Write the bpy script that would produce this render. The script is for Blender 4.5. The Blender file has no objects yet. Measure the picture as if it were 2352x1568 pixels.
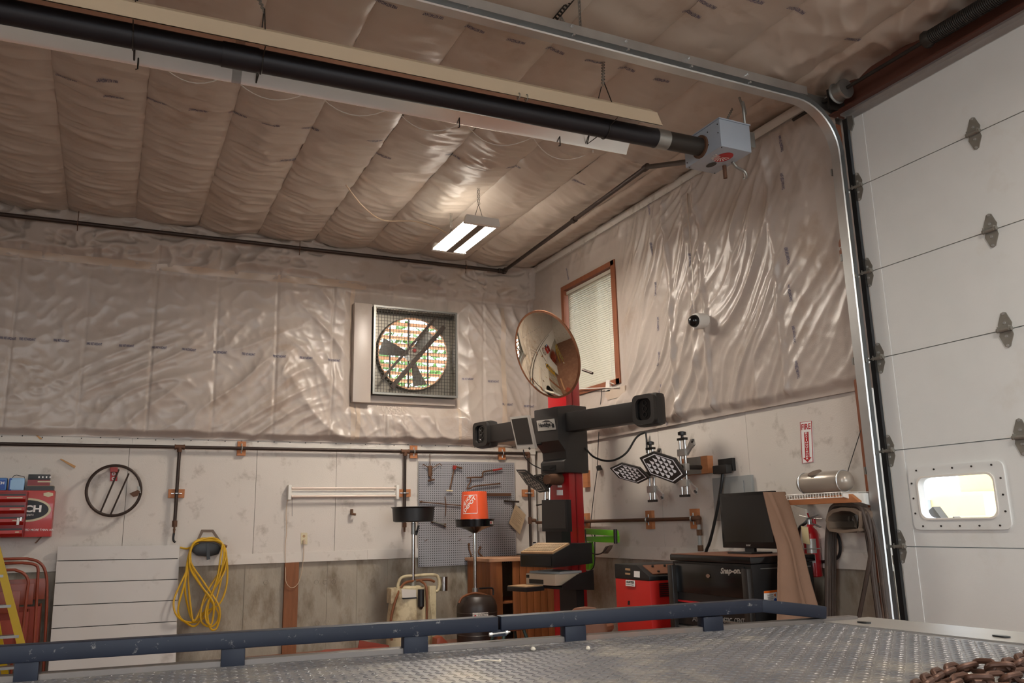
import bpy, bmesh, math, random
import numpy as np
from mathutils import Vector, Matrix

random.seed(7)
SC = bpy.context.scene
COL = SC.collection
R_ = math.radians

# ------------------------------------------------------------------ camera
cam_d = bpy.data.cameras.new('camera')
cam_d.sensor_width = 36.0
cam_d.lens = 1895.1 / 2352 * 36.0
cam_d.clip_start = 0.05
cam = bpy.data.objects.new('camera', cam_d)
COL.objects.link(cam)
cr, cu, cb = (0.9009, -0.4335, -0.0208), (-0.0756, -0.2040, 0.9760), (-0.4273, -0.8778, -0.2166)
cam.matrix_world = Matrix(((cr[0], cu[0], cb[0], -4.680), (cr[1], cu[1], cb[1], -8.996), (cr[2], cu[2], cb[2], 1.370), (0, 0, 0, 1)))
SC.camera = cam

# ------------------------------------------------------------------ sky and exposure
world = bpy.data.worlds.new('overcast_sky')
SC.world = world
world.use_nodes = True
bg = world.node_tree.nodes['Background']
bg.inputs[0].default_value = (0.86, 0.94, 1.0, 1)
bg.inputs[1].default_value = 3.9
SC.view_settings.view_transform = 'Standard'
SC.view_settings.look = 'None'
SC.view_settings.gamma = 1.0
SC.view_settings.use_curve_mapping = False
SC.view_settings.exposure = 0.95

LAMP_POWER = 80.0          # emission strength of the lit diffusers of the ceiling lamps
LAMP_COLOR = (1.0, 0.90, 0.78)

def portal(name, loc, rot, sx, sy):
    """marks an opening to the sky for light sampling"""
    d = bpy.data.lights.new(name, 'AREA'); d.shape = 'RECTANGLE'; d.size = sx; d.size_y = sy
    d.cycles.is_portal = True
    o = bpy.data.objects.new(name, d); o.location = loc; o.rotation_euler = rot; COL.objects.link(o)
    return o

# ------------------------------------------------------------------ materials
def lin(c):
    r = []
    for v in c[:3]:
        v = v / 255.0
        r.append(v / 12.92 if v <= 0.04045 else ((v + 0.055) / 1.055) ** 2.4)
    return (r[0], r[1], r[2], 1.0)

def mat(name, rgb, rough=0.5, metal=0.0, var=0.08, scale=6.0, bump=0.0, bscale=40.0, spec=0.5,
        dirt=None, dirt_amt=0.5, dirt_scale=3.0, stretch=(1, 1, 1), emit=None, alpha=None, coat=0.0):
    m = bpy.data.materials.new(name); m.use_nodes = True
    nt = m.node_tree; N = nt.nodes; L = nt.links
    b = N['Principled BSDF']
    b.inputs['Roughness'].default_value = rough
    b.inputs['Metallic'].default_value = metal
    b.inputs['Specular IOR Level'].default_value = spec
    b.inputs['Coat Weight'].default_value = coat
    tc = N.new('ShaderNodeTexCoord'); mp = N.new('ShaderNodeMapping'); mp.inputs['Scale'].default_value = stretch
    L.new(tc.outputs['Object'], mp.inputs['Vector'])
    c = lin(rgb)
    n1 = N.new('ShaderNodeTexNoise'); n1.inputs['Scale'].default_value = scale; n1.inputs['Detail'].default_value = 5
    L.new(mp.outputs[0], n1.inputs['Vector'])
    mx = N.new('ShaderNodeMix'); mx.data_type = 'RGBA'
    mx.inputs['A'].default_value = tuple(v * (1 - var) for v in c[:3]) + (1,)
    mx.inputs['B'].default_value = tuple(min(1, v * (1 + var)) for v in c[:3]) + (1,)
    L.new(n1.outputs['Fac'], mx.inputs['Factor'])
    out = mx.outputs['Result']
    if dirt:
        n2 = N.new('ShaderNodeTexNoise'); n2.inputs['Scale'].default_value = dirt_scale; n2.inputs['Detail'].default_value = 8
        n2.inputs['Roughness'].default_value = 0.65
        L.new(mp.outputs[0], n2.inputs['Vector'])
        rp = N.new('ShaderNodeValToRGB'); rp.color_ramp.elements[0].position = 0.62 - 0.3 * dirt_amt
        rp.color_ramp.elements[1].position = 0.86 - 0.3 * dirt_amt
        L.new(n2.outputs['Fac'], rp.inputs['Fac'])
        m2 = N.new('ShaderNodeMix'); m2.data_type = 'RGBA'; m2.inputs['B'].default_value = lin(dirt)
        L.new(out, m2.inputs['A']); L.new(rp.outputs['Color'], m2.inputs['Factor']); out = m2.outputs['Result']
    L.new(out, b.inputs['Base Color'])
    if bump:
        nb = N.new('ShaderNodeTexNoise'); nb.inputs['Scale'].default_value = bscale; nb.inputs['Detail'].default_value = 4
        L.new(mp.outputs[0], nb.inputs['Vector'])
        bp = N.new('ShaderNodeBump'); bp.inputs['Strength'].default_value = bump; bp.inputs['Distance'].default_value = 0.01
        L.new(nb.outputs['Fac'], bp.inputs['Height']); L.new(bp.outputs[0], b.inputs['Normal'])
    if emit:
        b.inputs['Emission Color'].default_value = (emit[0], emit[1], emit[2], 1); b.inputs['Emission Strength'].default_value = emit[3]
    return m

M = {}
M['white_wall'] = mat('painted_board', (208, 200, 191), 0.6, var=0.06, scale=3, bump=0.12, bscale=90, dirt=(140, 127, 113), dirt_amt=0.2, dirt_scale=4.5)
M['white_trim'] = mat('white_trim', (212, 205, 196), 0.55, var=0.05, dirt=(150, 135, 118), dirt_amt=0.2, dirt_scale=6)
M['concrete'] = mat('concrete', (160, 151, 137), 0.85, var=0.3, scale=5, bump=0.4, bscale=30, dirt=(112, 98, 80), dirt_amt=0.46, dirt_scale=3.4, stretch=(1.5, 1.5, 0.7))
M['floor'] = mat('dusty_red_floor', (138, 98, 80), 0.85, var=0.25, scale=3, bump=0.2, dirt=(150, 118, 95), dirt_amt=0.4)
M['asphalt'] = mat('gravel_yard', (150, 146, 138), 0.9, var=0.2, scale=4)
M['foil'] = mat('insulation_foil', (181, 169, 159), 0.30, var=0.10, scale=2.2, bump=0.10, bscale=160, spec=0.5, dirt=(160, 138, 118), dirt_amt=0.2, dirt_scale=1.4)
M['foil_tape'] = mat('insulation_lap_tape', (190, 172, 154), 0.3, var=0.08, scale=5, spec=0.6)
M['soot_foil'] = mat('ceiling_insulation_foil', (193, 181, 168), 0.32, var=0.10, scale=2.0, bump=0.08, bscale=160, spec=0.5, dirt=(164, 140, 116), dirt_amt=0.2, dirt_scale=1.2)
M['ink'] = mat('blue_grey_print', (88, 86, 112), 0.6, var=0.2)
M['door_white'] = mat('door_panel_white', (214, 216, 214), 0.5, var=0.05, scale=5, bump=0.08, bscale=240, dirt=(196, 192, 182), dirt_amt=0.12, dirt_scale=1.5)
M['galv'] = mat('galvanised_steel', (204, 206, 206), 0.36, metal=0.85, var=0.12, scale=9)
M['galv_dull'] = mat('dull_galvanised', (150, 150, 146), 0.42, metal=0.85, var=0.15, scale=12)
M['hinge'] = mat('zinc_hinge', (146, 143, 135), 0.48, metal=0.6, var=0.2, scale=20)
M['steel_dark'] = mat('dark_steel', (58, 54, 50), 0.5, metal=0.6, var=0.2)
M['pipe'] = mat('black_iron_pipe', (62, 50, 44), 0.45, metal=0.5, var=0.25, scale=10)
M['rust'] = mat('rusty_iron', (98, 68, 50), 0.7, metal=0.3, var=0.3, scale=14)
M['brown_steel'] = mat('red_oxide_beam', (84, 46, 34), 0.55, var=0.2, scale=4)
M['wood_block'] = mat('cedar_block', (178, 116, 74), 0.7, var=0.25, scale=5, stretch=(1, 1, 6))
M['wood_post'] = mat('rough_post', (132, 84, 54), 0.75, var=0.35, scale=6, stretch=(5, 5, 0.6), bump=0.2)
M['plank'] = mat('cedar_plank', (142, 84, 44), 0.55, var=0.5, scale=5, stretch=(5, 5, 0.5))
M['bench_top'] = mat('bench_top', (196, 150, 116), 0.55, var=0.15, scale=5, stretch=(0.6, 5, 5))
M['frame_wood'] = mat('window_casing', (136, 80, 52), 0.5, var=0.25, scale=6, stretch=(4, 4, 0.6))
M['blind'] = mat('blind_slat', (206, 200, 184), 0.45, var=0.04)
M['black'] = mat('black_plastic', (26, 25, 25), 0.42, var=0.2, scale=5)
M['black_gloss'] = mat('black_gloss', (16, 16, 17), 0.18, var=0.2)
M['black_cover'] = mat('charcoal_cover', (40, 37, 35), 0.48, var=0.15, scale=4, bump=0.06, bscale=200)
M['screen'] = mat('dark_screen', (38, 35, 33), 0.25, var=0.08)
M['tv_screen'] = mat('tv_screen', (22, 21, 21), 0.16, var=0.08)
M['silver_frame'] = mat('silver_frame', (178, 174, 168), 0.35, metal=0.5, var=0.06)
M['red_col'] = mat('red_column_paint', (158, 18, 24), 0.32, var=0.12, scale=4, coat=0.3)
M['red_cab'] = mat('red_cabinet_paint', (186, 34, 28), 0.4, var=0.10, scale=4)
M['red_tech'] = mat('red_tin', (176, 38, 30), 0.4, var=0.15, scale=6, coat=0.2)
M['red_dark'] = mat('dark_red_tin', (128, 16, 18), 0.4, var=0.2)
M['red_ramp'] = mat('worn_red_ramp', (150, 62, 46), 0.65, var=0.25, dirt=(120, 90, 72), dirt_amt=0.45)
M['orange'] = mat('orange_pail', (222, 84, 42), 0.45, var=0.06, scale=8)
M['rust_orange'] = mat('rust_orange_tube', (140, 62, 38), 0.4, var=0.25, scale=6)
M['yellow'] = mat('yellow_ladder', (190, 158, 18), 0.5, var=0.12)
M['yellow_hose'] = mat('yellow_hose', (204, 160, 28), 0.42, var=0.18, scale=8)
M['machine_yellow'] = mat('machine_yellow', (252, 218, 140), 0.5, var=0.08)  # paler than the true yellow-orange: outdoor overexposure put into the colour
M['blue_can'] = mat('blue_can', (66, 112, 168), 0.35, metal=0.2, var=0.2)
M['blue_light'] = mat('pale_blue_label', (150, 190, 224), 0.4, var=0.1)
M['cream'] = mat('cream_tank', (196, 182, 148), 0.5, var=0.12, scale=5, dirt=(120, 94, 62), dirt_amt=0.4, dirt_scale=6)
M['brown_hose'] = mat('brown_hose', (116, 68, 38), 0.5, var=0.2)
M['dark_tank'] = mat('dark_tank', (46, 36, 31), 0.4, var=0.15, dirt=(104, 70, 50), dirt_amt=0.15)
M['chrome'] = mat('chrome', (196, 194, 190), 0.16, metal=1.0, var=0.05)
M['peg'] = mat('grey_pegboard', (150, 149, 153), 0.65, var=0.05)
M['hole'] = mat('peg_hole', (40, 38, 38), 0.9, var=0.1)
M['tool_rust'] = mat('rusty_tool', (104, 74, 54), 0.55, metal=0.4, var=0.3, scale=20)
M['tool_red'] = mat('red_tool_paint', (150, 40, 34), 0.5, var=0.2)
M['white_paint'] = mat('white_enamel', (222, 218, 210), 0.4, var=0.04)
M['ivory'] = mat('ivory_plate', (206, 194, 160), 0.45, var=0.05)
M['cord'] = mat('tan_cord', (196, 172, 146), 0.6, var=0.1)
M['white_print'] = mat('white_print', (236, 234, 230), 0.5, var=0.03)
M['black_print'] = mat('black_print', (20, 20, 22), 0.5, var=0.1)
M['red_print'] = mat('red_print', (176, 22, 30), 0.5, var=0.05)
M['orange_print'] = mat('orange_print', (226, 110, 30), 0.5, var=0.05)
M['blue_print'] = mat('blue_print', (40, 80, 160), 0.5, var=0.05)
M['green'] = mat('lime_green_arm', (112, 190, 46), 0.4, var=0.08)
M['brown_sheet'] = mat('brown_cover', (128, 98, 78), 0.8, var=0.14, scale=5, bump=0.15)
M['brown_seat'] = mat('brown_vinyl', (116, 74, 52), 0.6, var=0.2)
M['beige'] = mat('dusty_beige', (168, 136, 100), 0.6, var=0.15, scale=30)
M['printer'] = mat('printer_grey', (176, 160, 140), 0.45, var=0.05)
M['grey_box'] = mat('heater_grey_blue', (160, 170, 182), 0.42, metal=0.15, var=0.06)
M['grey_panel'] = mat('grey_panel', (150, 152, 150), 0.45, metal=0.1, var=0.06)
M['heater_tube'] = mat('heater_tube', (34, 32, 36), 0.5, metal=0.3, var=0.2, scale=5)
M['reflector'] = mat('aluminium_reflector', (206, 204, 200), 0.24, metal=1.0, var=0.05)
M['reflector_back'] = mat('aluminium_reflector_back', (210, 196, 172), 0.4, metal=0.8, var=0.06)
M['mirror'] = mat('convex_mirror', (236, 229, 213), 0.02, metal=1.0, var=0.01)
M['bluesteel'] = mat('chipped_blue_rail', (20, 26, 41), 0.5, spec=0.35, var=0.3, scale=6, dirt=(186, 182, 176), dirt_amt=-0.02, dirt_scale=34)
M['board'] = mat('grey_white_board', (198, 193, 188), 0.5, var=0.05, scale=4, dirt=(150, 138, 130), dirt_amt=0.12, dirt_scale=3.5)
M['tube_glass'] = mat('unlit_tube', (224, 206, 192), 0.3, var=0.03)
M['reflector_outer'] = mat('reflector_outside_lit', (222, 204, 176), 0.45, metal=0.25, var=0.05, scale=3)  # beige glow of lamps and ceiling bounce painted into the outer skin
M['deck_edge'] = mat('deck_edge_steel', (104, 98, 94), 0.5, metal=0.3, var=0.2, dirt=(130, 96, 78), dirt_amt=0.25)
M['deck'] = mat('tread_plate', (118, 118, 121), 0.4, metal=0.4, var=0.35, scale=7, bump=0.25, bscale=120, dirt=(170, 164, 152), dirt_amt=0.42, dirt_scale=4.2)
M['deck_plain'] = mat('bare_deck_plate', (160, 157, 152), 0.4, metal=0.4, var=0.15, dirt=(120, 112, 104), dirt_amt=0.3)
M['chain'] = mat('rusty_chain', (84, 58, 46), 0.5, metal=0.5, var=0.35, scale=25)
M['pebble'] = mat('pale_stone', (214, 206, 190), 0.8, var=0.1)
M['green_leg'] = mat('dark_green_leg', (44, 66, 60), 0.5, var=0.15)
M['dark_hose'] = mat('dark_hose', (66, 54, 47), 0.55, var=0.25, scale=10, dirt=(110, 92, 78), dirt_amt=0.3)
M['hanger'] = mat('dusty_hanger', (110, 94, 80), 0.6, var=0.2)
M['silver_plastic'] = mat('silver_plastic', (164, 154, 142), 0.3, metal=0.3, var=0.08)
M['red_ext'] = mat('extinguisher_red', (182, 24, 34), 0.28, var=0.06, coat=0.4)
M['tag'] = mat('manila_tag', (222, 206, 160), 0.7, var=0.05)
M['paper'] = mat('aged_paper', (172, 150, 122), 0.8, var=0.1, dirt=(140, 116, 92), dirt_amt=0.3)
M['leaf'] = mat('leaf', (84, 120, 48), 0.6, var=0.4, scale=3)
M['slat'] = mat('shutter_slat', (246, 196, 160), 0.5, var=0.15)  # peach of warm lamplight and backlight put into the slat colour
M['fan_metal'] = mat('fan_housing', (140, 134, 124), 0.4, metal=0.7, var=0.2)
M['fan_dark'] = mat('fan_dark_metal', (78, 66, 58), 0.5, metal=0.4, var=0.25)
M['target_white'] = mat('target_white', (240, 240, 242), 0.35, var=0.02)
M['target_dim'] = mat('target_unlit', (128, 118, 108), 0.5, var=0.1)  # shaded copy of the white pattern, for targets that catch no light
M['sliver'] = mat('bare_wood_sliver', (190, 146, 96), 0.7, var=0.15)

def glass(name, rgb=(0.95, 0.97, 1.0)):
    m = bpy.data.materials.new(name); m.use_nodes = True
    nt = m.node_tree; nt.nodes.clear()
    o = nt.nodes.new('ShaderNodeOutputMaterial'); t = nt.nodes.new('ShaderNodeBsdfTransparent'); g = nt.nodes.new('ShaderNodeBsdfGlossy')
    t.inputs[0].default_value = rgb + (1,); g.inputs['Roughness'].default_value = 0.05
    f = nt.nodes.new('ShaderNodeFresnel'); f.inputs[0].default_value = 1.4
    mx = nt.nodes.new('ShaderNodeMixShader')
    nt.links.new(f.outputs[0], mx.inputs[0]); nt.links.new(t.outputs[0], mx.inputs[1]); nt.links.new(g.outputs[0], mx.inputs[2])
    nt.links.new(mx.outputs[0], o.inputs[0])
    return m
M['glass'] = glass('window_glass')

def emitter(name, col, s):
    m = bpy.data.materials.new(name); m.use_nodes = True
    nt = m.node_tree; nt.nodes.clear()
    o = nt.nodes.new('ShaderNodeOutputMaterial'); e = nt.nodes.new('ShaderNodeEmission')
    e.inputs[0].default_value = col + (1,); e.inputs[1].default_value = s
    nt.links.new(e.outputs[0], o.inputs[0]); return m
M['lamp_glow'] = emitter('lit_tube_diffuser', LAMP_COLOR, LAMP_POWER)
M['lamp_uplight'] = emitter('added_uplight_glow', LAMP_COLOR, LAMP_POWER * 0.06)  # glow added on top of the lamps to brighten the ceiling

# ------------------------------------------------------------------ mesh helpers
ORG = {}          # world origin of every object built here

def V(p): return Vector(p)

def link(o, parent, org):
    COL.objects.link(o)
    ORG[o.name] = Vector(org)
    if parent is not None:
        o.parent = parent
        o.location = Vector(org) - ORG[parent.name]
    else:
        o.location = org
    return o

def tag(o, label=None, cat=None, group=None, kind=None):
    if label: o['label'] = label
    if cat: o['category'] = cat
    if group: o['group'] = group
    if kind: o['kind'] = kind
    return o

def thing(name, loc, label, cat, group=None, kind=None):
    o = bpy.data.objects.new(name, None); o.empty_display_size = 0.1
    link(o, None, loc)
    return tag(o, label, cat, group, kind)

def frame_of(d):
    d = Vector(d).normalized()
    a = Vector((0, 0, 1)) if abs(d.z) < 0.9 else Vector((1, 0, 0))
    u = d.cross(a).normalized(); v = u.cross(d).normalized()
    return u, v

class MB:
    def __init__(s): s.v = []; s.f = []
    def add(s, vs, fs):
        b = len(s.v); s.v += [tuple(p) for p in vs]; s.f += [tuple(i + b for i in f) for f in fs]; return s
    def box(s, a, b):
        x0, y0, z0 = [min(a[i], b[i]) for i in range(3)]; x1, y1, z1 = [max(a[i], b[i]) for i in range(3)]
        return s.add([(x0, y0, z0), (x1, y0, z0), (x1, y1, z0), (x0, y1, z0), (x0, y0, z1), (x1, y0, z1), (x1, y1, z1), (x0, y1, z1)],
                     [(0, 3, 2, 1), (4, 5, 6, 7), (0, 1, 5, 4), (1, 2, 6, 5), (2, 3, 7, 6), (3, 0, 4, 7)])
    def cbox(s, c, size, u=(1, 0, 0), v=(0, 1, 0), w=None):
        c = V(c); u = V(u).normalized(); v = V(v).normalized(); w = u.cross(v).normalized() if w is None else V(w).normalized()
        u = u * size[0] / 2; v = v * size[1] / 2; w = w * size[2] / 2
        return s.add([c - u - v - w, c + u - v - w, c + u + v - w, c - u + v - w, c - u - v + w, c + u - v + w, c + u + v + w, c - u + v + w],
                     [(0, 3, 2, 1), (4, 5, 6, 7), (0, 1, 5, 4), (1, 2, 6, 5), (2, 3, 7, 6), (3, 0, 4, 7)])
    def prism(s, poly, ext):
        n = len(poly); e = V(ext)
        vs = [V(p) for p in poly] + [V(p) + e for p in poly]
        return s.add(vs, [tuple(range(n - 1, -1, -1)), tuple(range(n, 2 * n))] + [(i, (i + 1) % n, n + (i + 1) % n, n + i) for i in range(n)])
    def bar(s, p, q, w, h, up=(0, 0, 1)):
        p = V(p); q = V(q); d = (q - p)
        u = d.cross(V(up)); u = u.normalized() if u.length > 1e-6 else Vector((1, 0, 0)); v = u.cross(d).normalized()
        return s.cbox((p + q) / 2, (d.length, w, h), d, u, v)
    def cyl(s, p, q, r, r2=None, n=14, cap=True):
        p = V(p); q = V(q); r2 = r if r2 is None else r2
        u, v = frame_of(q - p)
        ring = lambda c, rr: [c + (u * math.cos(2 * math.pi * i / n) + v * math.sin(2 * math.pi * i / n)) * rr for i in range(n)]
        fs = [(i, (i + 1) % n, n + (i + 1) % n, n + i) for i in range(n)]
        if cap: fs += [tuple(range(n - 1, -1, -1)), tuple(range(n, 2 * n))]
        return s.add(ring(p, r) + ring(q, r2), fs)
    def tube(s, pts, r, n=8, closed=False, rr=None):
        pts = [V(p) for p in pts]; m = len(pts); vs = []; fs = []
        u = None
        for i in range(m):
            if closed: d = pts[(i + 1) % m] - pts[i - 1]
            else: d = pts[min(i + 1, m - 1)] - pts[max(i - 1, 0)]
            d.normalize()
            if u is None: u, v = frame_of(d)
            else:
                u = (u - d * u.dot(d))
                u = u.normalized() if u.length > 1e-6 else frame_of(d)[0]
            v = d.cross(u)
            rad = r if rr is None else rr[i]
            vs += [pts[i] + (u * math.cos(2 * math.pi * k / n) + v * math.sin(2 * math.pi * k / n)) * rad for k in range(n)]
        for i in range(m if closed else m - 1):
            j = (i + 1) % m
            fs += [(i * n + k, i * n + (k + 1) % n, j * n + (k + 1) % n, j * n + k) for k in range(n)]
        if not closed: fs += [tuple(range(n - 1, -1, -1)), tuple(range((m - 1) * n, m * n))]
        return s.add(vs, fs)
    def lathe(s, prof, o, axis=(0, 0, 1), n=24, squash=1.0, u=None):
        o = V(o); ax = V(axis).normalized()
        uu, vv = frame_of(ax)
        if u is not None: uu = V(u).normalized(); vv = ax.cross(uu)
        vs = []; fs = []
        for (r, z) in prof:
            vs += [o + ax * z + uu * r * math.cos(2 * math.pi * k / n) + vv * r * squash * math.sin(2 * math.pi * k / n) for k in range(n)]
        for i in range(len(prof) - 1):
            fs += [(i * n + k, i * n + (k + 1) % n, (i + 1) * n + (k + 1) % n, (i + 1) * n + k) for k in range(n)]
        if prof[0][0] > 1e-4: fs.append(tuple(range(n - 1, -1, -1)))
        if prof[-1][0] > 1e-4: fs.append(tuple(range((len(prof) - 1) * n, len(prof) * n)))
        return s.add(vs, fs)
    def ball(s, c, r, n=12):
        return s.lathe([(max(1e-5, r * math.sin(math.pi * i / 8)), -r * math.cos(math.pi * i / 8)) for i in range(9)], c, n=n)
    def torus(s, c, ax, R, r, n=24, k=8, a0=0.0, a1=2 * math.pi):
        u, v = frame_of(ax); c = V(c); full = abs(a1 - a0 - 2 * math.pi) < 1e-6
        m = n if full else n + 1
        return s.tube([c + (u * math.cos(a0 + (a1 - a0) * i / n) + v * math.sin(a0 + (a1 - a0) * i / n)) * R for i in range(m)], r, k, closed=full)
    def build(s, name, material, parent=None, bevel=0.0, org=None, flat=False, ang=38):
        vs = s.v
        if org is None:
            if parent is not None: org = ORG[parent.name]
            else:
                xs = [p[0] for p in vs]; ys = [p[1] for p in vs]; zs = [p[2] for p in vs]
                org = ((min(xs) + max(xs)) / 2, (min(ys) + max(ys)) / 2, min(zs))
        org = Vector(org)
        me = bpy.data.meshes.new(name)
        me.from_pydata([(p[0] - org.x, p[1] - org.y, p[2] - org.z) for p in vs], [], s.f)
        bm = bmesh.new(); bm.from_mesh(me)
        bmesh.ops.recalc_face_normals(bm, faces=bm.faces)
        if bevel: bmesh.ops.bevel(bm, geom=list(bm.edges), offset=bevel, segments=2, affect='EDGES', profile=0.6)
        bm.to_mesh(me); bm.free()
        if not flat:
            me.polygons.foreach_set('use_smooth', [True] * len(me.polygons)); me.set_sharp_from_angle(angle=R_(20 if bevel and bevel < 0.02 else ang))
        me.materials.append(material)
        o = bpy.data.objects.new(name, me)
        return link(o, parent, org)

def struct(o): o['kind'] = 'structure'; return o

def curve_pts(ctrl, n=8, closed=False):
    """Catmull-Rom through control points"""
    P = [V(p) for p in ctrl]; out = []
    m = len(P)
    for i in range(m if closed else m - 1):
        if closed: p0, p1, p2, p3 = P[i - 1], P[i], P[(i + 1) % m], P[(i + 2) % m]
        else: p0, p1, p2, p3 = P[max(i - 1, 0)], P[i], P[i + 1], P[min(i + 2, m - 1)]
        for k in range(n):
            t = k / n
            out.append(0.5 * ((2 * p1) + (p2 - p0) * t + (2 * p0 - 5 * p1 + 4 * p2 - p3) * t * t + (3 * p1 - p0 - 3 * p2 + p3) * t ** 3))
    if not closed: out.append(P[-1])
    return out

# text: normalised glyph mesh, mapped by any function of (s, t) in 0..1
_TXT = {}
def text_mesh(body, bold=0.0, shear=0.0, space=1.0):
    key = (body, bold, shear, space)
    if key not in _TXT:
        c = bpy.data.curves.new('lettering', 'FONT'); c.body = body; c.offset = bold; c.shear = shear; c.resolution_u = 3; c.space_character = space
        o = bpy.data.objects.new('lettering', c); COL.objects.link(o)
        bpy.context.view_layer.update()
        dg = bpy.context.evaluated_depsgraph_get()
        me = bpy.data.meshes.new_from_object(o.evaluated_get(dg))
        v = np.array([tuple(x.co) for x in me.vertices]); f = [tuple(p.vertices) for p in me.polygons]
        v = v[:, :2]; lo = v.min(0); hi = v.max(0)
        _TXT[key] = ((v - lo) / (hi - lo), f)
        bpy.data.objects.remove(o); bpy.data.curves.remove(c); bpy.data.meshes.remove(me)
    return _TXT[key]

def text(name, body, fn, material, parent, bold=0.0, shear=0.0, space=1.0):
    v, f = text_mesh(body, bold, shear, space)
    mb = MB(); mb.add([fn(a, b) for a, b in v], f)
    return mb.build(name, material, parent, flat=True)

def flat_text(name, body, o, u, v, material, parent, bold=0.0, shear=0.0, space=1.0):
    """o = lower left corner, u = full width vector, v = full height vector"""
    o = V(o); u = V(u); v = V(v)
    return text(name, body, lambda a, b: tuple(o + u * a + v * b), material, parent, bold, shear, space)

# ------------------------------------------------------------------ noise for cloth like sheets (numpy)
def _hash(ix, iy, seed):
    h = (ix.astype(np.int64) * 374761393 + iy.astype(np.int64) * 668265263 + seed * 1442695041) & 0xffffffff
    h = ((h ^ (h >> 13)) * 1274126177) & 0xffffffff
    return ((h ^ (h >> 16)) & 0xffff) / 65535.0
def vn(x, y, seed=0):
    x = np.asarray(x, float); y = np.asarray(y, float)
    ix = np.floor(x); iy = np.floor(y); fx = x - ix; fy = y - iy
    def g(jx, jy):
        t = _hash(ix + jx, iy + jy, seed) * 2 * math.pi
        return np.cos(t) * (fx - jx) + np.sin(t) * (fy - jy)
    a, b, c, d = g(0, 0), g(1, 0), g(0, 1), g(1, 1)
    u = fx * fx * fx * (fx * (fx * 6 - 15) + 10); v = fy * fy * fy * (fy * (fy * 6 - 15) + 10)
    return np.clip(0.5 + 0.75 * ((a * (1 - u) + b * u) * (1 - v) + (c * (1 - u) + d * u) * v), 0, 1)
def rid(x, y, seed=0): return 1 - np.abs(2 * vn(x, y, seed) - 1)
def grid_faces(nx, ny, keep=None):
    fs = []
    for j in range(ny - 1):
        for i in range(nx - 1):
            if keep is None or keep[j, i]:
                a = j * nx + i; fs.append((a, a + 1, a + 1 + nx, a + nx))
    return fs
def raw_mesh(name, verts, faces, material, parent, org=(0, 0, 0)):
    me = bpy.data.meshes.new(name)
    org = ORG[parent.name] if parent is not None else Vector(org)
    vv = np.asarray(verts, float) - np.array(org)
    me.from_pydata(vv.tolist(), [], faces)
    me.polygons.foreach_set('use_smooth', [True] * len(me.polygons))
    me.materials.append(material)
    o = bpy.data.objects.new(name, me)
    return link(o, parent, org)

# ================================================================== THE SETTING
FL = 0.14            # floor level
CEIL = 4.5
XL, YF = -10.5, -15.0   # left wall, front wall behind the camera

struct(MB().box((XL, YF, FL - 0.1), (0.07, 0.07, FL)).build('floor', M['floor']))
struct(MB().box((-30, -40, FL - 0.4), (30, 30, FL - 0.12)).build('ground', M['asphalt']))

# ---------------- back wall
FX0, FX1, FZ0, FZ1 = -2.07, -1.07, 2.86, 3.83      # fan opening
wb = struct(MB().box((XL, 0.06, FL), (FX0, 0.2, CEIL + 0.3)).box((FX1, 0.06, FL), (0.2, 0.2, CEIL + 0.3))
            .box((FX0, 0.06, FL), (FX1, 0.2, FZ0)).box((FX0, 0.06, FZ1), (FX1, 0.2, CEIL + 0.3)).build('wall_back', M['white_wall'], org=(0, 0, 0)))
stem = MB().box((XL, 0.02, FL), (0, 0.07, 1.06)).build('stem_wall', M['concrete'], wb)
edges = [XL, -7.0, -5.78, -4.52, -3.30, -2.46, -1.53, -0.02]
for a, b in zip(edges[:-1], edges[1:]):
    MB().box((a + 0.002, 0, 1.12), (b - 0.002, 0.06, 2.24)).build('plywood_panel', M['white_wall'], wb)
for a, b in ((XL, -4.52), (-4.52, -2.1), (-2.1, -0.02)):
    MB().box((a + 0.001, -0.012, 1.035), (b - 0.001, 0.02, 1.135)).build('skirt_board', M['white_trim'], wb)
for a, b in ((XL, -4.5), (-4.5, -1.6), (-1.6, -0.02)):
    MB().box((a + 0.001, -0.016, 2.20), (b - 0.001, 0.03, 2.305)).build('cap_board', M['white_trim'], wb)
sc = MB()
for i in range(40):
    sc.cyl((-6.6 + i * 0.165, -0.016, 2.275 + 0.006 * math.sin(i * 3)), (-6.6 + i * 0.165, -0.019, 2.275 + 0.006 * math.sin(i * 3)), 0.006, n=6)
sc.build('screw_heads', M['steel_dark'], wb)
MB().box((-2.974, -0.03, FL), (-2.833, 0.05, 1.035)).build('wood_post', M['wood_post'], wb)
# form tie rings in the concrete
tie = MB()
for px in ((-3.605, 0.000, 0.872), (-3.151, 0.000, 0.847), (-2.635, 0.000, 0.827), (-2.543, 0.000, 0.822), (-2.451, 0.000, 0.823), (-2.613, 0.000, 0.417), (-2.513, 0.000, 0.419), (-2.024, 0.000, 0.812), (-1.917, 0.000, 0.811)):
    tie.torus((px[0], 0.019, px[2]), (0, 1, 0), 0.022, 0.004, 14, 6)
tie.build('form_tie_ring', M['concrete'], wb)
# form joints
for x in (-3.36, -2.52, -2.2, -1.86, -0.95, -4.4):
    MB().box((x - 0.004, 0.012, FL), (x + 0.004, 0.03, 1.03)).build('form_joint', M['concrete'], wb)

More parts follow.
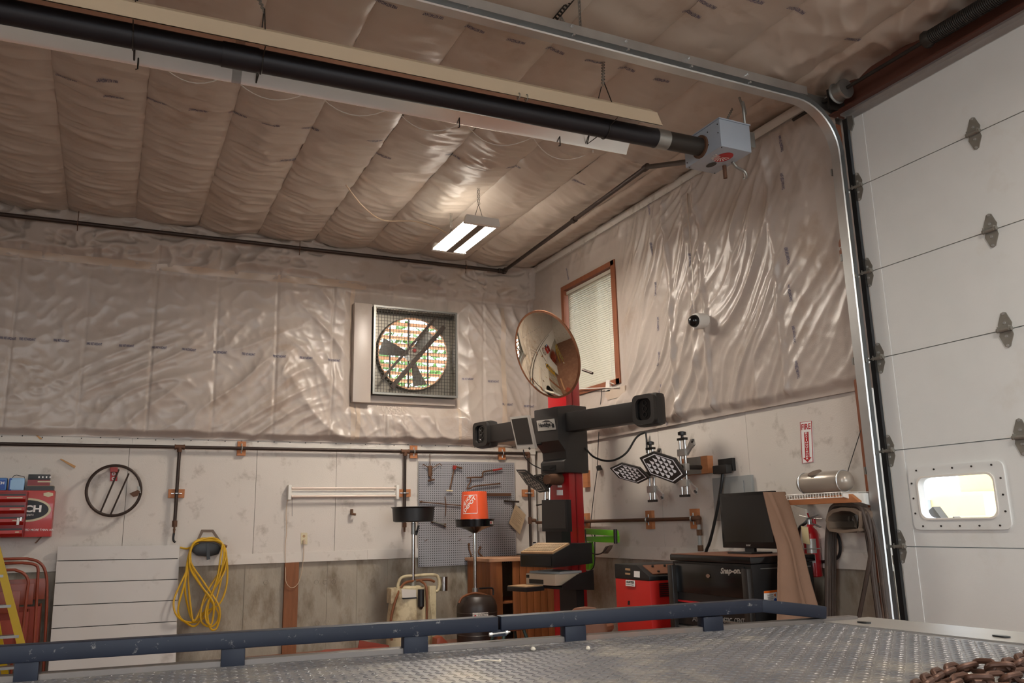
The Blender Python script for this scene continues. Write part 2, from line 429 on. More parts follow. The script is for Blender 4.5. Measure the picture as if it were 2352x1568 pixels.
def hA(x, z):
    """how far the foil stands off the back wall"""
    x = np.asarray(x, float); z = np.asarray(z, float)
    wx = x + 0.35 * (vn(x * 0.9, z * 0.9, 3) - 0.5); wz = z + 0.3 * (vn(x * 0.8, z * 1.1, 4) - 0.5)
    h = 0.012 + 0.06 * vn(wx * 0.9, wz * 1.1, 11)
    s = wx * 0.85 + wz * 0.5; t = -wx * 0.5 + wz * 0.85           # folds running up to the right
    lowl = np.clip((3.75 - z) / 0.8, 0, 1) * np.clip((-2.3 - x) / 0.8, 0, 1) * np.clip((x + 5.2) / 0.9, 0.25, 1)
    h = h + 0.06 * lowl * rid(s * 0.9, t * 3.4, 21) ** 3 + 0.016 * lowl * rid(s * 1.6, t * 6.5, 22) ** 3
    s2 = wx * 0.45 - wz * 0.9; t2 = wx * 0.9 + wz * 0.45           # folds running down to the right
    rgt = np.clip((x + 3.3) / 0.7, 0.15, 1)
    h = h + 0.05 * rgt * rid(s2 * 0.8, t2 * 2.9, 31) ** 3.2 + 0.014 * rgt * rid(s2 * 1.5, t2 * 6.2, 32) ** 3
    h = h + 0.010 * rid(wx * 4.5, wz * 6, 41) ** 3 + 0.006 * vn(x * 15, z * 13, 42)
    top = np.clip((z - 3.98) / 0.2, 0, 1)
    h = h + top * (0.10 * rid(wx * 1.8, wz * 7.5, 51) ** 2.2 + 0.07 * rid(wx * 4.2, wz * 5.0, 52) ** 2.6)
    # flat lap band
    lap = np.exp(-((z - (4.035)) / 0.035) ** 2)
    h = h * (1 - 0.55 * lap) + 0.03 * lap
    # studs pull the sheet in
    stud = np.abs(((x + 0.12) / 0.61) % 1 - 0.5) * 2
    h = h * (1 - 0.15 * np.exp(-((1 - stud) / 0.04) ** 2))
    edge = np.clip((z - 2.29 - 0.03 * vn(x * 5, z * 0 + 0.5, 61)) / 0.05, 0, 1)
    fd = np.maximum(np.maximum(FX0 - 0.24 - x, x - FX1 - 0.03), np.maximum(FZ0 - 0.14 - z, z - FZ1 - 0.03))
    h = h * (0.1 + 0.9 * np.clip(fd / 0.12, 0, 1))
    return 0.018 + np.minimum(h, 0.15) * (0.15 + 0.85 * edge)

xs = np.concatenate([np.arange(XL, -6.2, 0.1), np.arange(-6.2, 0.001, 0.0125)]); zs = np.arange(2.285, CEIL + 0.03, 0.0135)
GX, GZ = np.meshgrid(xs, zs)
H = hA(GX, GZ)
keep = ~((GX[:-1, :-1] > FX0 - 0.02) & (GX[:-1, :-1] < FX1 + 0.0) & (GZ[:-1, :-1] > FZ0 - 0.02) & (GZ[:-1, :-1] < FZ1 + 0.0))
raw_mesh('insulation_sheet', np.stack([GX, -H, GZ], -1).reshape(-1, 3), grid_faces(len(xs), len(zs), keep), M['foil'], wb)
# lap tape strips: one along the sheet, some upright ones
def tape(x0, z0, x1, z1, w, name='lap_tape', par=None):
    n = 60; t = np.linspace(0, 1, n); vs = []; fs = []
    dx, dz = x1 - x0, z1 - z0; L = math.hypot(dx, dz); nx, nz = -dz / L * w / 2, dx / L * w / 2
    for k in (-1, 0, 1):
        X = x0 + dx * t + nx * k; Zz = z0 + dz * t + nz * k
        vs += list(zip(X, -hA(X, Zz) - 0.004, Zz))
    for r in range(2):
        for i in range(n - 1): fs.append((r * n + i, r * n + i + 1, (r + 1) * n + i + 1, (r + 1) * n + i))
    raw_mesh(name, vs, fs, M['foil_tape'], wb)
tape(-7.0, 4.02, -2.2, 4.06, 0.07)
tape(-2.346, 4.02, -2.307, 2.31, 0.05)
tape(-0.473, 3.98, -0.480, 2.31, 0.06)
tape(-1.039, 2.82, -1.042, 2.32, 0.035)
tape(-2.245, 2.80, -2.261, 2.32, 0.05)
PRA = [(-5.482, 0.000, 3.193), (-5.198, -0.000, 3.206), (-4.911, 0.000, 3.193), (-4.624, 0.000, 3.192), (-4.321, 0.000, 3.192), (-4.041, 0.000, 3.189), (-3.736, 0.000, 3.187), (-3.449, 0.000, 3.189), (-3.135, 0.000, 3.182), (-2.850, 0.000, 3.186), (-2.541, 0.000, 3.182), (-0.925, 0.000, 3.072), (-0.611, 0.000, 3.052), (-0.442, 0.000, 2.778), (-0.147, 0.000, 2.769), (-5.644, 0.000, 3.189)]
for (x, y, z) in PRA:
    text('printed_text', 'FIRE RETARDANT', lambda a, b, x=x, z=z: (x - 0.068 + a * 0.136, -float(hA(x - 0.068 + a * 0.136, z - 0.013 + b * 0.026)) - 0.004, z - 0.013 + b * 0.026), M['ink'], wb, bold=0.02)
# tan patches of torn tape and a bare wood sliver
MB().prism([(-5.118, -0.020, 2.068), (-5.104, -0.020, 2.072), (-4.977, -0.020, 2.004), (-4.986, -0.020, 1.983)], (0, 0.015, 0)).build('wood_sliver', M['sliver'], wb)
MB().prism([(-5.352, -0.022, 2.301), (-5.330, -0.022, 2.297), (-5.275, -0.022, 2.254), (-5.297, -0.022, 2.249)], (0, 0.01, 0)).build('wood_sliver', M['sliver'], wb)

# ---------------- right wall (windows at the top, overhead door towards the camera)
DY0 = -5.11                                   # door opening edge
WY0, WY1, WZ0, WZ1 = -1.93, -0.86, 2.82, 4.04     # window opening
wr = struct(MB().box((0.06, DY0, FL), (0.2, WY0, CEIL + 0.3)).box((0.06, WY1, FL), (0.2, 0.2, CEIL + 0.3))
            .box((0.06, WY0, FL), (0.2, WY1, WZ0)).box((0.06, WY0, WZ1), (0.2, WY1, CEIL + 0.3))
            .box((0.06, -9.5, 4.23), (0.2, DY0, CEIL + 0.3)).box((0.06, YF, FL), (0.2, -9.5, CEIL + 0.3)).build('wall_right', M['white_wall'], org=(0, 0, 0)))
MB().box((0.02, DY0 + 0.1, FL), (0.07, 0.0, 1.06)).build('stem_wall', M['concrete'], wr)
for a, b in ((-1.3, -0.02), (-2.52, -1.3), (-3.74, -2.52), (-4.96, -3.74), (DY0 + 0.1, -4.96)):
    MB().box((0, a + 0.002, 1.12), (0.06, b - 0.002, 2.24)).build('plywood_panel', M['white_wall'], wr)
for a, b in ((-2.45, -0.02), (DY0 + 0.1, -2.45)):
    MB().box((-0.012, a + 0.001, 1.02), (0.02, b - 0.001, 1.135)).build('skirt_board', M['white_trim'], wr)
for a, b in ((-2.5, -0.02), (DY0 + 0.25, -2.5)):
    MB().box((-0.05, a + 0.001, 4.455), (0.06, b - 0.001, 4.535)).build('cap_board', M['white_trim'], wr)
MB().box((-0.045, -4.965, FL), (0.06, -4.915, 4.24)).build('door_jamb', M['frame_wood'], wr)

def hB(y, z):
    y = np.asarray(y, float); z = np.asarray(z, float)
    q = -y                                              # grows towards the door
    wq = q + 0.22 * (vn(q * 1.3, z * 1.3, 63) - 0.5); wz = z + 0.25 * (vn(q * 1.1, z * 1.0, 64) - 0.5)
    s = wq * 0.55 + wz * 0.83; t = wq * 0.83 - wz * 0.55
    amp = np.clip((q - 0.7) / 1.0, 0.12, 1) * np.clip((4.75 - q) / 0.5, 0.4, 1)
    h = 0.01 + 0.03 * vn(wq * 0.9, wz * 0.8, 71)
    h = h + amp * (0.034 * rid(s * 0.6, t * 3.4, 81) ** 3.5 + 0.014 * rid(s * 1.0, t * 7.5, 82) ** 3 + 0.004 * rid(s * 3, t * 16, 83) ** 2)
    # upright pleats fanning out below the ceiling batten
    fan = np.clip((z - 3.2) / 1.2, 0, 1) * np.clip((q - 2.6) / 0.4, 0, 1) * np.clip((5.1 - q) / 0.4, 0, 1)
    ang = (q - 4.35) / (4.75 - z + 0.25)
    h = h + 0.03 * fan * rid(ang * 4.2, z * 0.6, 91) ** 2
    for q0, a in ((2.95, 0.05), (3.25, 0.03), (3.42, 0.045), (4.30, 0.03)):
        wob = q0 + 0.05 * (vn(z * 2.2, q0 * 9 + 0 * z, 92) - 0.5)
        h = h + a * np.exp(-((q - wob) / 0.03) ** 2) * (0.35 + 0.65 * vn(z * 1.5, q0 + 0 * z, 93))
    h = h + 0.005 * vn(q * 14, z * 14, 94)
    edge = np.clip((z - 2.245 - 0.04 * vn(q * 5, z * 0 + 0.5, 62)) / 0.06, 0, 1) * np.clip((4.47 - z) / 0.06, 0, 1)
    win = np.clip(np.maximum(np.maximum(WY0 - y, y - WY1), np.maximum(WZ0 - z, z - WZ1)) / 0.15 - 0.65, 0, 1)
    return 0.016 + h * (0.15 + 0.85 * edge) * (0.1 + 0.9 * win)
ys = np.arange(DY0 + 0.09, 0.001, 0.0125); zs = np.arange(2.235, 4.47, 0.0135)
GY, GZ = np.meshgrid(ys, zs); H = hB(GY, GZ)
keep = ~((GY[:-1, :-1] > WY0 - 0.01) & (GY[:-1, :-1] < WY1) & (GZ[:-1, :-1] > WZ0 - 0.01) & (GZ[:-1, :-1] < WZ1))
raw_mesh('insulation_sheet', np.stack([-H, GY, GZ], -1).reshape(-1, 3), grid_faces(len(ys), len(zs), keep), M['foil'], wr)
PRB = [(0.000, -2.728, 4.374), (0.000, -2.715, 3.958), (0.000, -2.711, 3.560), (0.000, -2.704, 3.215), (0.000, -2.698, 2.875), (0.000, -2.693, 2.562), (0.000, -2.708, 2.312), (0.000, -4.482, 4.284), (0.000, -4.469, 3.965), (0.000, -4.438, 3.360), (0.000, -4.432, 3.062), (0.000, -4.421, 2.737), (0.000, -4.421, 2.466), (0.000, -3.266, 3.679), (0.000, -0.980, 4.212)]
for (x, y, z) in PRB:
    text('printed_text', 'FIRE RETARDANT', lambda a, b, y=y, z=z: (-float(hB(y - 0.013 + b * 0.026, z + 0.068 - a * 0.136)) - 0.004, y - 0.013 + b * 0.026, z + 0.068 - a * 0.136), M['ink'], wr, bold=0.02)

# ---------------- walls behind the camera, with unseen open bay doors added to supply the daylight
OPN = ((-5.2, -1.2),); OZ = 3.9
wf = MB()
prev = XL - 0.2
for a, b in OPN:
    wf.box((prev, YF - 0.15, FL), (a, YF, CEIL + 0.3)); wf.box((a, YF - 0.15, OZ), (b, YF, CEIL + 0.3)); prev = b
wf.box((prev, YF - 0.15, FL), (0.2, YF, CEIL + 0.3))
struct(wf.build('wall_front', M['white_wall']))
for i, (a, b) in enumerate(OPN):
    portal('daylight_portal', ((a + b) / 2, YF - 0.05, (OZ + FL) / 2), (R_(90), 0, 0), b - a, OZ - FL)
LY0, LY1 = -13.4, -9.8
struct(MB().box((XL - 0.15, YF, FL), (XL, LY0, CEIL + 0.3)).box((XL - 0.15, LY1, FL), (XL, 0.2, CEIL + 0.3)).box((XL - 0.15, LY0, OZ), (XL, LY1, CEIL + 0.3)).build('wall_left', M['white_wall']))
portal('daylight_portal', (XL - 0.05, (LY0 + LY1) / 2, (OZ + FL) / 2), (0, R_(-90), 0), OZ - FL, LY1 - LY0)

# ---------------- ceiling: insulation sagging between the trusses
ce = struct(MB().box((XL - 0.15, YF - 0.15, CEIL + 0.26), (0.2, 0.2, CEIL + 0.36)).build('ceiling', M['white_wall'], org=(0, 0, CEIL)))
SEAM0, BAY = -4.64, 0.607
def hC(x, y):
    """underside height of the ceiling sheet"""
    x = np.asarray(x, float); y = np.asarray(y, float)
    k = (x - SEAM0) / BAY; i = np.floor(k); t = k - i
    sag = 0.034 * np.clip(1 - (2 * t - 1) ** 2, 0, 1) ** 0.7
    sag = sag * (0.8 + 0.4 * vn(i * 7.3, y * 0.5, 5))
    near = np.clip((y + 4.6) / 1.2, 0, 1)
    s = y - (0.14 + 0.10 * vn(i * 3.1, y * 0.7, 6)) * np.sqrt(np.clip(t, 0, 1)) + 0.05 * (vn(x * 3, y * 2, 7) - 0.5)
    env = np.clip(1.6 * np.minimum(t, 1 - t) + 0.35, 0, 1)
    w = 0.022 * rid(s * 2.4, i * 5.7 + t * 0.6, 101) ** 5 + 0.016 * rid(s * 5.5, i * 9.1 + t * 1.0, 102) ** 4 + 0.010 * rid(s * 11, i * 4.3 + t * 1.4, 103) ** 3 + 0.004 * rid(s * 22, i * 3.3 + t * 2, 107) ** 2
    w = w * (0.25 + 0.75 * near) * env
    door = np.clip((x + 1.1) / 0.5, 0, 1) * np.clip((-4.4 - y) / 0.5, 0, 1)
    w = w + door * (0.03 * rid(x * 2.2 + y * 1.0, y * 1.2 - x, 104) ** 3 + 0.025 * rid((x + y) * 1.2, (y - x) * 5, 105) ** 3)
    back = np.clip((y + 0.25) / 0.25, 0, 1)
    return CEIL + 0.03 - sag * (1 - 0.6 * back) - w - 0.012 * vn(x * 6, y * 6, 106) + back * 0.02 + (0.05 + sag * 0.8) * np.clip((x + 0.32) / 0.27, 0, 1) * np.clip((y + 5.1) / 0.3, 0, 1)
seams = [SEAM0 + BAY * k for k in range(-10, 9)]
ysC = np.concatenate([np.arange(YF, -7.0, 0.25), np.arange(-7.0, 0.021, 0.0175)])
for a, b in zip(seams[:-1], seams[1:]):
    b = min(b, 0.03)
    if b - a < 0.1: continue
    fine = a > -6.6
    xsC = np.linspace(a, b, 27 if fine else 9)
    yy = ysC if fine else np.arange(YF, 0.021, 0.12)
    GXc, GYc = np.meshgrid(xsC, yy)
    ev = np.abs((GXc - a) / BAY); ev = np.where((ev < 1e-6), 1e-4, ev)
    Z_ = hC(np.clip(GXc, a + 1e-4, a + BAY - 1e-4), GYc)
    raw_mesh('insulation_bay', np.stack([GXc, GYc, Z_], -1).reshape(-1, 3), grid_faces(len(xsC), len(yy)), M['soot_foil'], ce)
PRC = [(-5.164, -2.946, 4.440), (-4.904, -3.047, 4.440), (-4.861, -2.820, 4.440), (-4.576, -2.846, 4.440), (-4.285, -2.872, 4.440), (-4.000, -2.860, 4.440), (-3.749, -2.860, 4.440), (-3.439, -2.833, 4.440), (-3.668, -4.635, 4.440), (-3.368, -4.641, 4.440), (-3.071, -4.664, 4.440), (-2.770, -4.617, 4.440), (-2.480, -4.631, 4.440), (-2.175, -4.611, 4.440), (-1.874, -4.624, 4.440), (-1.593, -4.604, 4.440), (-1.298, -4.610, 4.440), (-1.324, -5.616, 4.440), (-1.002, -5.632, 4.440), (-0.454, -5.580, 4.440), (-1.555, -5.446, 4.440), (-2.760, -2.593, 4.440), (-2.210, -2.828, 4.440), (-1.621, -2.822, 4.440), (-2.917, -2.862, 4.440), (-3.496, -2.202, 4.440), (-1.579, -5.326, 4.440), (-0.921, -2.779, 4.440), (-1.719, -3.590, 4.440)]
for (x, y, z) in PRC:
    text('printed_text', 'FIRE RETARDANT', lambda a, b, x=x, y=y: (x + 0.068 - a * 0.136, y - 0.014 + b * 0.028, float(hC(x + 0.068 - a * 0.136, y - 0.014 + b * 0.028)) - 0.004), M['ink'], ce, bold=0.02)

# ---------------- window high in the right wall: casing, glass and a crooked blind
w2 = thing('window_2', (0, (WY0 + WY1) / 2, WZ0), 'wood-cased window with closed white venetian blind high in the right wall', 'window', kind='structure')
cw = 0.075
MB().box((-0.035, WY0 - 0.02, WZ1), (0.03, WY1 + 0.06, WZ1 + cw - 0.02)).build('casing', M['frame_wood'], w2)
MB().box((-0.035, WY0 - 0.02, WZ0 - cw + 0.02), (0.03, WY1 + 0.06, WZ0)).build('casing', M['frame_wood'], w2)
MB().box((-0.035, WY1, WZ0), (0.03, WY1 + 0.06, WZ1)).build('casing', M['frame_wood'], w2)
MB().box((-0.035, WY0 - 0.035, WZ0 - cw + 0.02), (0.03, WY0 + 0.045, WZ1 + cw - 0.02)).build('casing', M['frame_wood'], w2)
MB().box((0.12, WY0, WZ0), (0.13, WY1, WZ1)).build('pane', M['glass'], w2)
MB().box((0.10, (WY0 + WY1) / 2 - 0.02, WZ0), (0.15, (WY0 + WY1) / 2 + 0.02, WZ1)).build('sash_bar', M['white_paint'], w2)
MB().box((0.0, WY0 + 0.05, WZ1 - 0.05), (0.045, WY1 - 0.01, WZ1 - 0.012)).build('head_rail', M['blind'], w2)
ns = 47
slat0 = MB().cbox((0, 0, 0), (0.031, WY1 - WY0 - 0.085, 0.0012), (0.42, 0, 0.907), (0, 1, 0))
s0 = None
for i in range(ns):
    z = WZ1 - 0.06 - i * 0.0245
    tilt = 0.0
    if s0 is None:
        s0 = slat0.build('blind_slat', M['blind'], w2, org=(0, 0, 0)); o = s0
    else:
        o = s0.copy(); COL.objects.link(o); o.parent = w2
    o.location = Vector((0.02, (WY0 + WY1) / 2 + 0.018, z)) - ORG[w2.name]
    o.rotation_euler = (tilt, 0, 0)
MB().box((0.008, WY0 + 0.06, WZ0 + 0.008), (0.034, WY1 - 0.015, WZ0 + 0.03)).build('bottom_rail', M['blind'], w2)
for y in (WY0 + 0.16, WY1 - 0.16):
    MB().cyl((-0.002, y, WZ1 - 0.05), (-0.002, y, WZ0 + 0.02), 0.002, n=5).build('ladder_cord', M['white_paint'], w2)
portal('daylight_portal', (0.18, (WY0 + WY1) / 2, (WZ0 + WZ1) / 2), (0, R_(90), 0), WZ1 - WZ0, WY1 - WY0)
# loose rod and bracket hanging below the blind
rb = thing('blind_rod', (-0.050, -1.612, 2.723), 'thin white rod and bracket dangling below the blind window', 'rod')
MB().cyl((-0.060, -1.179, 2.823), (-0.060, -1.981, 2.716), 0.006, n=6).build('rod', M['white_paint'], rb)
MB().prism([(-0.050, -1.725, 2.836), (-0.050, -1.783, 2.817), (-0.050, -1.791, 2.705), (-0.050, -1.698, 2.715)], (0.03, 0, 0)).build('bracket', M['white_paint'], rb)
MB().cyl((-0.050, -1.766, 2.810), (-0.050, -1.879, 2.764), 0.004, n=6).build('arm', M['white_paint'], rb)
MB().box((0.000, -1.696, 2.722), (-0.050, -2.069, 2.618)).build('plate', M['foil_tape'], rb)

# ---------------- overhead door
door = thing('door_1', (-0.02, -7.2, FL), 'tall white sectional overhead door with one oblong window', 'door', kind='structure')
ZS = [FL + 0.01, 0.57, 1.18, 1.795, 2.42, 3.03, 3.665, 4.23]
DYa, DYb = -9.45, DY0 - 0.02
VY0, VY1, VZ0, VZ1 = -5.845, -5.311, 1.339, 1.621
for i in range(7):
    z0, z1 = ZS[i] + 0.003, ZS[i + 1] - 0.003
    mb = MB()
    if i == 2:
        mb.box((-0.004, DYa, z0 - 0.006), (0.019, DYb, z0 + 0.004))
        mb.box((-0.03, DYa, z0), (0.02, VY0, z1)).box((-0.03, VY1, z0), (0.02, DYb, z1)).box((-0.03, VY0, z0), (0.02, VY1, VZ0)).box((-0.03, VY0, VZ1), (0.02, VY1, z1))
    else: mb.box((-0.03, DYa, z0), (-0.005, DYb, z1)).box((-0.005, DYa, z0 - 0.006), (0.02, DYb, z1 + 0.0))
    mb.box((-0.034, DYb - 0.11, z0), (-0.03, DYb, z1))
    mb.build('door_panel', M['door_white'], door)
def rrect(y0, y1, z0, z1, r, x, n=5):
    pts = []
    for (cy, cz, a) in ((y1 - r, z1 - r, 0), (y0 + r, z1 - r, 90), (y0 + r, z0 + r, 180), (y1 - r, z0 + r, 270)):
        for k in range(n + 1):
            t = R_(a + 90 * k / n); pts.append((x, cy + r * math.cos(t), cz + r * math.sin(t)))
    return pts
def ring_plate(outer, inner, ext):
    n = len(outer); e = V(ext); mb = MB()
    vs = [V(p) for p in outer] + [V(p) for p in inner] + [V(p) + e for p in outer] + [V(p) + e for p in inner]
    fs = []
    for i in range(n):
        j = (i + 1) % n
        fs += [(i, j, n + j, n + i), (2 * n + i, 3 * n + i, 3 * n + j, 2 * n + j), (i, 2 * n + i, 2 * n + j, j), (n + i, n + j, 3 * n + j, 3 * n + i)]
    return mb.add(vs, fs)
o_ = rrect(VY0 - 0.055, VY1 + 0.055, VZ0 - 0.055, VZ1 + 0.055, 0.04, -0.042); i_ = rrect(VY0 + 0.012, VY1 - 0.012, VZ0 + 0.012, VZ1 - 0.012, 0.05, -0.042)
wfr = ring_plate(o_, i_, (0.014, 0, 0)).build('window_frame', M['door_white'], door)
o2 = rrect(VY0 + 0.006, VY1 - 0.006, VZ0 + 0.006, VZ1 - 0.006, 0.05, -0.05); i2 = rrect(VY0 + 0.016, VY1 - 0.016, VZ0 + 0.016, VZ1 - 0.016, 0.05, -0.05)
ring_plate(o2, i2, (0.07, 0, 0)).build('window_gasket', M['white_paint'], wfr)
MB().box((0.0, VY0, VZ0), (0.006, VY1, VZ1)).build('pane', M['glass'], wfr)
sc = MB()
for k in range(5):
    y = VY0 + (VY1 - VY0) * (k + 0.1) / 4.2
    for z in (VZ0 - 0.032, VZ1 + 0.032): sc.cyl((-0.042, y, z), (-0.046, y, z), 0.006, n=8)
for k in range(3):
    z = VZ0 + (VZ1 - VZ0) * (k + 0.5) / 3
    for y in (VY0 - 0.032, VY1 + 0.032): sc.cyl((-0.042, y, z), (-0.046, y, z), 0.006, n=8)
sc.build('screw_heads', M['steel_dark'], wfr)
portal('daylight_portal', (0.1, (VY0 + VY1) / 2, (VZ0 + VZ1) / 2), (0, R_(90), 0), VZ1 - VZ0, VY1 - VY0)
# hinges (shared meshes)
def hinge_mesh():
    mb = MB()
    for sg in (1, -1):
        pl = [(0, -0.038, sg * 0.012), (0, -0.043, sg * 0.035), (0, -0.016, sg * 0.10), (0, 0.0, sg * 0.107), (0, 0.016, sg * 0.10), (0, 0.043, sg * 0.035), (0, 0.038, sg * 0.012)]
        mb.prism(pl if sg > 0 else pl[::-1], (-0.005, 0, 0))
    return mb
hb = hinge_mesh(); hb.cyl((-0.016, -0.045, 0), (-0.016, 0.045, 0), 0.013, n=10); hb.box((-0.03, -0.035, -0.012), (-0.005, -0.03, 0.02)); hb.box((-0.03, 0.03, -0.012), (-0.005, 0.035, 0.02))
hinge0 = hb.build('hinge', M['hinge'], door, org=(0, 0, 0)); hinge0.location = Vector((-0.031, 0, 0))
bl = MB()
for z in (-0.095, -0.04, 0.04, 0.095): bl.cyl((-0.005, 0, z), (-0.011, 0, z), 0.008, n=8)
bolt0 = bl.build('bolts', M['galv'], hinge0, org=(0, 0, 0)); bolt0.location = (0, 0, 0)
rl = MB(); rl.cyl((-0.016, 0.0, 0), (-0.016, 0.115, 0), 0.009, n=8); rl.cyl((-0.016, 0.085, 0), (-0.016, 0.115, 0), 0.022, n=12)
roll0 = rl.build('roller', M['hinge'], hinge0, org=(0, 0, 0)); roll0.location = (0, 0, 0)
spots = []
for i, (y1, y2) in enumerate(((-5.131, None), (-5.132, -6.029), (-5.140, -6.034), (-5.132, -6.037), (-5.133, -6.027))):
    z = ZS[2 + i]
    spots.append((y1, z, True))
    if y2: spots += [(y2, z, False), (y2 - 1.2, z, False)]
first = True
for (y, z, edge) in spots:
    if first: h = hinge0; first = False
    else:
        h = hinge0.copy(); COL.objects.link(h); h.parent = door
        b = bolt0.copy(); COL.objects.link(b); b.parent = h
        if edge: r = roll0.copy(); COL.objects.link(r); r.parent = h
    h.location = Vector((-0.031, y, z)) - ORG[door.name]
MB().prism([(-0.050, -5.114, 4.215), (-0.050, -5.168, 4.199), (-0.050, -5.170, 4.130), (-0.050, -5.145, 4.090), (-0.050, -5.120, 4.112)], (0.01, 0, 0)).build('corner_bracket', M['galv_dull'], door)
MB().box((-0.075, DYa, 4.225), (-0.03, DYb + 0.04, 4.232)).box((-0.037, DYa, 4.18), (-0.031, DYb + 0.04, 4.232)).box((-0.08, DYa, 4.225), (-0.074, DYb + 0.04, 4.26)).build('top_strut', M['galv'], door)

# steel header above the door
hd = struct(MB().box((-0.06, -9.9, 4.25), (0.06, DY0 + 0.08, 4.47)).build('trim_1', M['brown_steel']))
struct(MB().box((-0.13, -9.9, 4.24), (-0.06, DY0 + 0.08, 4.252)).build('trim_2', M['brown_steel']))

# outside, beyond the door window: a yellow loader standing in the yard
ld = thing('wheel_loader', (4.8, -2.9, FL - 0.12), 'yellow wheel loader parked outside, seen through the door window', 'loader')
LO = 3.0
MB().box((3.9, -6.0 + LO, 0.5), (6.2, -4.4 + LO, 1.62)).build('body', M['machine_yellow'], ld, bevel=0.05)
MB().box((4.6, -5.9 + LO, 1.62), (5.8, -5.2 + LO, 2.6)).build('cab', M['machine_yellow'], ld, bevel=0.05)
MB().box((3.7, -6.9 + LO, 1.12), (3.9, -5.7 + LO, 1.36)).build('boom', M['machine_yellow'], ld, bevel=0.02)
MB().bar((3.5, -6.05 + LO, 0.85), (3.5, -5.65 + LO, 1.42), 0.12, 0.16).build('lift_arm', M['steel_dark'], ld)
MB().bar((3.45, -6.35 + LO, 1.05), (3.45, -5.95 + LO, 1.32), 0.1, 0.09).build('cylinder', M['steel_dark'], ld)
MB().box((3.88, -5.35 + LO, 1.40), (3.9, -5.15 + LO, 1.55)).build('grille', M['grey_panel'], ld)
for yy in (-6.0, -4.7):
    MB().cyl((3.7, yy + LO, 0.42), (4.1, yy + LO, 0.42), 0.40, n=24).build('wheel', M['steel_dark'], ld)
    MB().cyl((5.9, yy + LO, 0.42), (6.3, yy + LO, 0.42), 0.40, n=24).build('wheel', M['steel_dark'], ld)

# ================================================================== OVERHEAD THINGS
def chain_mesh(pts, pitch=0.028, w=0.010, r=0.0028):
    """links along a polyline"""
    mb = MB(); P = [V(p) for p in pts]; k = 0
    for a, b in zip(P[:-1], P[1:]):
        d = b - a; n = max(1, int(d.length / pitch)); u, v = frame_of(d); dn = d.normalized()
        for i in range(n):
            c = a + d * (i + 0.5) / n; s = u if k % 2 else v; k += 1
            hl = pitch * 0.62
            pl = [c + dn * hl * math.cos(t) * (1.0) + s * w * math.sin(t) for t in [2 * math.pi * j / 10 for j in range(10)]]
            mb.tube(pl, r, 5, closed=True)
    return mb

# ---- radiant tube heater
TB = (-1.30, -4.985, 3.795); TE = (-8.2, -4.72, 3.80)
td = (V(TE) - V(TB)); tdn = td.normalized()
ht = thing('tube_heater', (-4, -4.9, 3.7), 'long black radiant tube heater with silver reflector and grey burner box', 'heater')
def tp(s): return V(TB) + tdn * s
jn = [0.0, 0.32, 2.35 + 0.6, 4.9, 7.0 - 0.15]
tube_r = 0.062
MB().cyl(tp(0.0), tp(0.27), tube_r * 0.98, n=20).build('burner_tube', M['steel_dark'], ht)
MB().cyl(tp(0.27), tp(0.36), tube_r * 1.04, n=20).build('coupling', M['galv_dull'], ht)
s1 = 2.93
MB().cyl(tp(0.36), tp(s1), tube_r, n=20).build('heat_tube', M['heater_tube'], ht)
MB().cyl(tp(s1 - 0.09), tp(s1 + 0.09), tube_r * 1.07, n=20).build('coupling', M['heater_tube'], ht)
MB().cyl(tp(s1), tp(6.8), tube_r, n=20).build('heat_tube', M['heater_tube'], ht)
MB().cyl(tp(-0.01), tp(0.012), 0.078, n=20).build('flange', M['rust'], ht)
# reflector: folded aluminium hood over the tube
prof = [(-0.175, -0.012), (-0.165, 0.002), (-0.125, 0.10), (-0.06, 0.155), (0.06, 0.155), (0.16, 0.105), (0.245, 0.004), (0.255, -0.014)]
side = tdn.cross(Vector((0, 0, 1))).normalized(); up = side.cross(tdn)
def hood(s0, s1, name, m, off=0.0):
    mb = MB(); n = len(prof)
    ring = lambda s, o: [tp(s) + side * (a * (1 + o)) + up * (b + o * 0.1) for a, b in prof]
    vs = ring(s0, off) + ring(s1, off) + ring(s0, off + 0.012) + ring(s1, off + 0.012); fs = []
    for i in range(n - 1):
        fs += [(i, i + 1, n + i + 1, n + i), (2 * n + i, 3 * n + i, 3 * n + i + 1, 2 * n + i + 1)]
        fs += [(i, 2 * n + i, 2 * n + i + 1, i + 1), (n + i, n + i + 1, 3 * n + i + 1, 3 * n + i)]
    fs += [(0, n, 3 * n, 2 * n), (n - 1, 2 * n + n - 1, 3 * n + n - 1, n + n - 1)]
    return mb.add(vs, fs).build(name, m, ht, ang=20)
hood(0.42, s1 + 0.02, 'reflector', M['reflector']); hood(s1 - 0.03, 6.8, 'reflector', M['reflector'])
hood(0.42, s1 + 0.02, 'reflector_skin', M['reflector_outer'], 0.035); hood(s1 - 0.03, 6.8, 'reflector_skin', M['reflector_outer'], 0.04)
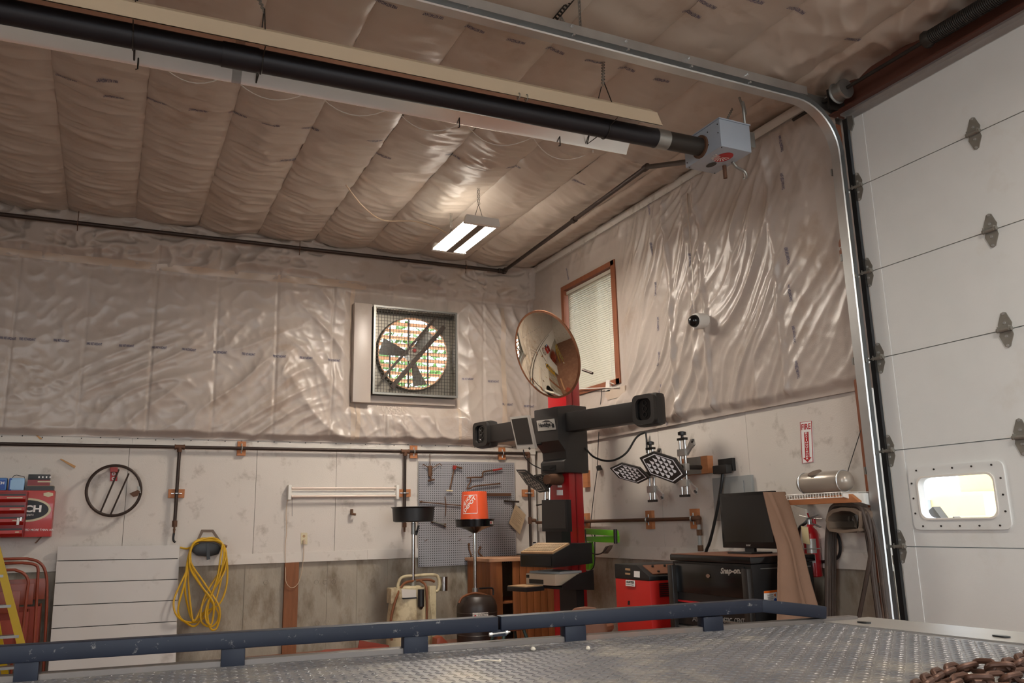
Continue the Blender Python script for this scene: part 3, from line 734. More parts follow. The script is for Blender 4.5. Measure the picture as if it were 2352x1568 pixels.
# burner box
bx0, bx1, by0, by1, bz0, bz1 = -1.30, -1.05, -5.185, -4.815, 3.715, 3.905
bb = MB().box((bx0, by0, bz0), (bx1, by1, bz1)).build('burner_box', M['grey_box'], ht, bevel=0.003)
MB().box((bx0 - 0.006, by0 - 0.006, bz1), (bx1 + 0.006, by1 + 0.006, bz1 + 0.008)).build('box_lid', M['grey_box'], bb)
sc = MB()
for (y, z) in ((by0 + 0.02, bz1 - 0.03), (by0 + 0.02, bz1 - 0.09), (by0 + 0.12, bz1 - 0.04), (by1 - 0.02, bz0 + 0.03), (by0 + 0.15, bz0 + 0.03), (by0 + 0.12, bz0 + 0.06)):
    sc.cyl((bx0, y, z), (bx0 - 0.004, y, z), 0.004, n=6)
for (x, y) in ((bx0 + 0.015, by0 + 0.015), (bx1 - 0.015, by1 - 0.015), (bx0 + 0.015, by1 - 0.02)):
    sc.cyl((x, y, bz0), (x, y, bz0 - 0.004), 0.004, n=6)
sc.build('screw_heads', M['steel_dark'], bb)
# round decal under the box: red disc with white rays, grey plate beside it
dc = V(((bx0 + bx1) / 2 + 0.0, -5.055, bz0 - 0.0015))
dec = MB().add([dc + Vector((0.055 * math.cos(t), 0.075 * math.sin(t), 0)) for t in [2 * math.pi * i / 28 for i in range(28)]] + [dc + Vector((0.055 * math.cos(t), 0.075 * math.sin(t), 0.001)) for t in [2 * math.pi * i / 28 for i in range(28)]], [tuple(range(28)), tuple(range(55, 27, -1))]).build('decal', M['red_print'], bb)
ry = MB()
for i in range(11):
    t = R_(-10 + i * 20); t2 = t + R_(9)
    q = dc + Vector((-0.02, 0.0, -0.001))
    ry.add([q + Vector((0.01 * math.cos(t), 0.014 * math.sin(t), 0)), q + Vector((0.062 * math.cos(t), 0.066 * math.sin(t), 0)), q + Vector((0.062 * math.cos(t2), 0.066 * math.sin(t2), 0)), q + Vector((0.01 * math.cos(t2), 0.014 * math.sin(t2), 0))], [(0, 1, 2, 3)])
ry.build('decal_rays', M['white_print'], dec)
d2 = V((dc.x - 0.0, -4.93, bz0 - 0.0015))
MB().add([d2 + Vector((0.028 * math.cos(t), 0.045 * math.sin(t), 0)) for t in [2 * math.pi * i / 20 for i in range(20)]], [tuple(range(20))]).build('decal', M['steel_dark'], bb)
MB().box((bx1, by0 + 0.03, bz0 + 0.06), (bx1 + 0.07, by0 + 0.12, bz1 - 0.02)).build('gas_valve', M['galv_dull'], ht, bevel=0.006)
MB().cyl((bx1 - 0.03, -4.95, bz0), (bx1 - 0.03, -4.95, bz0 - 0.09), 0.014, n=10).build('inlet_stub', M['rust'], ht)
MB().tube(curve_pts([(bx1 - 0.02, -5.02, bz0), (bx1 + 0.01, -5.02, bz0 - 0.03), (bx1 + 0.05, -5.05, bz0 - 0.07), (bx1 + 0.07, -5.04, bz0 - 0.10), (bx1 + 0.09, -5.0, bz0 - 0.09)], 6), 0.010, 8).build('flex_connector', M['galv_dull'], ht)
MB().tube(curve_pts([(bx1 + 0.03, by0 + 0.07, bz1 - 0.03), (bx1 + 0.01, by0 + 0.05, 4.1), (-0.777, -4.871, 4.200), (-0.768, -4.815, 4.360)], 8), 0.009, 8).build('flex_conduit', M['galv_dull'], ht)
# hangers: wire hoop round the tube and chain to the ceiling
for k, (s, top) in enumerate(((0.73, (-1.801, -4.626, 4.440)), (2.82, (-4.145, -4.517, 4.460)), (3.44, (-4.775, -4.385, 4.460)))):
    c = tp(s)
    hoop = [c + up * (tube_r + 0.004) * math.sin(t) + side * (tube_r + 0.004) * math.cos(t) for t in [R_(a) for a in range(190, 351, 16)]]
    pts = [c - side * 0.02 + up * 0.30] + [c - side * 0.155 + up * 0.0] + hoop + [c + side * 0.235 + up * 0.0] + [c + side * 0.02 + up * 0.30]
    MB().tube(pts, 0.0035, 6).build('wire_hanger', M['steel_dark'], ht)
    if k < 2: chain_mesh([c + up * 0.30, (c + up * 0.30) * 0.0 + V((top[0], top[1], 4.5))], 0.035, 0.011, 0.003).build('hanging_chain', M['hinge'], ht)
chain_mesh([((bx0 + bx1) / 2 + 0.05, -4.95, bz1), (-0.609, -4.561, 4.430)], 0.03, 0.009, 0.003).build('hanging_chain', M['hinge'], ht)
for s in (1.35, 1.40):
    MB().torus(tp(s) - side * 0.165 - up * 0.0, tdn, 0.02, 0.003, 14, 5).build('reflector_clip', M['hinge'], ht)
for s in (0.93, 1.62, 3.42):
    q = tp(s) + side * 0.235
    MB().tube([q + up * 0.02, q - up * 0.045, q - up * 0.05 + tdn * 0.01], 0.004, 5).build('reflector_clip', M['steel_dark'], ht)

# ---- iron gas pipe along the back wall and across to the burner
gp = thing('gas_pipe', (-3.389, -0.200, 4.390), 'dark iron gas pipe under the ceiling along back wall and out to burner', 'pipe')
gy = -0.215
def gl(px): return px
P0 = V((-7.5, gy, 4.345)); P1 = V((-0.50, gy, 4.415))
MB().cyl(P0, P1, 0.021, n=12).build('pipe_run', M['pipe'], gp)
P2 = V((-0.70, -3.55, 4.36)); P3 = V((-1.04, -4.83, 4.2))
MB().cyl((P1.x, P1.y, P1.z), P2, 0.021, n=12).build('pipe_run', M['pipe'], gp)
MB().cyl(P2, (-1.03, -4.75, 3.86), 0.021, n=12).build('pipe_run', M['pipe'], gp)
MB().ball(P1, 0.036).cyl(P1 - Vector((0.07, 0, 0)), P1 + Vector((0.03, 0, 0)), 0.03, n=12).cyl(P1, P1 + (P2 - P1).normalized() * 0.07, 0.03, n=12).build('elbow', M['pipe'], gp)
mid = P1.lerp(P2, 0.58); dv = (P2 - P1).normalized()
MB().cyl(mid - dv * 0.03, mid + dv * 0.03, 0.030, n=12).build('union', M['pipe'], gp)
MB().cyl(P2 - dv * 0.04, P2 + dv * 0.02, 0.030, n=12).build('union', M['pipe'], gp)
for x in (-5.15, -2.98, -1.0):
    q = P0.lerp(P1, (x - P0.x) / (P1.x - P0.x))
    hg = MB().torus(q, (1, 0, 0), 0.026, 0.004, 14, 5).cyl(q + Vector((0, 0, 0.026)), (x, gy, 4.49), 0.004, n=6)
    hg.cyl(q - Vector((0, 0, 0.026)), q - Vector((0, -0.02, 0.075)), 0.004, n=5)
    hg.build('pipe_hanger', M['rust'], gp)

# ---- hanging lamps: the lit one in view and the rest of the row behind the camera
def high_bay(loc, label, ang=0.0, w=0.34, l=0.86):
    t = thing('ceiling_lamp', loc, label, 'lamp', 'hanging tube lamps')
    x, y, z = loc
    u = Vector((math.cos(ang), math.sin(ang), 0)); v = Vector((-math.sin(ang), math.cos(ang), 0)); k = Vector((0, 0, 1)); c = V(loc)
    def pt(a, b, h): return c + u * a + v * b + k * h
    hw, hl = w / 2, l / 2
    for sgn in (1, -1):
        MB().prism([pt(-hw - 0.01, sgn * (hl - 0.035), -0.012), pt(hw + 0.01, sgn * (hl - 0.035), -0.012), pt(hw - 0.01, sgn * (hl - 0.035), 0.065), pt(-hw + 0.01, sgn * (hl - 0.035), 0.065)], v * sgn * 0.05).build('end_cap', M['white_paint'], t)
    MB().prism([pt(-hw, -hl + 0.03, 0.01), pt(-hw * 0.5, -hl + 0.03, 0.06), pt(hw * 0.5, -hl + 0.03, 0.06), pt(hw, -hl + 0.03, 0.01), pt(0.03, -hl + 0.03, 0.035), pt(-0.03, -hl + 0.03, 0.035)], v * (l - 0.06)).build('reflector_tray', M['white_paint'], t)
    for sgn in (1, -1):
        MB().prism([pt(sgn * hw * 0.25 - 0.03, -hl + 0.06, 0.066), pt(sgn * hw * 0.25 + 0.03, -hl + 0.06, 0.066), pt(sgn * hw * 0.25 + 0.03, -hl + 0.06, 0.069), pt(sgn * hw * 0.25 - 0.03, -hl + 0.06, 0.069)], v * (l - 0.12)).build('added_uplight', M['lamp_uplight'], t)
    for sgn in (1, -1):
        a0, a1 = (0.045, hw - 0.012) if sgn > 0 else (-hw + 0.012, -0.045)
        MB().prism([pt(a0, -hl + 0.035, 0.008), pt(a1, -hl + 0.035, 0.0), pt(a1, -hl + 0.035, -0.006), pt((a0 + a1) / 2, -hl + 0.035, -0.010), pt(a0, -hl + 0.035, -0.006)], v * (l - 0.07)).build('lit_diffuser', M['lamp_glow'], t)
    MB().prism([pt(-0.04, -hl + 0.03, -0.016), pt(0.04, -hl + 0.03, -0.016), pt(0.03, -hl + 0.03, 0.04), pt(-0.03, -hl + 0.03, 0.04)], v * (l - 0.06)).build('diffuser_gap', M['hanger'], t)  # brown strip standing in for the dark gap between the glowing diffusers
    for sgn in (1, -1):
        a = pt(0, sgn * (hl - 0.08), 0.22)
        for q in (-0.05, 0.05):
            MB().cyl(pt(q, sgn * (hl - 0.08), 0.06), a, 0.0025, n=5).build('hanger_wire', M['steel_dark'], t)
        for dx in (-0.008, 0.008):
            chain_mesh([a + u * dx, (a.x + u.x * dx, a.y, 4.48)], 0.022, 0.006, 0.002).build('hanging_chain', M['hinge'], t)
    return t
high_bay((-1.74, -1.95, 4.10), 'lit hanging tube lamp with two glowing diffusers below the ceiling')
high_bay((-1.74, -8.6, 4.10), 'lit hanging tube lamp above the truck bed, behind the photographer')
high_bay((-6.2, -8.3, 4.10), 'lit hanging tube lamp left of the photographer')
# cable of the lit lamp
cb_ = MB().tube(curve_pts([(-2.937, -2.032, 4.420), (-2.661, -1.630, 4.400), (-2.399, -1.416, 4.380), (-2.123, -1.548, 4.360), (-1.937, -1.670, 4.280), (-1.907, -1.891, 4.150)], 8), 0.007, 6).build('lamp_cable', M['cord'])
tag(cb_, 'thin pale cable looping across the ceiling to the lit lamp', 'cable')
# string pinned along the ceiling seams
stp = [(-4.648, -3.573, 4.460), (-4.138, -3.503, 4.460), (-3.560, -3.531, 4.460), (-2.958, -3.516, 4.460), (-2.376, -3.505, 4.460), (-1.767, -3.484, 4.460), (-1.173, -3.449, 4.460)]
st = thing('ceiling_string', stp[3], 'white string looping along ceiling from seam to seam', 'string')
pts = []
for a, b in zip(stp[:-1], stp[1:]):
    for k in range(10):
        t = k / 10; p = V(a).lerp(V(b), t); p.z = 4.49 - 0.085 * (1 - (2 * t - 1) ** 2) - 0.03; p.y += 0.10 * (1 - (2 * t - 1) ** 2); pts.append(p)
MB().tube(pts, 0.0035, 5).build('string', M['white_paint'], st)
for a in stp: MB().cyl((a[0], a[1], 4.52), (a[0], a[1], 4.45), 0.008, n=6).build('pin', M['white_paint'], st)

# ---- overhead door track: upright, bend and long ceiling run
tr = thing('door_track', (-0.08, -5.03, FL), 'galvanised overhead door track, upright bending into a long ceiling run', 'track')
def channel(path, name, m, w=0.055, d=0.085, t=0.003, yc=-5.03):
    """C channel swept along a path in the XZ plane, open towards -Y"""
    P = [V(p) for p in path]; n = len(P)
    prof = [(-w / 2, -d), (-w / 2, -d + 0.012), (-w / 2 + 0.004, -d + 0.012), (-w / 2 + 0.004, 0), (w / 2 - 0.004, 0), (w / 2 - 0.004, -d + 0.012), (w / 2, -d + 0.012), (w / 2, -d)]
    prof = [(-w / 2 + 0.008, -d), (-w / 2, -d + 0.006), (-w / 2, -0.006), (-w / 2 + 0.008, 0), (w / 2 - 0.008, 0), (w / 2, -0.006), (w / 2, -d + 0.006), (w / 2 - 0.008, -d),
            (w / 2 - 0.008, -d + t), (w / 2 - t, -d + 0.008), (w / 2 - t, -0.008), (w / 2 - 0.009, -t), (-w / 2 + 0.009, -t), (-w / 2 + t, -0.008), (-w / 2 + t, -d + 0.008), (-w / 2 + 0.008, -d + t)]
    m_ = len(prof); vs = []; fs = []
    for i in range(n):
        dd = (P[min(i + 1, n - 1)] - P[max(i - 1, 0)]).normalized(); nn = Vector((dd.z, 0, -dd.x))
        vs += [P[i] + nn * a + Vector((0, b, 0)) for a, b in prof]
    for i in range(n - 1): fs += [(i * m_ + k, i * m_ + (k + 1) % m_, (i + 1) * m_ + (k + 1) % m_, (i + 1) * m_ + k) for k in range(m_)]
    return MB().add(vs, fs).build(name, m, tr)
ZT = 4.315; RT = 0.38; XV = -0.085
bend = [(XV - RT + RT * math.cos(R_(a)), -4.99, ZT - RT + RT * math.sin(R_(a))) for a in range(0, 91, 9)]
channel([(XV, -4.99, FL + 0.02), (XV, -4.99, 2.0), bend[0]], 'upright_track', M['galv'])
channel(bend, 'bend', M['galv'])
channel([bend[-1], (-3.0, -4.965, ZT), (-8.0, -4.90, ZT)], 'ceiling_track', M['galv'])
# stiffening angle riding on the ceiling run
MB().prism([(-0.35, -5.06, ZT + 0.035), (-0.35, -5.06, ZT + 0.10), (-0.35, -5.056, ZT + 0.10), (-0.35, -5.056, ZT + 0.039), (-0.35, -4.98, ZT + 0.039), (-0.35, -4.98, ZT + 0.035)], (-7.6, 0.09, 0)).build('stiffener', M['galv'], tr)
MB().prism([(-0.05, -5.045, ZT + 0.05), (-0.42, -5.045, ZT + 0.065), (-0.42, -5.045, ZT + 0.03), (-0.30, -5.045, ZT + 0.0), (-0.05, -5.045, ZT - 0.08)], (0, 0.006, 0)).build('flag_bracket', M['galv_dull'], tr)
MB().box((-0.055, -5.118, FL), (-0.03, -5.08, 4.2)).build('shadow_gap', M['black'], tr)  # black strip standing in for the shade between track and door edge
bo = MB()
for x in (-0.9, -1.4, -1.9, -2.3, -3.0, -3.8):
    bo.cyl((x, -5.05, ZT + 0.07), (x, -5.07, ZT + 0.07), 0.008, n=8).cyl((x, -5.06, ZT), (x, -5.08, ZT), 0.008, n=8)
bo.build('track_bolts', M['galv'], tr)
for (x, z) in ((-0.1, 0.9), (-0.1, 1.65), (-0.1, 2.4), (-0.1, 3.15), (-0.1, 3.8)):
    MB().box((-0.11, -4.988, z), (0.0, -4.975, z + 0.05)).build('jamb_bracket', M['galv_dull'], tr)
# punched angle hanger from track to ceiling
hg = thing('punched_hanger', (-2.162, -4.935, 4.420), 'perforated steel angle hanger holding the door track to the ceiling', 'hanger')
def punched(p, q, w=0.032, n=14, name='punched_strip', m=None, up=(0, 1, 0)):
    p = V(p); q = V(q); d = q - p; s = d.cross(V(up)).normalized() * w / 2; mb = MB(); th = d.cross(s).normalized() * 0.003
    for sg in (1, -1): mb.bar(p + s * sg * 0.75, q + s * sg * 0.75, w * 0.25, 0.003, th)
    for i in range(n + 1):
        c = p.lerp(q, i / n); mb.cbox(c, (w * 0.6, d.length / n * 0.5, 0.003), s, d)
    return mb.build(name, m or M['galv_dull'], hg)
punched((-2.181, -4.961, 4.400), (-2.380, -5.279, 4.520))
punched((-2.262, -4.957, 4.400), (-2.362, -5.016, 4.460), n=8)
punched((-2.382, -4.973, 4.450), (-2.338, -5.217, 4.520), n=10, m=M['steel_dark'])

# ---- torsion shaft with cable drum and spring above the door
ts = thing('torsion_shaft', (-0.2, -6.5, 4.33), 'steel torsion shaft with cable drum and dark spring above overhead door', 'shaft')
zt_ = 4.335; xt_ = -0.19
MB().cyl((xt_, -4.75, zt_), (xt_, -9.4, zt_), 0.013, n=10).build('shaft', M['steel_dark'], ts)
MB().lathe([(0.03, 0), (0.075, 0.0), (0.078, 0.008), (0.066, 0.014), (0.066, 0.075), (0.074, 0.08), (0.07, 0.095), (0.03, 0.1)], (xt_, -5.17, zt_), (0, -1, 0), 24).build('cable_drum', M['galv_dull'], ts)
sp = MB(); 
sp.tube([(xt_ + 0.045 * math.cos(a), -5.95 - a / (2 * math.pi) * 0.012, zt_ + 0.045 * math.sin(a)) for a in [2 * math.pi * i / 10 for i in range(1800)]], 0.0055, 4)
sp.build('torsion_spring', M['steel_dark'], ts)
MB().lathe([(0.02, 0), (0.055, 0.0), (0.058, 0.02), (0.045, 0.05)], (xt_, -5.90, zt_), (0, -1, 0), 18).build('winding_cone', M['steel_dark'], ts)
MB().box((xt_ - 0.02, -5.12, zt_ - 0.09), (-0.06, -5.105, zt_ + 0.06)).build('end_bearing_plate', M['steel_dark'], ts)

# ---- exhaust fan in the back wall
fn = thing('exhaust_fan', (-1.6, -0.1, FZ0), 'square exhaust fan with wire guard and open shutter in the back wall', 'fan')
fx0, fx1, fz0, fz1, fyf = -2.11, -1.10, 2.825, 3.84, -0.15
def frame4(mb, y0, y1, o, i):
    mb.box((fx0 - o, y0, fz0 - o), (fx0 + i, y1, fz1 + o)); mb.box((fx1 - i, y0, fz0 - o), (fx1 + o, y1, fz1 + o))
    mb.box((fx0 + i, y0, fz0 - o), (fx1 - i, y1, fz0 + i)); mb.box((fx0 + i, y0, fz1 - i), (fx1 - i, y1, fz1 + o)); return mb
frame4(MB(), fyf, 0.05, 0.0, 0.03).build('housing', M['fan_metal'], fn)
# curb wrapped in foil around the housing
cf = MB().box((fx0 - 0.22, -0.13, fz0 - 0.10), (fx0 - 0.015, -0.02, fz1 + 0.02)).box((fx0 - 0.22, -0.07, fz0 - 0.09), (fx1 + 0.01, -0.02, fz0 - 0.005)).build('wrapped_curb', M['foil'], fn, bevel=0.01)
# flat orifice panel with round hole
cx_, cz_, fr = (fx0 + fx1) / 2 - 0.03, (fz0 + fz1) / 2, 0.44
orp = MB(); n = 64; vs = []; fs = []
sq = []
for i in range(n):
    a = 2 * math.pi * i / n; c, s = math.cos(a), math.sin(a); k = 0.5 / max(abs(c), abs(s))
    sq.append(((fx0 + fx1) / 2 + c * k * 1.0, (fz0 + fz1) / 2 + s * k * 1.0))
for (x, z) in sq: vs.append((x, 0.02, z))
for i in range(n): a = 2 * math.pi * i / n; vs.append((cx_ + 0.03 + fr * math.cos(a), 0.02, cz_ + fr * math.sin(a)))
for i in range(n): a = 2 * math.pi * i / n; vs.append((cx_ + 0.03 + (fr - 0.02) * math.cos(a), -0.05, cz_ + (fr - 0.02) * math.sin(a)))
for i in range(n):
    j = (i + 1) % n; fs += [(i, j, n + j, n + i), (n + i, n + j, 2 * n + j, 2 * n + i)]
orp.add(vs, fs).build('orifice_panel', M['fan_metal'], fn)
MB().torus((cx_ + 0.03, -0.05, cz_), (0, 1, 0), fr - 0.02, 0.008, 64, 6).build('orifice_lip', M['slat'], fn)
# motor, blades, struts
mc = (cx_ + 0.03, -0.02, cz_)
MB().cyl((mc[0], -0.09, mc[2]), (mc[0], 0.05, mc[2]), 0.075, n=20).build('motor', M['fan_metal'], fn)
MB().cyl((mc[0], -0.10, mc[2] + 0.03), (mc[0], -0.085, mc[2] + 0.03), 0.025, n=10).build('motor_badge', M['tool_red'], fn)
for k in range(3):
    a = R_(-75 + 120 * k); mb = MB(); vs = []; fs = []
    for i in range(7):
        r = 0.06 + 0.052 * i; hw = 0.045 + 0.012 * i; tw = R_(38 - 4 * i)
        rd = Vector((math.cos(a), 0, math.sin(a))); tg = Vector((-math.sin(a), 0, math.cos(a)))
        c = V((mc[0], 0.03, mc[2])) + rd * r
        vs += [c + (tg * math.cos(tw) + Vector((0, 1, 0)) * math.sin(tw)) * hw, c - (tg * math.cos(tw) + Vector((0, 1, 0)) * math.sin(tw)) * hw * 0.7]
    for i in range(6): fs.append((2 * i, 2 * i + 1, 2 * i + 3, 2 * i + 2))
    mb.add(vs, fs).add([V(p) + Vector((0, 0.003, 0)) for p in vs], [f[::-1] for f in fs]).build('blade', M['galv_dull'], fn)
e0 = V((cx_ + 0.03, 0, cz_)); dd = Vector((math.cos(R_(50)), 0, math.sin(R_(50)))); pp = Vector((-dd.z, 0, dd.x))
for o_s, w in ((0.085, 0.028), (-0.06, 0.05)):
    a = e0 + pp * o_s - dd * 0.50; b = e0 + pp * o_s + dd * 0.50
    MB().bar((a.x, -0.10, a.z), (b.x, -0.10, b.z), w, 0.02, (0, 1, 0)).build('motor_strut', M['fan_dark'], fn)
# shutter: slats and upright bars outside
for i in range(12):
    z = fz0 + 0.05 + i * 0.085
    MB().cbox((cx_ + 0.03, 0.16, z), (1.02, 0.002, 0.058), (1, 0, 0), (0, 0.55, 0.83)).build('shutter_slat', M['slat'], fn)
for x in (-0.23, 0.0, 0.24):
    MB().box((cx_ + 0.03 + x - 0.008, 0.11, fz0), (cx_ + 0.03 + x + 0.008, 0.125, fz1)).build('shutter_bar', M['fan_dark'], fn)
wg = MB()
for i in range(29):
    x = fx0 + 0.02 + (fx1 - fx0 - 0.04) * i / 28
    wg.box((x - 0.002, fyf - 0.005, fz0 + 0.01), (x + 0.002, fyf - 0.001, fz1 - 0.01))
for i in range(27):
    z = fz0 + 0.02 + (fz1 - fz0 - 0.04) * i / 26
    wg.box((fx0 + 0.01, fyf - 0.007, z - 0.002), (fx1 - 0.01, fyf - 0.005, z + 0.002))
tag(wg.build('wire_guard', M['steel_dark'], fn, flat=True), kind='stuff')
frame4(MB(), fyf - 0.012, fyf, 0.004, 0.018).build('guard_frame', M['galv_dull'], fn)
portal('daylight_portal', (cx_, 0.22, cz_), (R_(-90), 0, 0), 1.0, 1.0)
# shrubs beyond the shutter
def shrub(name, c, r, n, label):
    mb = MB(); rnd = random.Random(int(c[0] * 100))
    for i in range(n):
        d = Vector((rnd.gauss(0, 1), rnd.gauss(0, 1), rnd.gauss(0, 1))).normalized() * (rnd.random() ** 0.4)
        p = V(c) + Vector((d.x * r[0], d.y * r[1], d.z * r[2])); u = Vector((rnd.gauss(0, 1), rnd.gauss(0, 1), rnd.gauss(0, 1))).normalized(); w = u.orthogonal().normalized()
        s = 0.07 + rnd.random() * 0.06
        mb.add([p - u * s, p + w * s * 0.5, p + u * s, p - w * s * 0.5], [(0, 1, 2, 3)])
    t = thing(name, (c[0], c[1], FL - 0.12), label, 'tree')
    tag(mb.build('foliage', M['leaf'], t, flat=True), kind='stuff')
    MB().cyl((c[0], c[1], FL - 0.12), (c[0], c[1], c[2]), 0.1, 0.05, n=8).build('trunk', M['wood_post'], t)
shrub('leafy_tree', (-0.6, 3.4, 3.6), (1.9, 0.8, 1.9), 1500, 'green leafy tree glimpsed through the fan shutter')

# ================================================================== THINGS ON AND BY THE BACK WALL
# ---- compressed air pipe with drops
ap = thing('air_pipe', (-2.819, -0.050, 2.224), 'dark iron air pipe with three drops clamped along the back wall', 'pipe')
oy = -0.055; zp = 2.20
def apx(px): return px
MB().cyl((-7.6, oy, 2.195), (-0.13, oy, 2.205), 0.0165, n=12).build('pipe_run', M['pipe'], ap)
xd = [-4.065, -1.697, -0.140]
ze = [1.458, 1.416, 1.113]
for i, (x, z) in enumerate(zip(xd, ze)):
    MB().cyl((x, oy, zp), (x, oy, z), 0.0165, n=12).build('pipe_drop', M['pipe'], ap)
    if i < 2:
        MB().cyl((x - 0.045, oy, zp), (x + 0.045, oy, zp), 0.023, n=12).cyl((x, oy, zp), (x, oy, zp - 0.05), 0.023, n=12).cyl((x - 0.048, oy, zp), (x - 0.036, oy, zp), 0.026, n=12).cyl((x + 0.036, oy, zp), (x + 0.048, oy, zp), 0.026, n=12).build('tee', M['rust'], ap)
x = xd[2]
MB().ball((x, oy, zp), 0.026).cyl((x, oy, zp), (x, oy, zp - 0.05), 0.024, n=12).cyl((x, oy, zp), (x - 0.05, oy, zp), 0.024, n=12).build('elbow', M['rust'], ap)
zb = 1.414
MB().cyl((x, oy, zb + 0.04), (x, oy, zb - 0.04), 0.023, n=12).cyl((x, oy, zb), (x + 0.07, oy, zb), 0.021, n=12).build('tee', M['rust'], ap)
MB().cyl((x, oy, zb), (-0.06, oy, zb), 0.0165, n=12).build('pipe_run', M['pipe'], ap)
# coupling and fittings at the end of the first two drops
x = xd[0]; z = ze[0]
MB().cyl((x, oy, z + 0.02), (x, oy, z - 0.04), 0.024, n=12).build('coupling', M['rust'], ap)
MB().cyl((x, oy, z - 0.04), (x, oy, z - 0.10), 0.010, n=10).cyl((x, oy, z - 0.06), (x, oy, z - 0.075), 0.014, n=6).build('nipple', M['tool_rust'], ap)
MB().tube(curve_pts([(x, oy, z - 0.10), (x - 0.004, oy, z - 0.14), (x + 0.0, oy, z - 0.17), (x + 0.018, oy, z - 0.19)], 5), 0.011, 8).build('hose_end', M['black'], ap)
x = xd[1]; z = ze[1]
MB().cyl((x, oy, z), (x, oy, z - 0.05), 0.022, n=12).cyl((x, oy, z - 0.05), (x, oy, z - 0.10), 0.011, n=10).build('coupling', M['rust'], ap)
def clamp_block(c, w, h, horiz, par=ap, wall='A', pr=0.0165):
    """wood block with a pipe strap; horiz = pipe runs horizontally"""
    x, y, z = c
    if wall == 'A':
        b = MB().box((x - w / 2, -0.036, z - h / 2), (x + w / 2, -0.001, z + h / 2)).build('wood_block', M['wood_block'], par)
        st = MB()
        if horiz:
            st.tube([(x, -0.037, z + 0.05), (x, -0.04, z + 0.022)] + [(x, oy - 0.021 * math.sin(t) * 0.9, z + 0.021 * math.cos(t)) for t in [R_(a) for a in range(20, 161, 20)]] + [(x, -0.04, z - 0.022), (x, -0.037, z - 0.05)], 0.007, 5)
        else:
            st.tube([(x + 0.05, -0.037, z), (x + 0.022, -0.04, z)] + [(x + 0.021 * math.cos(t), oy - 0.021 * math.sin(t) * 0.9, z) for t in [R_(a) for a in range(20, 161, 20)]] + [(x - 0.022, -0.04, z), (x - 0.05, -0.037, z)], 0.007, 5)
        st.build('strap', M['galv'], b)
    else:
        b = MB().box((-0.036, y - w / 2, z - h / 2), (-0.001, y + w / 2, z + h / 2)).build('wood_block', M['wood_block'], par)
        MB().tube([(-0.037, y, z + 0.05), (-0.04, y, z + 0.022)] + [(oy - 0.021 * math.sin(t) * 0.9, y, z + 0.021 * math.cos(t)) for t in [R_(a) for a in range(20, 161, 20)]] + [(-0.04, y, z - 0.022), (-0.037, y, z - 0.05)], 0.007, 5).build('strap', M['galv_dull'], b)
    return b
for px in ((-3.465, -0.030, 2.217), (-1.587, -0.030, 2.217), (-0.479, -0.030, 2.217)):
    clamp_block((px[0], 0, zp), 0.085, 0.145, True)
clamp_block((xd[0], 0, 1.742), 0.15, 0.085, False)
clamp_block((xd[1], 0, 1.740), 0.15, 0.085, False)
clamp_block((xd[2], 0, 1.735), 0.15, 0.085, False)

# the branch along the right wall
bp_ = thing('air_pipe', (-0.050, -2.065, 1.389), 'dark iron air pipe along the right wall with elbow and grey drop', 'pipe')
yb = -3.109; zb2 = 1.388
MB().cyl((oy, -0.06, zb2), (oy, yb, zb2), 0.0165, n=12).build('pipe_run', M['rust'], bp_)
MB().ball((oy, yb, zb2), 0.028).cyl((oy, yb, zb2), (oy, yb + 0.05, zb2), 0.024, n=12).cyl((oy, yb, zb2), (oy, yb, zb2 - 0.05), 0.024, n=12).build('elbow', M['rust'], bp_)
ztop = 1.126
MB().cyl((oy, yb, zb2), (oy, yb, ztop), 0.0165, n=12).build('pipe_drop', M['grey_panel'], bp_)
for f in (0.45, 0.95):
    z = zb2 + (ztop - zb2) * f
    MB().cyl((oy, yb, z + 0.025), (oy, yb, z - 0.025), 0.024, n=8).build('coupling', M['tool_rust'], bp_)
for px in ((-0.030, -1.159, 1.411), (-0.030, -2.338, 1.393), (-0.030, -3.017, 1.391)):
    clamp_block((0, px[1], zb2), 0.10, 0.17, True, bp_, 'B')
wbk = MB().box((-0.036, -1.193 - 0.05, 1.747), (-0.001, -1.193 + 0.05, 1.927)).build('wood_block', M['wood_block'])
tag(wbk, 'bare wood block screwed to right wall just behind red aligner column', 'wood block')

# ---- red tin cabinet with dispenser rack, and the cans on it
tc_ = thing('parts_cabinet', (-5.253, -0.100, 1.354), 'red tin tyre repair cabinet on the wall, lettered CH on an oval', 'cabinet')
cpx = [(-5.488, -0.220, 1.766), (-5.122, -0.220, 1.765), (-5.104, -0.220, 1.351), (-5.449, -0.220, 1.359)]
cz0, cz1 = cpx[2][2], cpx[1][2]; cx1 = cpx[1][0]; cx0 = -5.75
MB().box((cx0, -0.22, cz0), (cx1, -0.001, cz1)).build('case', M['red_tech'], tc_, bevel=0.004)
ov = V((-5.342, -0.223, 1.591)); ow, oh = 0.205, 0.107
def ell(c, a, b, y, n=36): return [(c.x + a * math.cos(2 * math.pi * i / n), y, c.z + b * math.sin(2 * math.pi * i / n)) for i in range(n)]
MB().prism(ell(ov, ow, oh, -0.2225), (0, 0.002, 0)).build('oval_border', M['ivory'], tc_)
MB().prism(ell(ov, ow - 0.02, oh - 0.018, -0.2235), (0, 0.002, 0)).build('oval', M['black_print'], tc_)
flat_text('lettering', 'TECH', (-5.462, -0.226, 1.573), V((-5.217, -0.226, 1.574)) - V((-5.463, -0.226, 1.577)), (0, 0, 0.062), M['white_print'], tc_, bold=0.04)
flat_text('lettering', 'Tire Repairs', (-5.398, -0.226, 1.534), V((-5.272, -0.226, 1.532)) - V((-5.398, -0.226, 1.534)), (0, 0, 0.03), M['white_print'], tc_, shear=0.3)
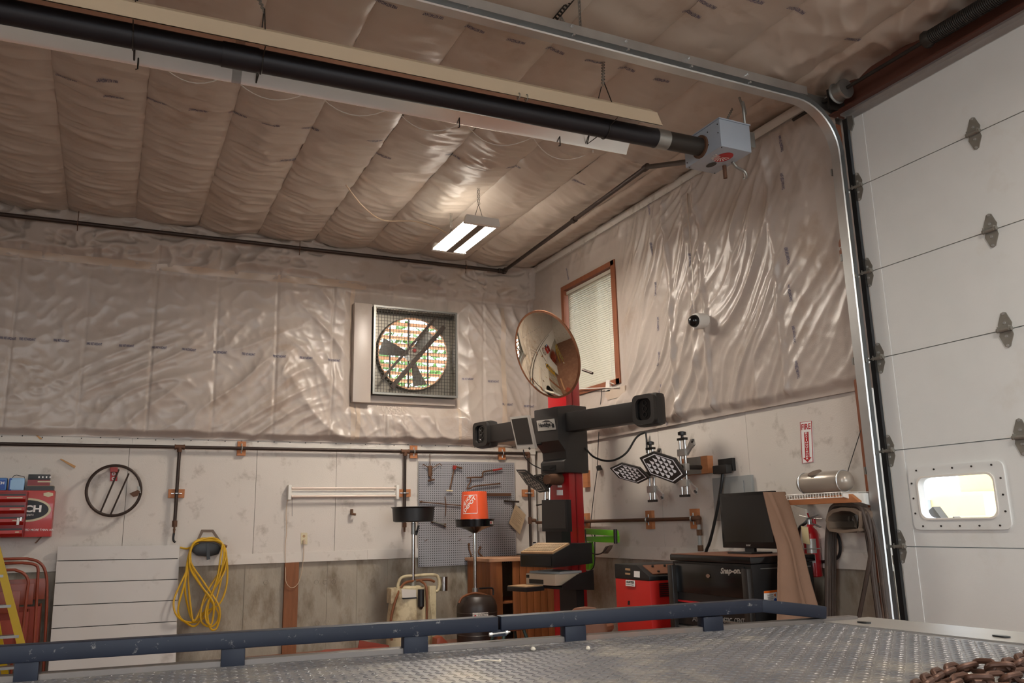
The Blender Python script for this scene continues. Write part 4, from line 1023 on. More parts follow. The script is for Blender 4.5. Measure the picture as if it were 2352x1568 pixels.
flat_text('lettering', "NEED MORE THAN AIR", (-5.352, -0.226, 1.407), V((-5.101, -0.226, 1.409)) - V((-5.353, -0.226, 1.414)), (0, 0, 0.019), M['white_print'], tc_, bold=0.01)
MB().prism([(-5.211, -0.223, 1.742), (-5.173, -0.223, 1.749), (-5.134, -0.223, 1.741), (-5.132, -0.223, 1.718), (-5.170, -0.223, 1.706), (-5.209, -0.223, 1.718)], (0, 0.002, 0)).build('maker_label', M['ivory'], tc_)
rk = thing('dispenser_rack', (-5.406, -0.330, 1.359), 'dark red tin dispenser rack with four bins at left edge', 'rack')
rz0, rz1 = 1.355, 1.752; rx1 = -5.329; rx0 = -5.55
MB().box((rx0, -0.36, rz0), (rx1, -0.222, rz1)).build('body', M['red_dark'], rk, bevel=0.003)
hh = (rz1 - rz0) / 4
for i in range(4):
    z = rz1 - hh * (i + 1)
    MB().prism([(rx0 + 0.005, -0.36, z + 0.004), (rx0 + 0.005, -0.40, z + 0.03), (rx0 + 0.005, -0.40, z + hh * 0.58), (rx0 + 0.005, -0.395, z + hh * 0.58), (rx0 + 0.005, -0.36, z + 0.03)], (rx1 - rx0 - 0.012, 0, 0)).build('bin', M['red_tech'], rk)
    MB().box((rx0 + 0.01, -0.362, z + hh * 0.60), (rx1 - 0.012, -0.358, z + hh * 0.75)).build('bin_slot', M['black'], rk)
    MB().box((rx1 - 0.15 + 0.03 * i, -0.4015, z + hh * 0.38), (rx1 - 0.03, -0.4, z + hh * 0.46)).build('print_strip', M['ivory'], rk)
MB().box((rx1 - 0.055, -0.42, rz0 + hh * 1.05), (rx1 - 0.035, -0.40, rz0 + hh * 1.65)).cyl((rx1 - 0.025, -0.405, rz0 + hh * 1.4), (rx1 - 0.025, -0.405, rz0 + hh * 1.7), 0.012, n=10).build('valve_stems', M['chrome'], rk)
# cans and boxes on top
cz = cz1
for (x0, x1, m, lab, face) in ((-5.567 - 0.09, -5.510, 'blue_can', 'blue solvent can cut by left edge, on red rack', 'blue_can'), (-5.493, -5.373, 'blue_light', 'pale blue can with wire handle on top of red rack', 'blue_light')):
    t = thing('solvent_can', ((x0 + x1) / 2, -0.17, cz), lab, 'can')
    ztp = 1.880
    MB().box((x0, -0.21, cz), (x1, -0.12, ztp)).build('body', M[m], t, bevel=0.012)
    MB().box((x0 + 0.01, -0.213, cz + 0.012), (x1 - 0.01, -0.211, ztp - 0.02)).build('label', M['blue_light' if m == 'blue_light' else 'blue_print'], t)
    if m == 'blue_light':
        MB().box((x0 - 0.002, -0.212, cz), (x0 + 0.022, -0.119, ztp - 0.004)).build('side', M['blue_print'], t, bevel=0.008)
        MB().tube([(x0 + 0.01, -0.165, ztp - 0.01), (x0 + 0.03, -0.165, ztp + 0.022), (x0 + 0.05, -0.165, ztp + 0.026), (x1 - 0.01, -0.165, ztp + 0.012), (x1, -0.165, ztp - 0.02)], 0.003, 6).build('handle', M['black'], t)
    else:
        flat_text('lettering', 'TECH', (x1 - 0.11, -0.2135, cz + 0.055), (0.09, 0, 0), (0, 0, 0.025), M['white_print'], t, bold=0.03)
fb = thing('flat_box', (-5.242, -0.200, 1.762), 'flat black box lying on red cabinet under red and black box', 'box')
fz = 1.806
MB().box((-5.356, -0.20, cz + 0.001), (-5.136, -0.03, fz)).build('carton', M['black'], fb)
MB().box((-5.356, -0.199, fz), (-5.136, -0.03, fz + 0.004)).build('lid', M['beige'], fb)
rbx = thing('valve_box', (-5.264, -0.150, 1.812), 'small red and black carton on top of the red cabinet', 'box')
z0, z1 = fz + 0.005, 1.914; xa, xb = -5.351, -5.176
MB().box((xa, -0.17, z0), (xb, -0.05, z0 + (z1 - z0) * 0.52)).build('lower_half', M['red_dark'], rbx)
MB().box((xa, -0.17, z0 + (z1 - z0) * 0.52), (xb, -0.05, z1)).build('upper_half', M['black'], rbx, bevel=0.002)
for i in range(4):
    MB().box((xa + 0.082 + i * 0.03, -0.1715, z0 + (z1 - z0) * 0.68), (xa + 0.094 + i * 0.03, -0.1705, z0 + (z1 - z0) * 0.84)).build('pictogram', M['white_print'], rbx)
MB().box((xa + 0.08, -0.1712, z0 + 0.03), (xa + 0.19, -0.1702, z0 + 0.042)).build('print_strip', M['ivory'], rbx)
st_ = MB().prism([(-5.208, -0.100, 1.353), (-5.194, -0.100, 1.353), (-5.237, -0.100, 1.292), (-5.251, -0.100, 1.296)], (0, 0.01, 0)).build('scraper', M['tool_rust'], org=(-5.220, -0.100, 1.291))
tag(st_, 'thin dark scraper hanging below the red tin cabinet', 'tool')

# ---- wheel ring on red hook
rg = thing('steel_ring', (-4.611, -0.100, 1.528), 'dark steel ring with two cross rods hung on a red wall hook', 'ring')
rc = V((-4.629, -0.100, 1.770)); rr_ = 0.238
tl = Vector((0.10, -1, 0.05)).normalized()
MB().torus(rc, tl, rr_, 0.014, 56, 8).build('rim', M['pipe'], rg)
for (a, b) in (((-4.602, -0.100, 1.969), (-4.732, -0.120, 1.558)), ((-4.511, -0.100, 1.932), (-4.648, -0.120, 1.524))):
    MB().cyl(a, b, 0.008, n=8).build('cross_rod', M['pipe'], rg)
MB().prism([(-4.494, -0.140, 1.739), (-4.424, -0.140, 1.772), (-4.400, -0.140, 1.759), (-4.420, -0.140, 1.714), (-4.458, -0.140, 1.706)], (0, 0.006, 0)).build('flap', M['rust'], rg)
MB().prism([(-4.430, -0.125, 1.806), (-4.407, -0.125, 1.806), (-4.391, -0.125, 1.743), (-4.415, -0.125, 1.752)], (0, 0.02, 0)).build('clasp', M['hinge'], rg)
hk = thing('wall_hook', (-4.639, -0.020, 1.869), 'small red hook plate with two white washers holding the steel ring', 'hook')
MB().prism([(-4.679, -0.012, 1.995), (-4.614, -0.012, 1.995), (-4.608, -0.012, 1.865), (-4.670, -0.012, 1.865)], (0, 0.011, 0)).build('plate', M['red_print'], hk)
MB().box((-4.675, -0.012, 1.986), (-4.612, -0.120, 1.946)).build('hook_arm', M['tool_red'], hk)
for px in ((-4.644, -0.013, 1.932), (-4.641, -0.013, 1.886)):
    MB().torus(px, (0, 1, 0), 0.012, 0.006, 14, 6).build('washer', M['white_print'], hk)

# ---- leaning white board of six planks
lb = thing('leaning_board', (-4.533, -0.250, 0.154), 'large white grooved panel leaning on the back wall below the pipe drop', 'board')
TL, TR_, BL, BR = V((-5.061, -0.060, 1.263)), V((-4.009, -0.060, 1.244)), V((-5.035, -0.280, 0.185)), V((-3.991, -0.280, 0.133))
zbot = FL + 0.005; BL.z = BR.z = zbot
gv = [0.0, 0.118, 0.293, 0.467, 0.640, 0.815, 1.0]
for a, b in zip(gv[:-1], gv[1:]):
    g = 0.0035
    q = [TL.lerp(BL, a + g), TR_.lerp(BR, a + g), TR_.lerp(BR, b - g), TL.lerp(BL, b - g)]
    MB().prism(q, (0, 0.02, 0)).build('plank', M['board'], lb)
MB().prism([TL + Vector((0.01, 0.012, -0.01)), TR_ + Vector((-0.01, 0.012, -0.01)), BR + Vector((-0.01, 0.012, 0.01)), BL + Vector((0.01, 0.012, 0.01))], (0, 0.012, 0)).build('backing', M['steel_dark'], lb)

# ---- yellow hose on its hanger
hh_ = thing('hose_hanger', (-3.733, -0.050, 1.093), 'brown bracket hose hanger on back wall carrying the yellow hose', 'hanger')
yo = lambda p, d: (p[0], -d, p[2])
MB().prism([(-3.879, -0.100, 1.220), (-3.816, -0.100, 1.386), (-3.705, -0.100, 1.383), (-3.607, -0.100, 1.246), (-3.601, -0.100, 1.212), (-3.650, -0.100, 1.268), (-3.716, -0.100, 1.358), (-3.798, -0.100, 1.360), (-3.852, -0.100, 1.244)], (0, 0.02, 0)).build('top_loop', M['hanger'], hh_)
arcp = [(-3.898, -0.100, 1.196), (-3.876, -0.100, 1.237), (-3.830, -0.100, 1.269), (-3.749, -0.100, 1.283), (-3.666, -0.100, 1.264), (-3.623, -0.100, 1.229), (-3.600, -0.100, 1.195), (-3.622, -0.100, 1.204), (-3.665, -0.100, 1.239), (-3.748, -0.100, 1.258), (-3.820, -0.100, 1.243), (-3.867, -0.100, 1.211)]
MB().prism(arcp, (0, 0.10, 0)).build('saddle', M['hanger'], hh_)
MB().prism([(-3.896, -0.110, 1.225), (-3.822, -0.110, 1.256), (-3.741, -0.110, 1.262), (-3.658, -0.110, 1.243), (-3.623, -0.110, 1.204), (-3.644, -0.110, 1.146), (-3.733, -0.110, 1.124), (-3.835, -0.110, 1.136), (-3.885, -0.110, 1.171)], (0, 0.09, 0)).build('pouch', M['black'], hh_, bevel=0.006)
MB().prism([(-3.766, -0.120, 1.250), (-3.741, -0.120, 1.250), (-3.721, -0.120, 1.099), (-3.753, -0.120, 1.092)], (0, 0.01, 0)).build('strap', M['black'], hh_)
HOSE = [(-3.747, -0.080, 1.279), (-3.900, -0.110, 1.213), (-3.942, -0.200, 1.003), (-4.042, -0.260, 0.732), (-3.982, -0.260, 0.571), (-3.819, -0.110, 0.515), (-3.682, -0.122, 0.620), (-3.607, -0.110, 0.903), (-3.595, -0.122, 1.203), (-3.781, -0.088, 1.301), (-3.897, -0.122, 1.221), (-3.946, -0.212, 0.923), (-4.000, -0.272, 0.651), (-3.926, -0.212, 0.531), (-3.799, -0.122, 0.499), (-3.671, -0.134, 0.825), (-3.607, -0.122, 1.028), (-3.601, -0.134, 1.212), (-3.717, -0.096, 1.295), (-3.899, -0.134, 1.229), (-3.949, -0.224, 0.884), (-3.900, -0.134, 0.655), (-3.843, -0.146, 0.536), (-3.747, -0.134, 0.605), (-3.611, -0.146, 0.679), (-3.552, -0.134, 0.901), (-3.603, -0.146, 1.221), (-3.750, -0.104, 1.288), (-3.896, -0.146, 1.238), (-3.920, -0.158, 0.960), (-3.866, -0.146, 0.593), (-3.832, -0.158, 0.536), (-3.754, -0.146, 0.707), (-3.643, -0.158, 0.866), (-3.573, -0.146, 1.027), (-3.609, -0.158, 1.230), (-3.783, -0.112, 1.293), (-3.898, -0.158, 1.242), (-3.895, -0.170, 1.041), (-3.752, -0.158, 0.789), (-3.621, -0.170, 0.580), (-3.670, -0.158, 0.469), (-3.778, -0.170, 0.530), (-3.757, -0.158, 0.749), (-3.590, -0.170, 1.070), (-3.614, -0.158, 1.234), (-3.720, -0.120, 1.304), (-3.895, -0.170, 1.246), (-3.906, -0.182, 1.083), (-3.765, -0.170, 0.872), (-3.618, -0.182, 0.641), (-3.630, -0.170, 0.456), (-3.696, -0.182, 0.465), (-3.722, -0.170, 0.667), (-3.620, -0.182, 0.989), (-3.615, -0.170, 1.238), (-3.752, -0.128, 1.279), (-3.892, -0.182, 1.250), (-3.913, -0.194, 1.042), (-3.798, -0.182, 0.854), (-3.678, -0.194, 0.686), (-3.682, -0.182, 0.496), (-3.733, -0.194, 0.529), (-3.738, -0.182, 0.649), (-3.658, -0.194, 0.909), (-3.621, -0.182, 1.243)]
yh = thing('air_hose', (-3.776, -0.120, 0.445), 'coiled yellow air hose hanging in loops from the wall hanger', 'hose')
MB().tube(curve_pts(HOSE, 7), 0.0095, 8).build('hose', M['yellow_hose'], yh)
MB().tube(curve_pts([(-3.888, -0.100, 1.229), (-3.930, -0.090, 1.209), (-3.967, -0.060, 1.210), (-3.999, -0.050, 1.219)], 6), 0.0095, 8).build('hose_tail', M['yellow_hose'], yh)
MB().cyl((-3.622, -0.120, 1.238), (-3.571, -0.120, 1.215), 0.014, n=10).build('brass_coupler', M['tool_rust'], yh)

# ---- fluorescent strip
fs_ = thing('strip_light', (-2.397, -0.050, 1.750), 'unlit twin-tube fluorescent strip light on the white back wall', 'strip light')
xa, xb = -2.964, -1.787; zt, zm, zl = 1.791, 1.745, 1.708
MB().prism([(xa, 0, zm - 0.022), (xa, -0.045, zm - 0.022), (xa, -0.045, zm + 0.022), (xa, 0, zm + 0.022)], (xb - xa, 0, 0)).build('channel', M['white_paint'], fs_)
for z in (zt, zl):
    MB().cyl((xa + 0.02, -0.065, z), (xb - 0.02, -0.065, z), 0.013, n=12).build('tube', M['tube_glass'], fs_)
for x in (xa, xb):
    MB().box((x - 0.016, -0.085, zl - 0.035), (x + 0.016, 0, zt + 0.035)).build('end_cap', M['white_paint'], fs_, bevel=0.004)
MB().cyl((-2.933, -0.050, 1.697), (-2.926, -0.050, 1.505), 0.002, n=5).build('pull_chain', M['steel_dark'], fs_)
MB().tube(curve_pts([(-2.973, -0.030, 1.680), (-2.984, -0.020, 1.551), (-2.972, -0.020, 1.350), (-2.979, -0.020, 1.174), (-2.968, -0.030, 0.956), (-2.963, -0.050, 0.845), (-2.913, -0.050, 0.786), (-2.852, -0.050, 0.809), (-2.809, -0.040, 0.915), (-2.790, -0.030, 1.081), (-2.790, -0.030, 1.222)], 7), 0.0035, 6).build('power_cord', M['cord'], fs_)
ol = thing('wall_outlet', (-2.783, 0.000, 1.212), 'ivory wall outlet with a plug, under the strip light', 'outlet')
MB().prism([(-2.820, -0.006, 1.334), (-2.752, -0.006, 1.332), (-2.748, -0.006, 1.212), (-2.816, -0.006, 1.214)], (0, 0.006, 0)).build('cover_plate', M['ivory'], ol)
for (q, w) in (((-2.787, -0.006, 1.297), 0.014), ((-2.786, -0.006, 1.248), 0.014)):
    MB().cyl(q, (q[0], q[1] - 0.003, q[2]), w, n=14).build('socket', M['beige'], ol)
MB().box((-2.786 - 0.012, -0.035, 1.230 - 0.012), (-2.786 + 0.012, -0.008, 1.248 + 0.008)).build('plug', M['cord'], ol, bevel=0.004)
el = MB().cyl((-2.279, 0.000, 1.538), (-2.295, -0.060, 1.537), 0.014, n=10).cyl((-2.293, -0.050, 1.569), (-2.292, -0.050, 1.509), 0.016, n=10).cyl((-2.292, -0.050, 1.519), (-2.249, -0.050, 1.513), 0.013, n=10).build('pipe_fitting', M['tool_rust'])
tag(el, 'small rusty pipe elbow sticking out of white wall right of outlet', 'fitting')

# ---- pegboard with tools
pgd = thing('pegboard', (-0.958, -0.030, 0.921), 'grey pegboard on the back wall holding rusty hand tools', 'pegboard')
PX0, PX1, PZ0, PZ1 = -1.527, -0.318, 0.934, 2.095
MB().box((PX0, -0.03, PZ0), (PX1, -0.022, PZ1)).build('board', M['peg'], pgd)
for x in (PX0 + 0.03, PX1 - 0.06, (PX0 + PX1) / 2):
    MB().box((x, -0.022, PZ0 + 0.02), (x + 0.03, -0.013, PZ1 - 0.02)).build('batten', M['wood_block'], pgd)
ho = MB(); nx = int((PX1 - PX0) / 0.0254); nz = int((PZ1 - PZ0) / 0.0254)
for i in range(nx):
    for j in range(nz):
        x = PX0 + 0.015 + i * 0.0254; z = PZ0 + 0.012 + j * 0.0254; r = 0.0058
        ho.add([(x + r * math.cos(R_(60 * k)), -0.0304, z + r * math.sin(R_(60 * k))) for k in range(6)], [(0, 1, 2, 3, 4, 5)])
tag(ho.build('peg_holes', M['hole'], pgd, flat=True), kind='stuff')
def tool(name, label, loc, cat='tool'): return thing(name, loc, label, cat)
def tpath(pts, r, n=8): return MB().tube(pts, r, n)
t = tool('bearing_puller', 'rusty three-arm puller hanging at the top left of the pegboard', (-1.388, -0.060, 1.869))
MB().prism([(-1.426, -0.075, 2.044), (-1.378, -0.075, 2.044), (-1.378, -0.075, 1.941), (-1.394, -0.075, 1.902), (-1.420, -0.075, 1.931)], (0, 0.03, 0)).build('body', M['tool_rust'], t, bevel=0.004)
MB().cyl((-1.404, -0.060, 2.173), (-1.399, -0.060, 2.040), 0.004, n=6).build('rod', M['tool_rust'], t)
for a, b, c in (((-1.420, -0.060, 2.025), (-1.483, -0.060, 2.059), (-1.488, -0.060, 2.044)), ((-1.368, -0.060, 2.021), (-1.283, -0.060, 2.071), (-1.256, -0.060, 2.047))):
    MB().tube([a, b, c], 0.005, 6).build('arm', M['tool_rust'], t)
MB().cyl((-1.394, -0.060, 1.918), (-1.389, -0.060, 1.888), 0.012, n=8).build('neck', M['tool_rust'], t)
MB().cyl((-1.425, -0.060, 1.874), (-1.347, -0.060, 1.889), 0.010, n=8).build('foot', M['rust'], t)
t = tool('slide_hammer', 'red-headed hammer tool hanging right of the puller', (-1.124, -0.060, 1.747))
MB().cyl((-1.101, -0.060, 2.033), (-1.161, -0.060, 1.776), 0.0085, n=8).build('handle', M['tool_rust'], t)
MB().prism([(-1.118, -0.075, 2.052), (-1.080, -0.075, 2.048), (-1.091, -0.075, 2.003), (-1.123, -0.075, 2.007)], (0, 0.03, 0)).build('head', M['tool_red'], t, bevel=0.003)
MB().cyl((-1.090, -0.060, 2.039), (-1.009, -0.060, 2.019), 0.011, n=10).build('peen', M['tool_rust'], t)
MB().cyl((-1.204, -0.060, 1.766), (-1.124, -0.060, 1.761), 0.008, n=8).build('foot', M['ivory'], t)
t = tool('speed_brace', 'cranked brace with red grip on the upper right of the pegboard', (-0.730, -0.060, 1.906))
MB().tube(curve_pts([(-0.950, -0.060, 1.910), (-0.851, -0.060, 1.916), (-0.757, -0.060, 1.921), (-0.746, -0.060, 1.972), (-0.712, -0.060, 1.987), (-0.616, -0.060, 1.998)], 5), 0.009, 8).build('crank', M['tool_rust'], t)
MB().cyl((-0.616, -0.060, 1.998), (-0.497, -0.060, 2.019), 0.012, n=10).build('grip', M['tool_red'], t)
t = tool('pry_handle', 'rusty bent pry handle below the cranked brace', (-0.743, -0.060, 1.776))
MB().tube(curve_pts([(-0.951, -0.060, 1.786), (-0.908, -0.060, 1.791), (-0.864, -0.060, 1.811), (-0.742, -0.060, 1.826), (-0.523, -0.060, 1.846)], 5), 0.0085, 8).build('bar', M['tool_rust'], t)
MB().tube(curve_pts([(-0.901, -0.060, 1.905), (-0.907, -0.060, 1.860), (-0.935, -0.060, 1.821), (-0.946, -0.060, 1.786)], 5), 0.007, 6).build('jaw', M['rust'], t)
t = MB().box((-0.705, -0.060, 1.736), (-0.386, -0.040, 1.700)).build('flat_bar', M['rust']); tag(t, 'long flat rusty steel bar on the pegboard behind the orange pail', 'tool')
t = tool('lug_wrench', 'long thin crossed lug wrench in the middle of the pegboard', (-1.228, -0.050, 1.470))
MB().tube([(-1.509, -0.050, 1.642), (-1.003, -0.050, 1.594)], 0.006, 7).build('long_bar', M['tool_rust'], t)
MB().cyl((-1.519, -0.050, 1.642), (-1.489, -0.050, 1.642), 0.010, n=8).build('socket_end', M['tool_rust'], t)
MB().tube(curve_pts([(-1.214, -0.045, 1.699), (-1.204, -0.045, 1.601), (-1.210, -0.045, 1.485)], 5), 0.006, 7).build('cross_bar', M['tool_rust'], t)
t = tool('open_wrench', 'short rusty open-ended wrench low on pegboard by the oil pan', (-1.291, -0.050, 1.371))
MB().bar((-1.367, -0.045, 1.429), (-1.215, -0.045, 1.379), 0.012, 0.022, (0, 1, 0)).build('shank', M['hinge'], t)
for q in ((-1.367, -0.045, 1.429), (-1.215, -0.045, 1.379)):
    MB().torus(q, (0, 1, 0), 0.014, 0.007, 12, 6, 0.6, 5.6).build('jaw', M['tool_rust'], t)
t = tool('tee_handle', 'black T handle wrench at the right edge of pegboard', (-0.371, -0.050, 1.568))
MB().cyl((-0.472, -0.050, 1.645), (-0.278, -0.050, 1.633), 0.010, n=8).build('cross_bar', M['pipe'], t)
MB().cyl((-0.352, -0.050, 1.639), (-0.360, -0.050, 1.563), 0.007, n=8).build('stem', M['pipe'], t)
t = tool('notice_sheet', 'aged printed notice sheet hanging crooked from T handle', (-0.310, -0.050, 1.257), 'notice')
nq = [(-0.329, -0.060, 1.603), (-0.195, -0.060, 1.480), (-0.281, -0.060, 1.256), (-0.420, -0.060, 1.388)]
MB().prism(nq, (0, 0.004, 0)).build('sheet', M['paper'], t)
n0, n1, n3 = V(nq[0]), V(nq[1]), V(nq[3])
for k in range(9):
    f = 0.25 + 0.07 * k; a = n0.lerp(n3, f) + (n1 - n0) * 0.12; b = n0.lerp(n3, f) + (n1 - n0) * (0.86 if k % 3 else 0.6)
    MB().bar(a + Vector((0, -0.001, 0)), b + Vector((0, -0.001, 0)), 0.001, 0.003, (0, 1, 0)).build('print_line', M['tool_rust'], t)
for pts, lab in (([(-0.926, -0.050, 1.160), (-0.921, -0.050, 1.102), (-0.885, -0.050, 1.005)], 'left of the two rusty bent levers low on the pegboard'), ([(-0.786, -0.050, 1.122), (-0.808, -0.050, 1.069), (-0.739, -0.050, 1.004)], 'right of the two rusty bent levers low on the pegboard')):
    t = MB().tube(curve_pts(pts, 5), 0.009, 8).ball(pts[0], 0.016, 10).ball(pts[-1], 0.012, 8).build('bent_lever', M['tool_rust']); tag(t, lab, 'tool', 'bent levers on the pegboard')
for q in ((-1.455, -0.030, 1.217), (-1.051, -0.030, 1.211), (-0.917, -0.030, 1.247)):
    MB().tube([q, (q[0], q[1] - 0.03, q[2] - 0.005), (q[0] + 0.02, q[1] - 0.04, q[2] + 0.012)], 0.003, 6).build('peg_hook', M['tool_rust'], pgd)

# ---- waste oil drainers
D1 = -0.5
od = thing('oil_drainer', (-1.716, D1, FL), 'cream oil drain tank with wide black pan on a steel mast', 'oil drainer')
ox = -1.787
ztk = 0.773
MB().lathe([(0.235, FL + 0.02), (0.24, FL + 0.1), (0.235, 0.45), (0.215, 0.62), (0.18, 0.76), (0.145, ztk - 0.03), (0.11, ztk)], (ox, D1, 0), n=28, squash=0.8, u=(1, 0, 0)).build('tank', M['cream'], od)
px0, px1 = -1.584, -1.511
MB().box((px0, D1 - 0.05, FL), (px1, D1 + 0.03, 0.761)).build('side_post', M['cream'], od, bevel=0.004)
MB().box((ox - 0.23, D1 - 0.1, ztk - 0.16), (ox - 0.16, D1 + 0.05, ztk - 0.01)).build('side_box', M['cream'], od, bevel=0.01)
MB().tube(curve_pts([(-1.977, -0.500, 0.705), (-1.925, -0.500, 0.702), (-1.908, -0.500, 0.800), (-1.861, -0.500, 0.863), (-1.695, -0.500, 0.873), (-1.511, -0.500, 0.869), (-1.467, -0.500, 0.832), (-1.458, -0.500, 0.756), (-1.482, -0.500, 0.705), (-1.536, -0.500, 0.708)], 5), 0.016, 10).build('handle', M['cream'], od)
mx_ = -1.749; zpan = 1.417
MB().cyl((mx_, D1, ztk - 0.02), (mx_, D1, zpan + 0.02), 0.020, n=14).build('mast', M['chrome'], od)
MB().cyl((mx_, D1, ztk - 0.02), (mx_, D1, ztk + 0.05), 0.034, n=12).build('mast_collar', M['hinge'], od)
zc = 1.322
MB().cyl((mx_, D1, zc - 0.03), (mx_, D1, zc + 0.09), 0.026, n=12).build('lock_collar', M['galv_dull'], od)
MB().bar((mx_ + 0.03, D1, zc - 0.04), (mx_ + 0.06, D1, zc + 0.06), 0.012, 0.02).cyl((mx_, D1, zc), (mx_ + 0.05, D1, zc), 0.008, n=8).build('lock_lever', M['black'], od)
zr = 1.570
MB().lathe([(0.03, zpan), (0.19, zpan + 0.002), (0.212, zpan + 0.012), (0.222, zr - 0.01), (0.235, zr), (0.235, zr + 0.005), (0.218, zr), (0.205, zpan + 0.02), (0.0001, zpan + 0.012)], (mx_, D1, 0), n=40).build('pan', M['black'], od)
for pts in ([(-1.749, -0.520, 0.820), (-1.863, -0.550, 0.801), (-1.953, -0.600, 0.688), (-2.008, -0.620, 0.537), (-2.025, -0.620, 0.413), (-2.010, -0.620, 0.266)], [(-1.677, -0.530, 0.817), (-1.651, -0.620, 0.772), (-1.652, -0.660, 0.646), (-1.656, -0.660, 0.455), (-1.656, -0.660, 0.244)], [(-1.719, -0.500, 0.822), (-1.623, -0.500, 0.826), (-1.550, -0.500, 0.818), (-1.511, -0.500, 0.799)]):
    MB().tube(curve_pts(pts, 6), 0.013, 8).build('hose', M['brown_hose'], od)
MB().cyl((-1.739, -0.720, 0.748), (-1.739, -0.720, 0.583), 0.034, n=14).cyl((-1.739, -0.720, 0.583), (-1.738, -0.720, 0.553), 0.034, 0.01, n=14).build('filter_can', M['black'], od)
MB().cyl((-1.408, -0.500, 0.847), (-1.409, -0.500, 0.705), 0.040, n=18).build('steel_cup', M['chrome'], od)
MB().prism([(-1.929, -0.665, 0.759), (-1.771, -0.665, 0.742), (-1.771, -0.665, 0.653), (-1.919, -0.665, 0.674)], (0, 0.004, 0)).build('label', M['white_trim'], od)
MB().prism([(-1.929, -0.668, 0.670), (-1.767, -0.668, 0.670), (-1.767, -0.668, 0.657), (-1.911, -0.668, 0.657)], (0, 0.004, 0)).build('label_bar', M['black_print'], od)

D2 = -0.95
o2 = thing('oil_drainer', (-1.225, D2, FL), 'dark steel waste oil drum with funnel pan on a chrome mast', 'oil drainer')
cx2 = -1.222; zt2 = 0.689; zs2 = 0.571
MB().lathe([(0.19, FL + 0.02), (0.205, FL + 0.06), (0.205, FL + 0.16), (0.209, FL + 0.165), (0.205, FL + 0.17), (0.205, zs2 - 0.06), (0.209, zs2 - 0.055), (0.205, zs2 - 0.05), (0.205, zs2), (0.19, zs2 + 0.05), (0.15, zs2 + 0.10), (0.08, zt2 - 0.005), (0.0001, zt2)], (cx2, D2, 0), n=36).build('drum', M['dark_tank'], o2)
mx2 = -1.238; zf = 1.293
MB().cyl((mx2, D2, zt2), (mx2, D2, zf), 0.018, n=14).build('mast', M['chrome'], o2)
MB().cyl((mx2, D2, zt2 - 0.02), (mx2, D2, zt2 + 0.06), 0.030, n=12).build('mast_collar', M['galv_dull'], o2)
fcx = -1.238; zrim = 1.429
MB().lathe([(0.02, zf), (0.04, zf + 0.01), (0.10, zf + 0.04), (0.195, zrim - 0.07), (0.20, zrim - 0.005), (0.21, zrim), (0.21, zrim + 0.005), (0.19, zrim - 0.002), (0.188, zrim - 0.06), (0.0001, zf + 0.03)], (fcx, D2, 0), n=40).build('funnel_pan', M['black_gloss'], o2)
def on_cyl(cx, cy, r, a0, a1, z0, z1): return lambda a, b: (cx + r * math.sin(a0 + (a1 - a0) * a), cy - r * math.cos(a0 + (a1 - a0) * a), z0 + (z1 - z0) * b)
def cyl_patch(name, m, parent, cx, cy, r, a0, a1, z0, z1, n=8):
    f = on_cyl(cx, cy, r, a0, a1, z0, z1); vs = [f(i / n, 0) for i in range(n + 1)] + [f(i / n, 1) for i in range(n + 1)]
    return MB().add(vs, [(i, i + 1, n + 2 + i, n + 1 + i) for i in range(n)]).build(name, m, parent)
zl0, zl1 = 0.459, 0.528
lbl = cyl_patch('label', M['white_trim'], o2, cx2, D2, 0.2065, -0.62, 0.16, zl0 - 0.045, zl1 - 0.001)
text('lettering', 'JohnDow', on_cyl(cx2, D2, 0.2078, -0.38, 0.08, zl0 + 0.01, zl1 - 0.02), M['black_print'], lbl, bold=0.02, shear=0.2)
text('lettering', 'Industries', on_cyl(cx2, D2, 0.2078, -0.38, 0.08, zl0 - 0.035, zl0 + 0.0), M['black_print'], lbl, bold=0.02, shear=0.2)
f_ = on_cyl(cx2, D2, 0.2072, -0.56, -0.42, zl0 - 0.025, zl0 + 0.05)
MB().add([f_(0.5 + 0.5 * math.cos(t), 0.5 + 0.5 * math.sin(t)) for t in [2 * math.pi * i / 16 for i in range(16)]], [tuple(range(16))]).build('logo_disc', M['red_print'], lbl)
text('lettering', 'JD', on_cyl(cx2, D2, 0.2082, -0.53, -0.45, zl0 - 0.01, zl0 + 0.035), M['white_print'], lbl, bold=0.03)
zu = 0.232
lb2 = cyl_patch('label', M['white_trim'], o2, cx2, D2, 0.2065, -0.46, -0.04, zu - 0.014, zu + 0.014)
text('lettering', 'USED OIL', on_cyl(cx2, D2, 0.2075, -0.43, -0.07, zu - 0.009, zu + 0.009), M['black_print'], lb2, bold=0.02)
MB().tube(curve_pts([(-1.193, -0.950, 0.742), (-1.081, -0.950, 0.741), (-1.042, -0.950, 0.730), (-1.038, -0.950, 0.670)], 4), 0.009, 8).build('handle', M['black'], o2)
MB().tube(curve_pts([(-1.459, -1.050, 0.624), (-1.412, -1.050, 0.679), (-1.268, -1.000, 0.702), (-1.148, -1.000, 0.679), (-1.067, -1.000, 0.624), (-1.057, -1.050, 0.534), (-1.069, -1.050, 0.409)], 6), 0.012, 8).build('hose', M['brown_hose'], o2)
f2 = cyl_patch('maker_plate', M['white_trim'], o2, fcx, D2, 0.2005, 0.48, 0.86, zrim - 0.05, zrim - 0.018)
cyl_patch('plate_mark', M['red_print'], f2, fcx, D2, 0.2012, 0.52, 0.64, zrim - 0.046, zrim - 0.022)
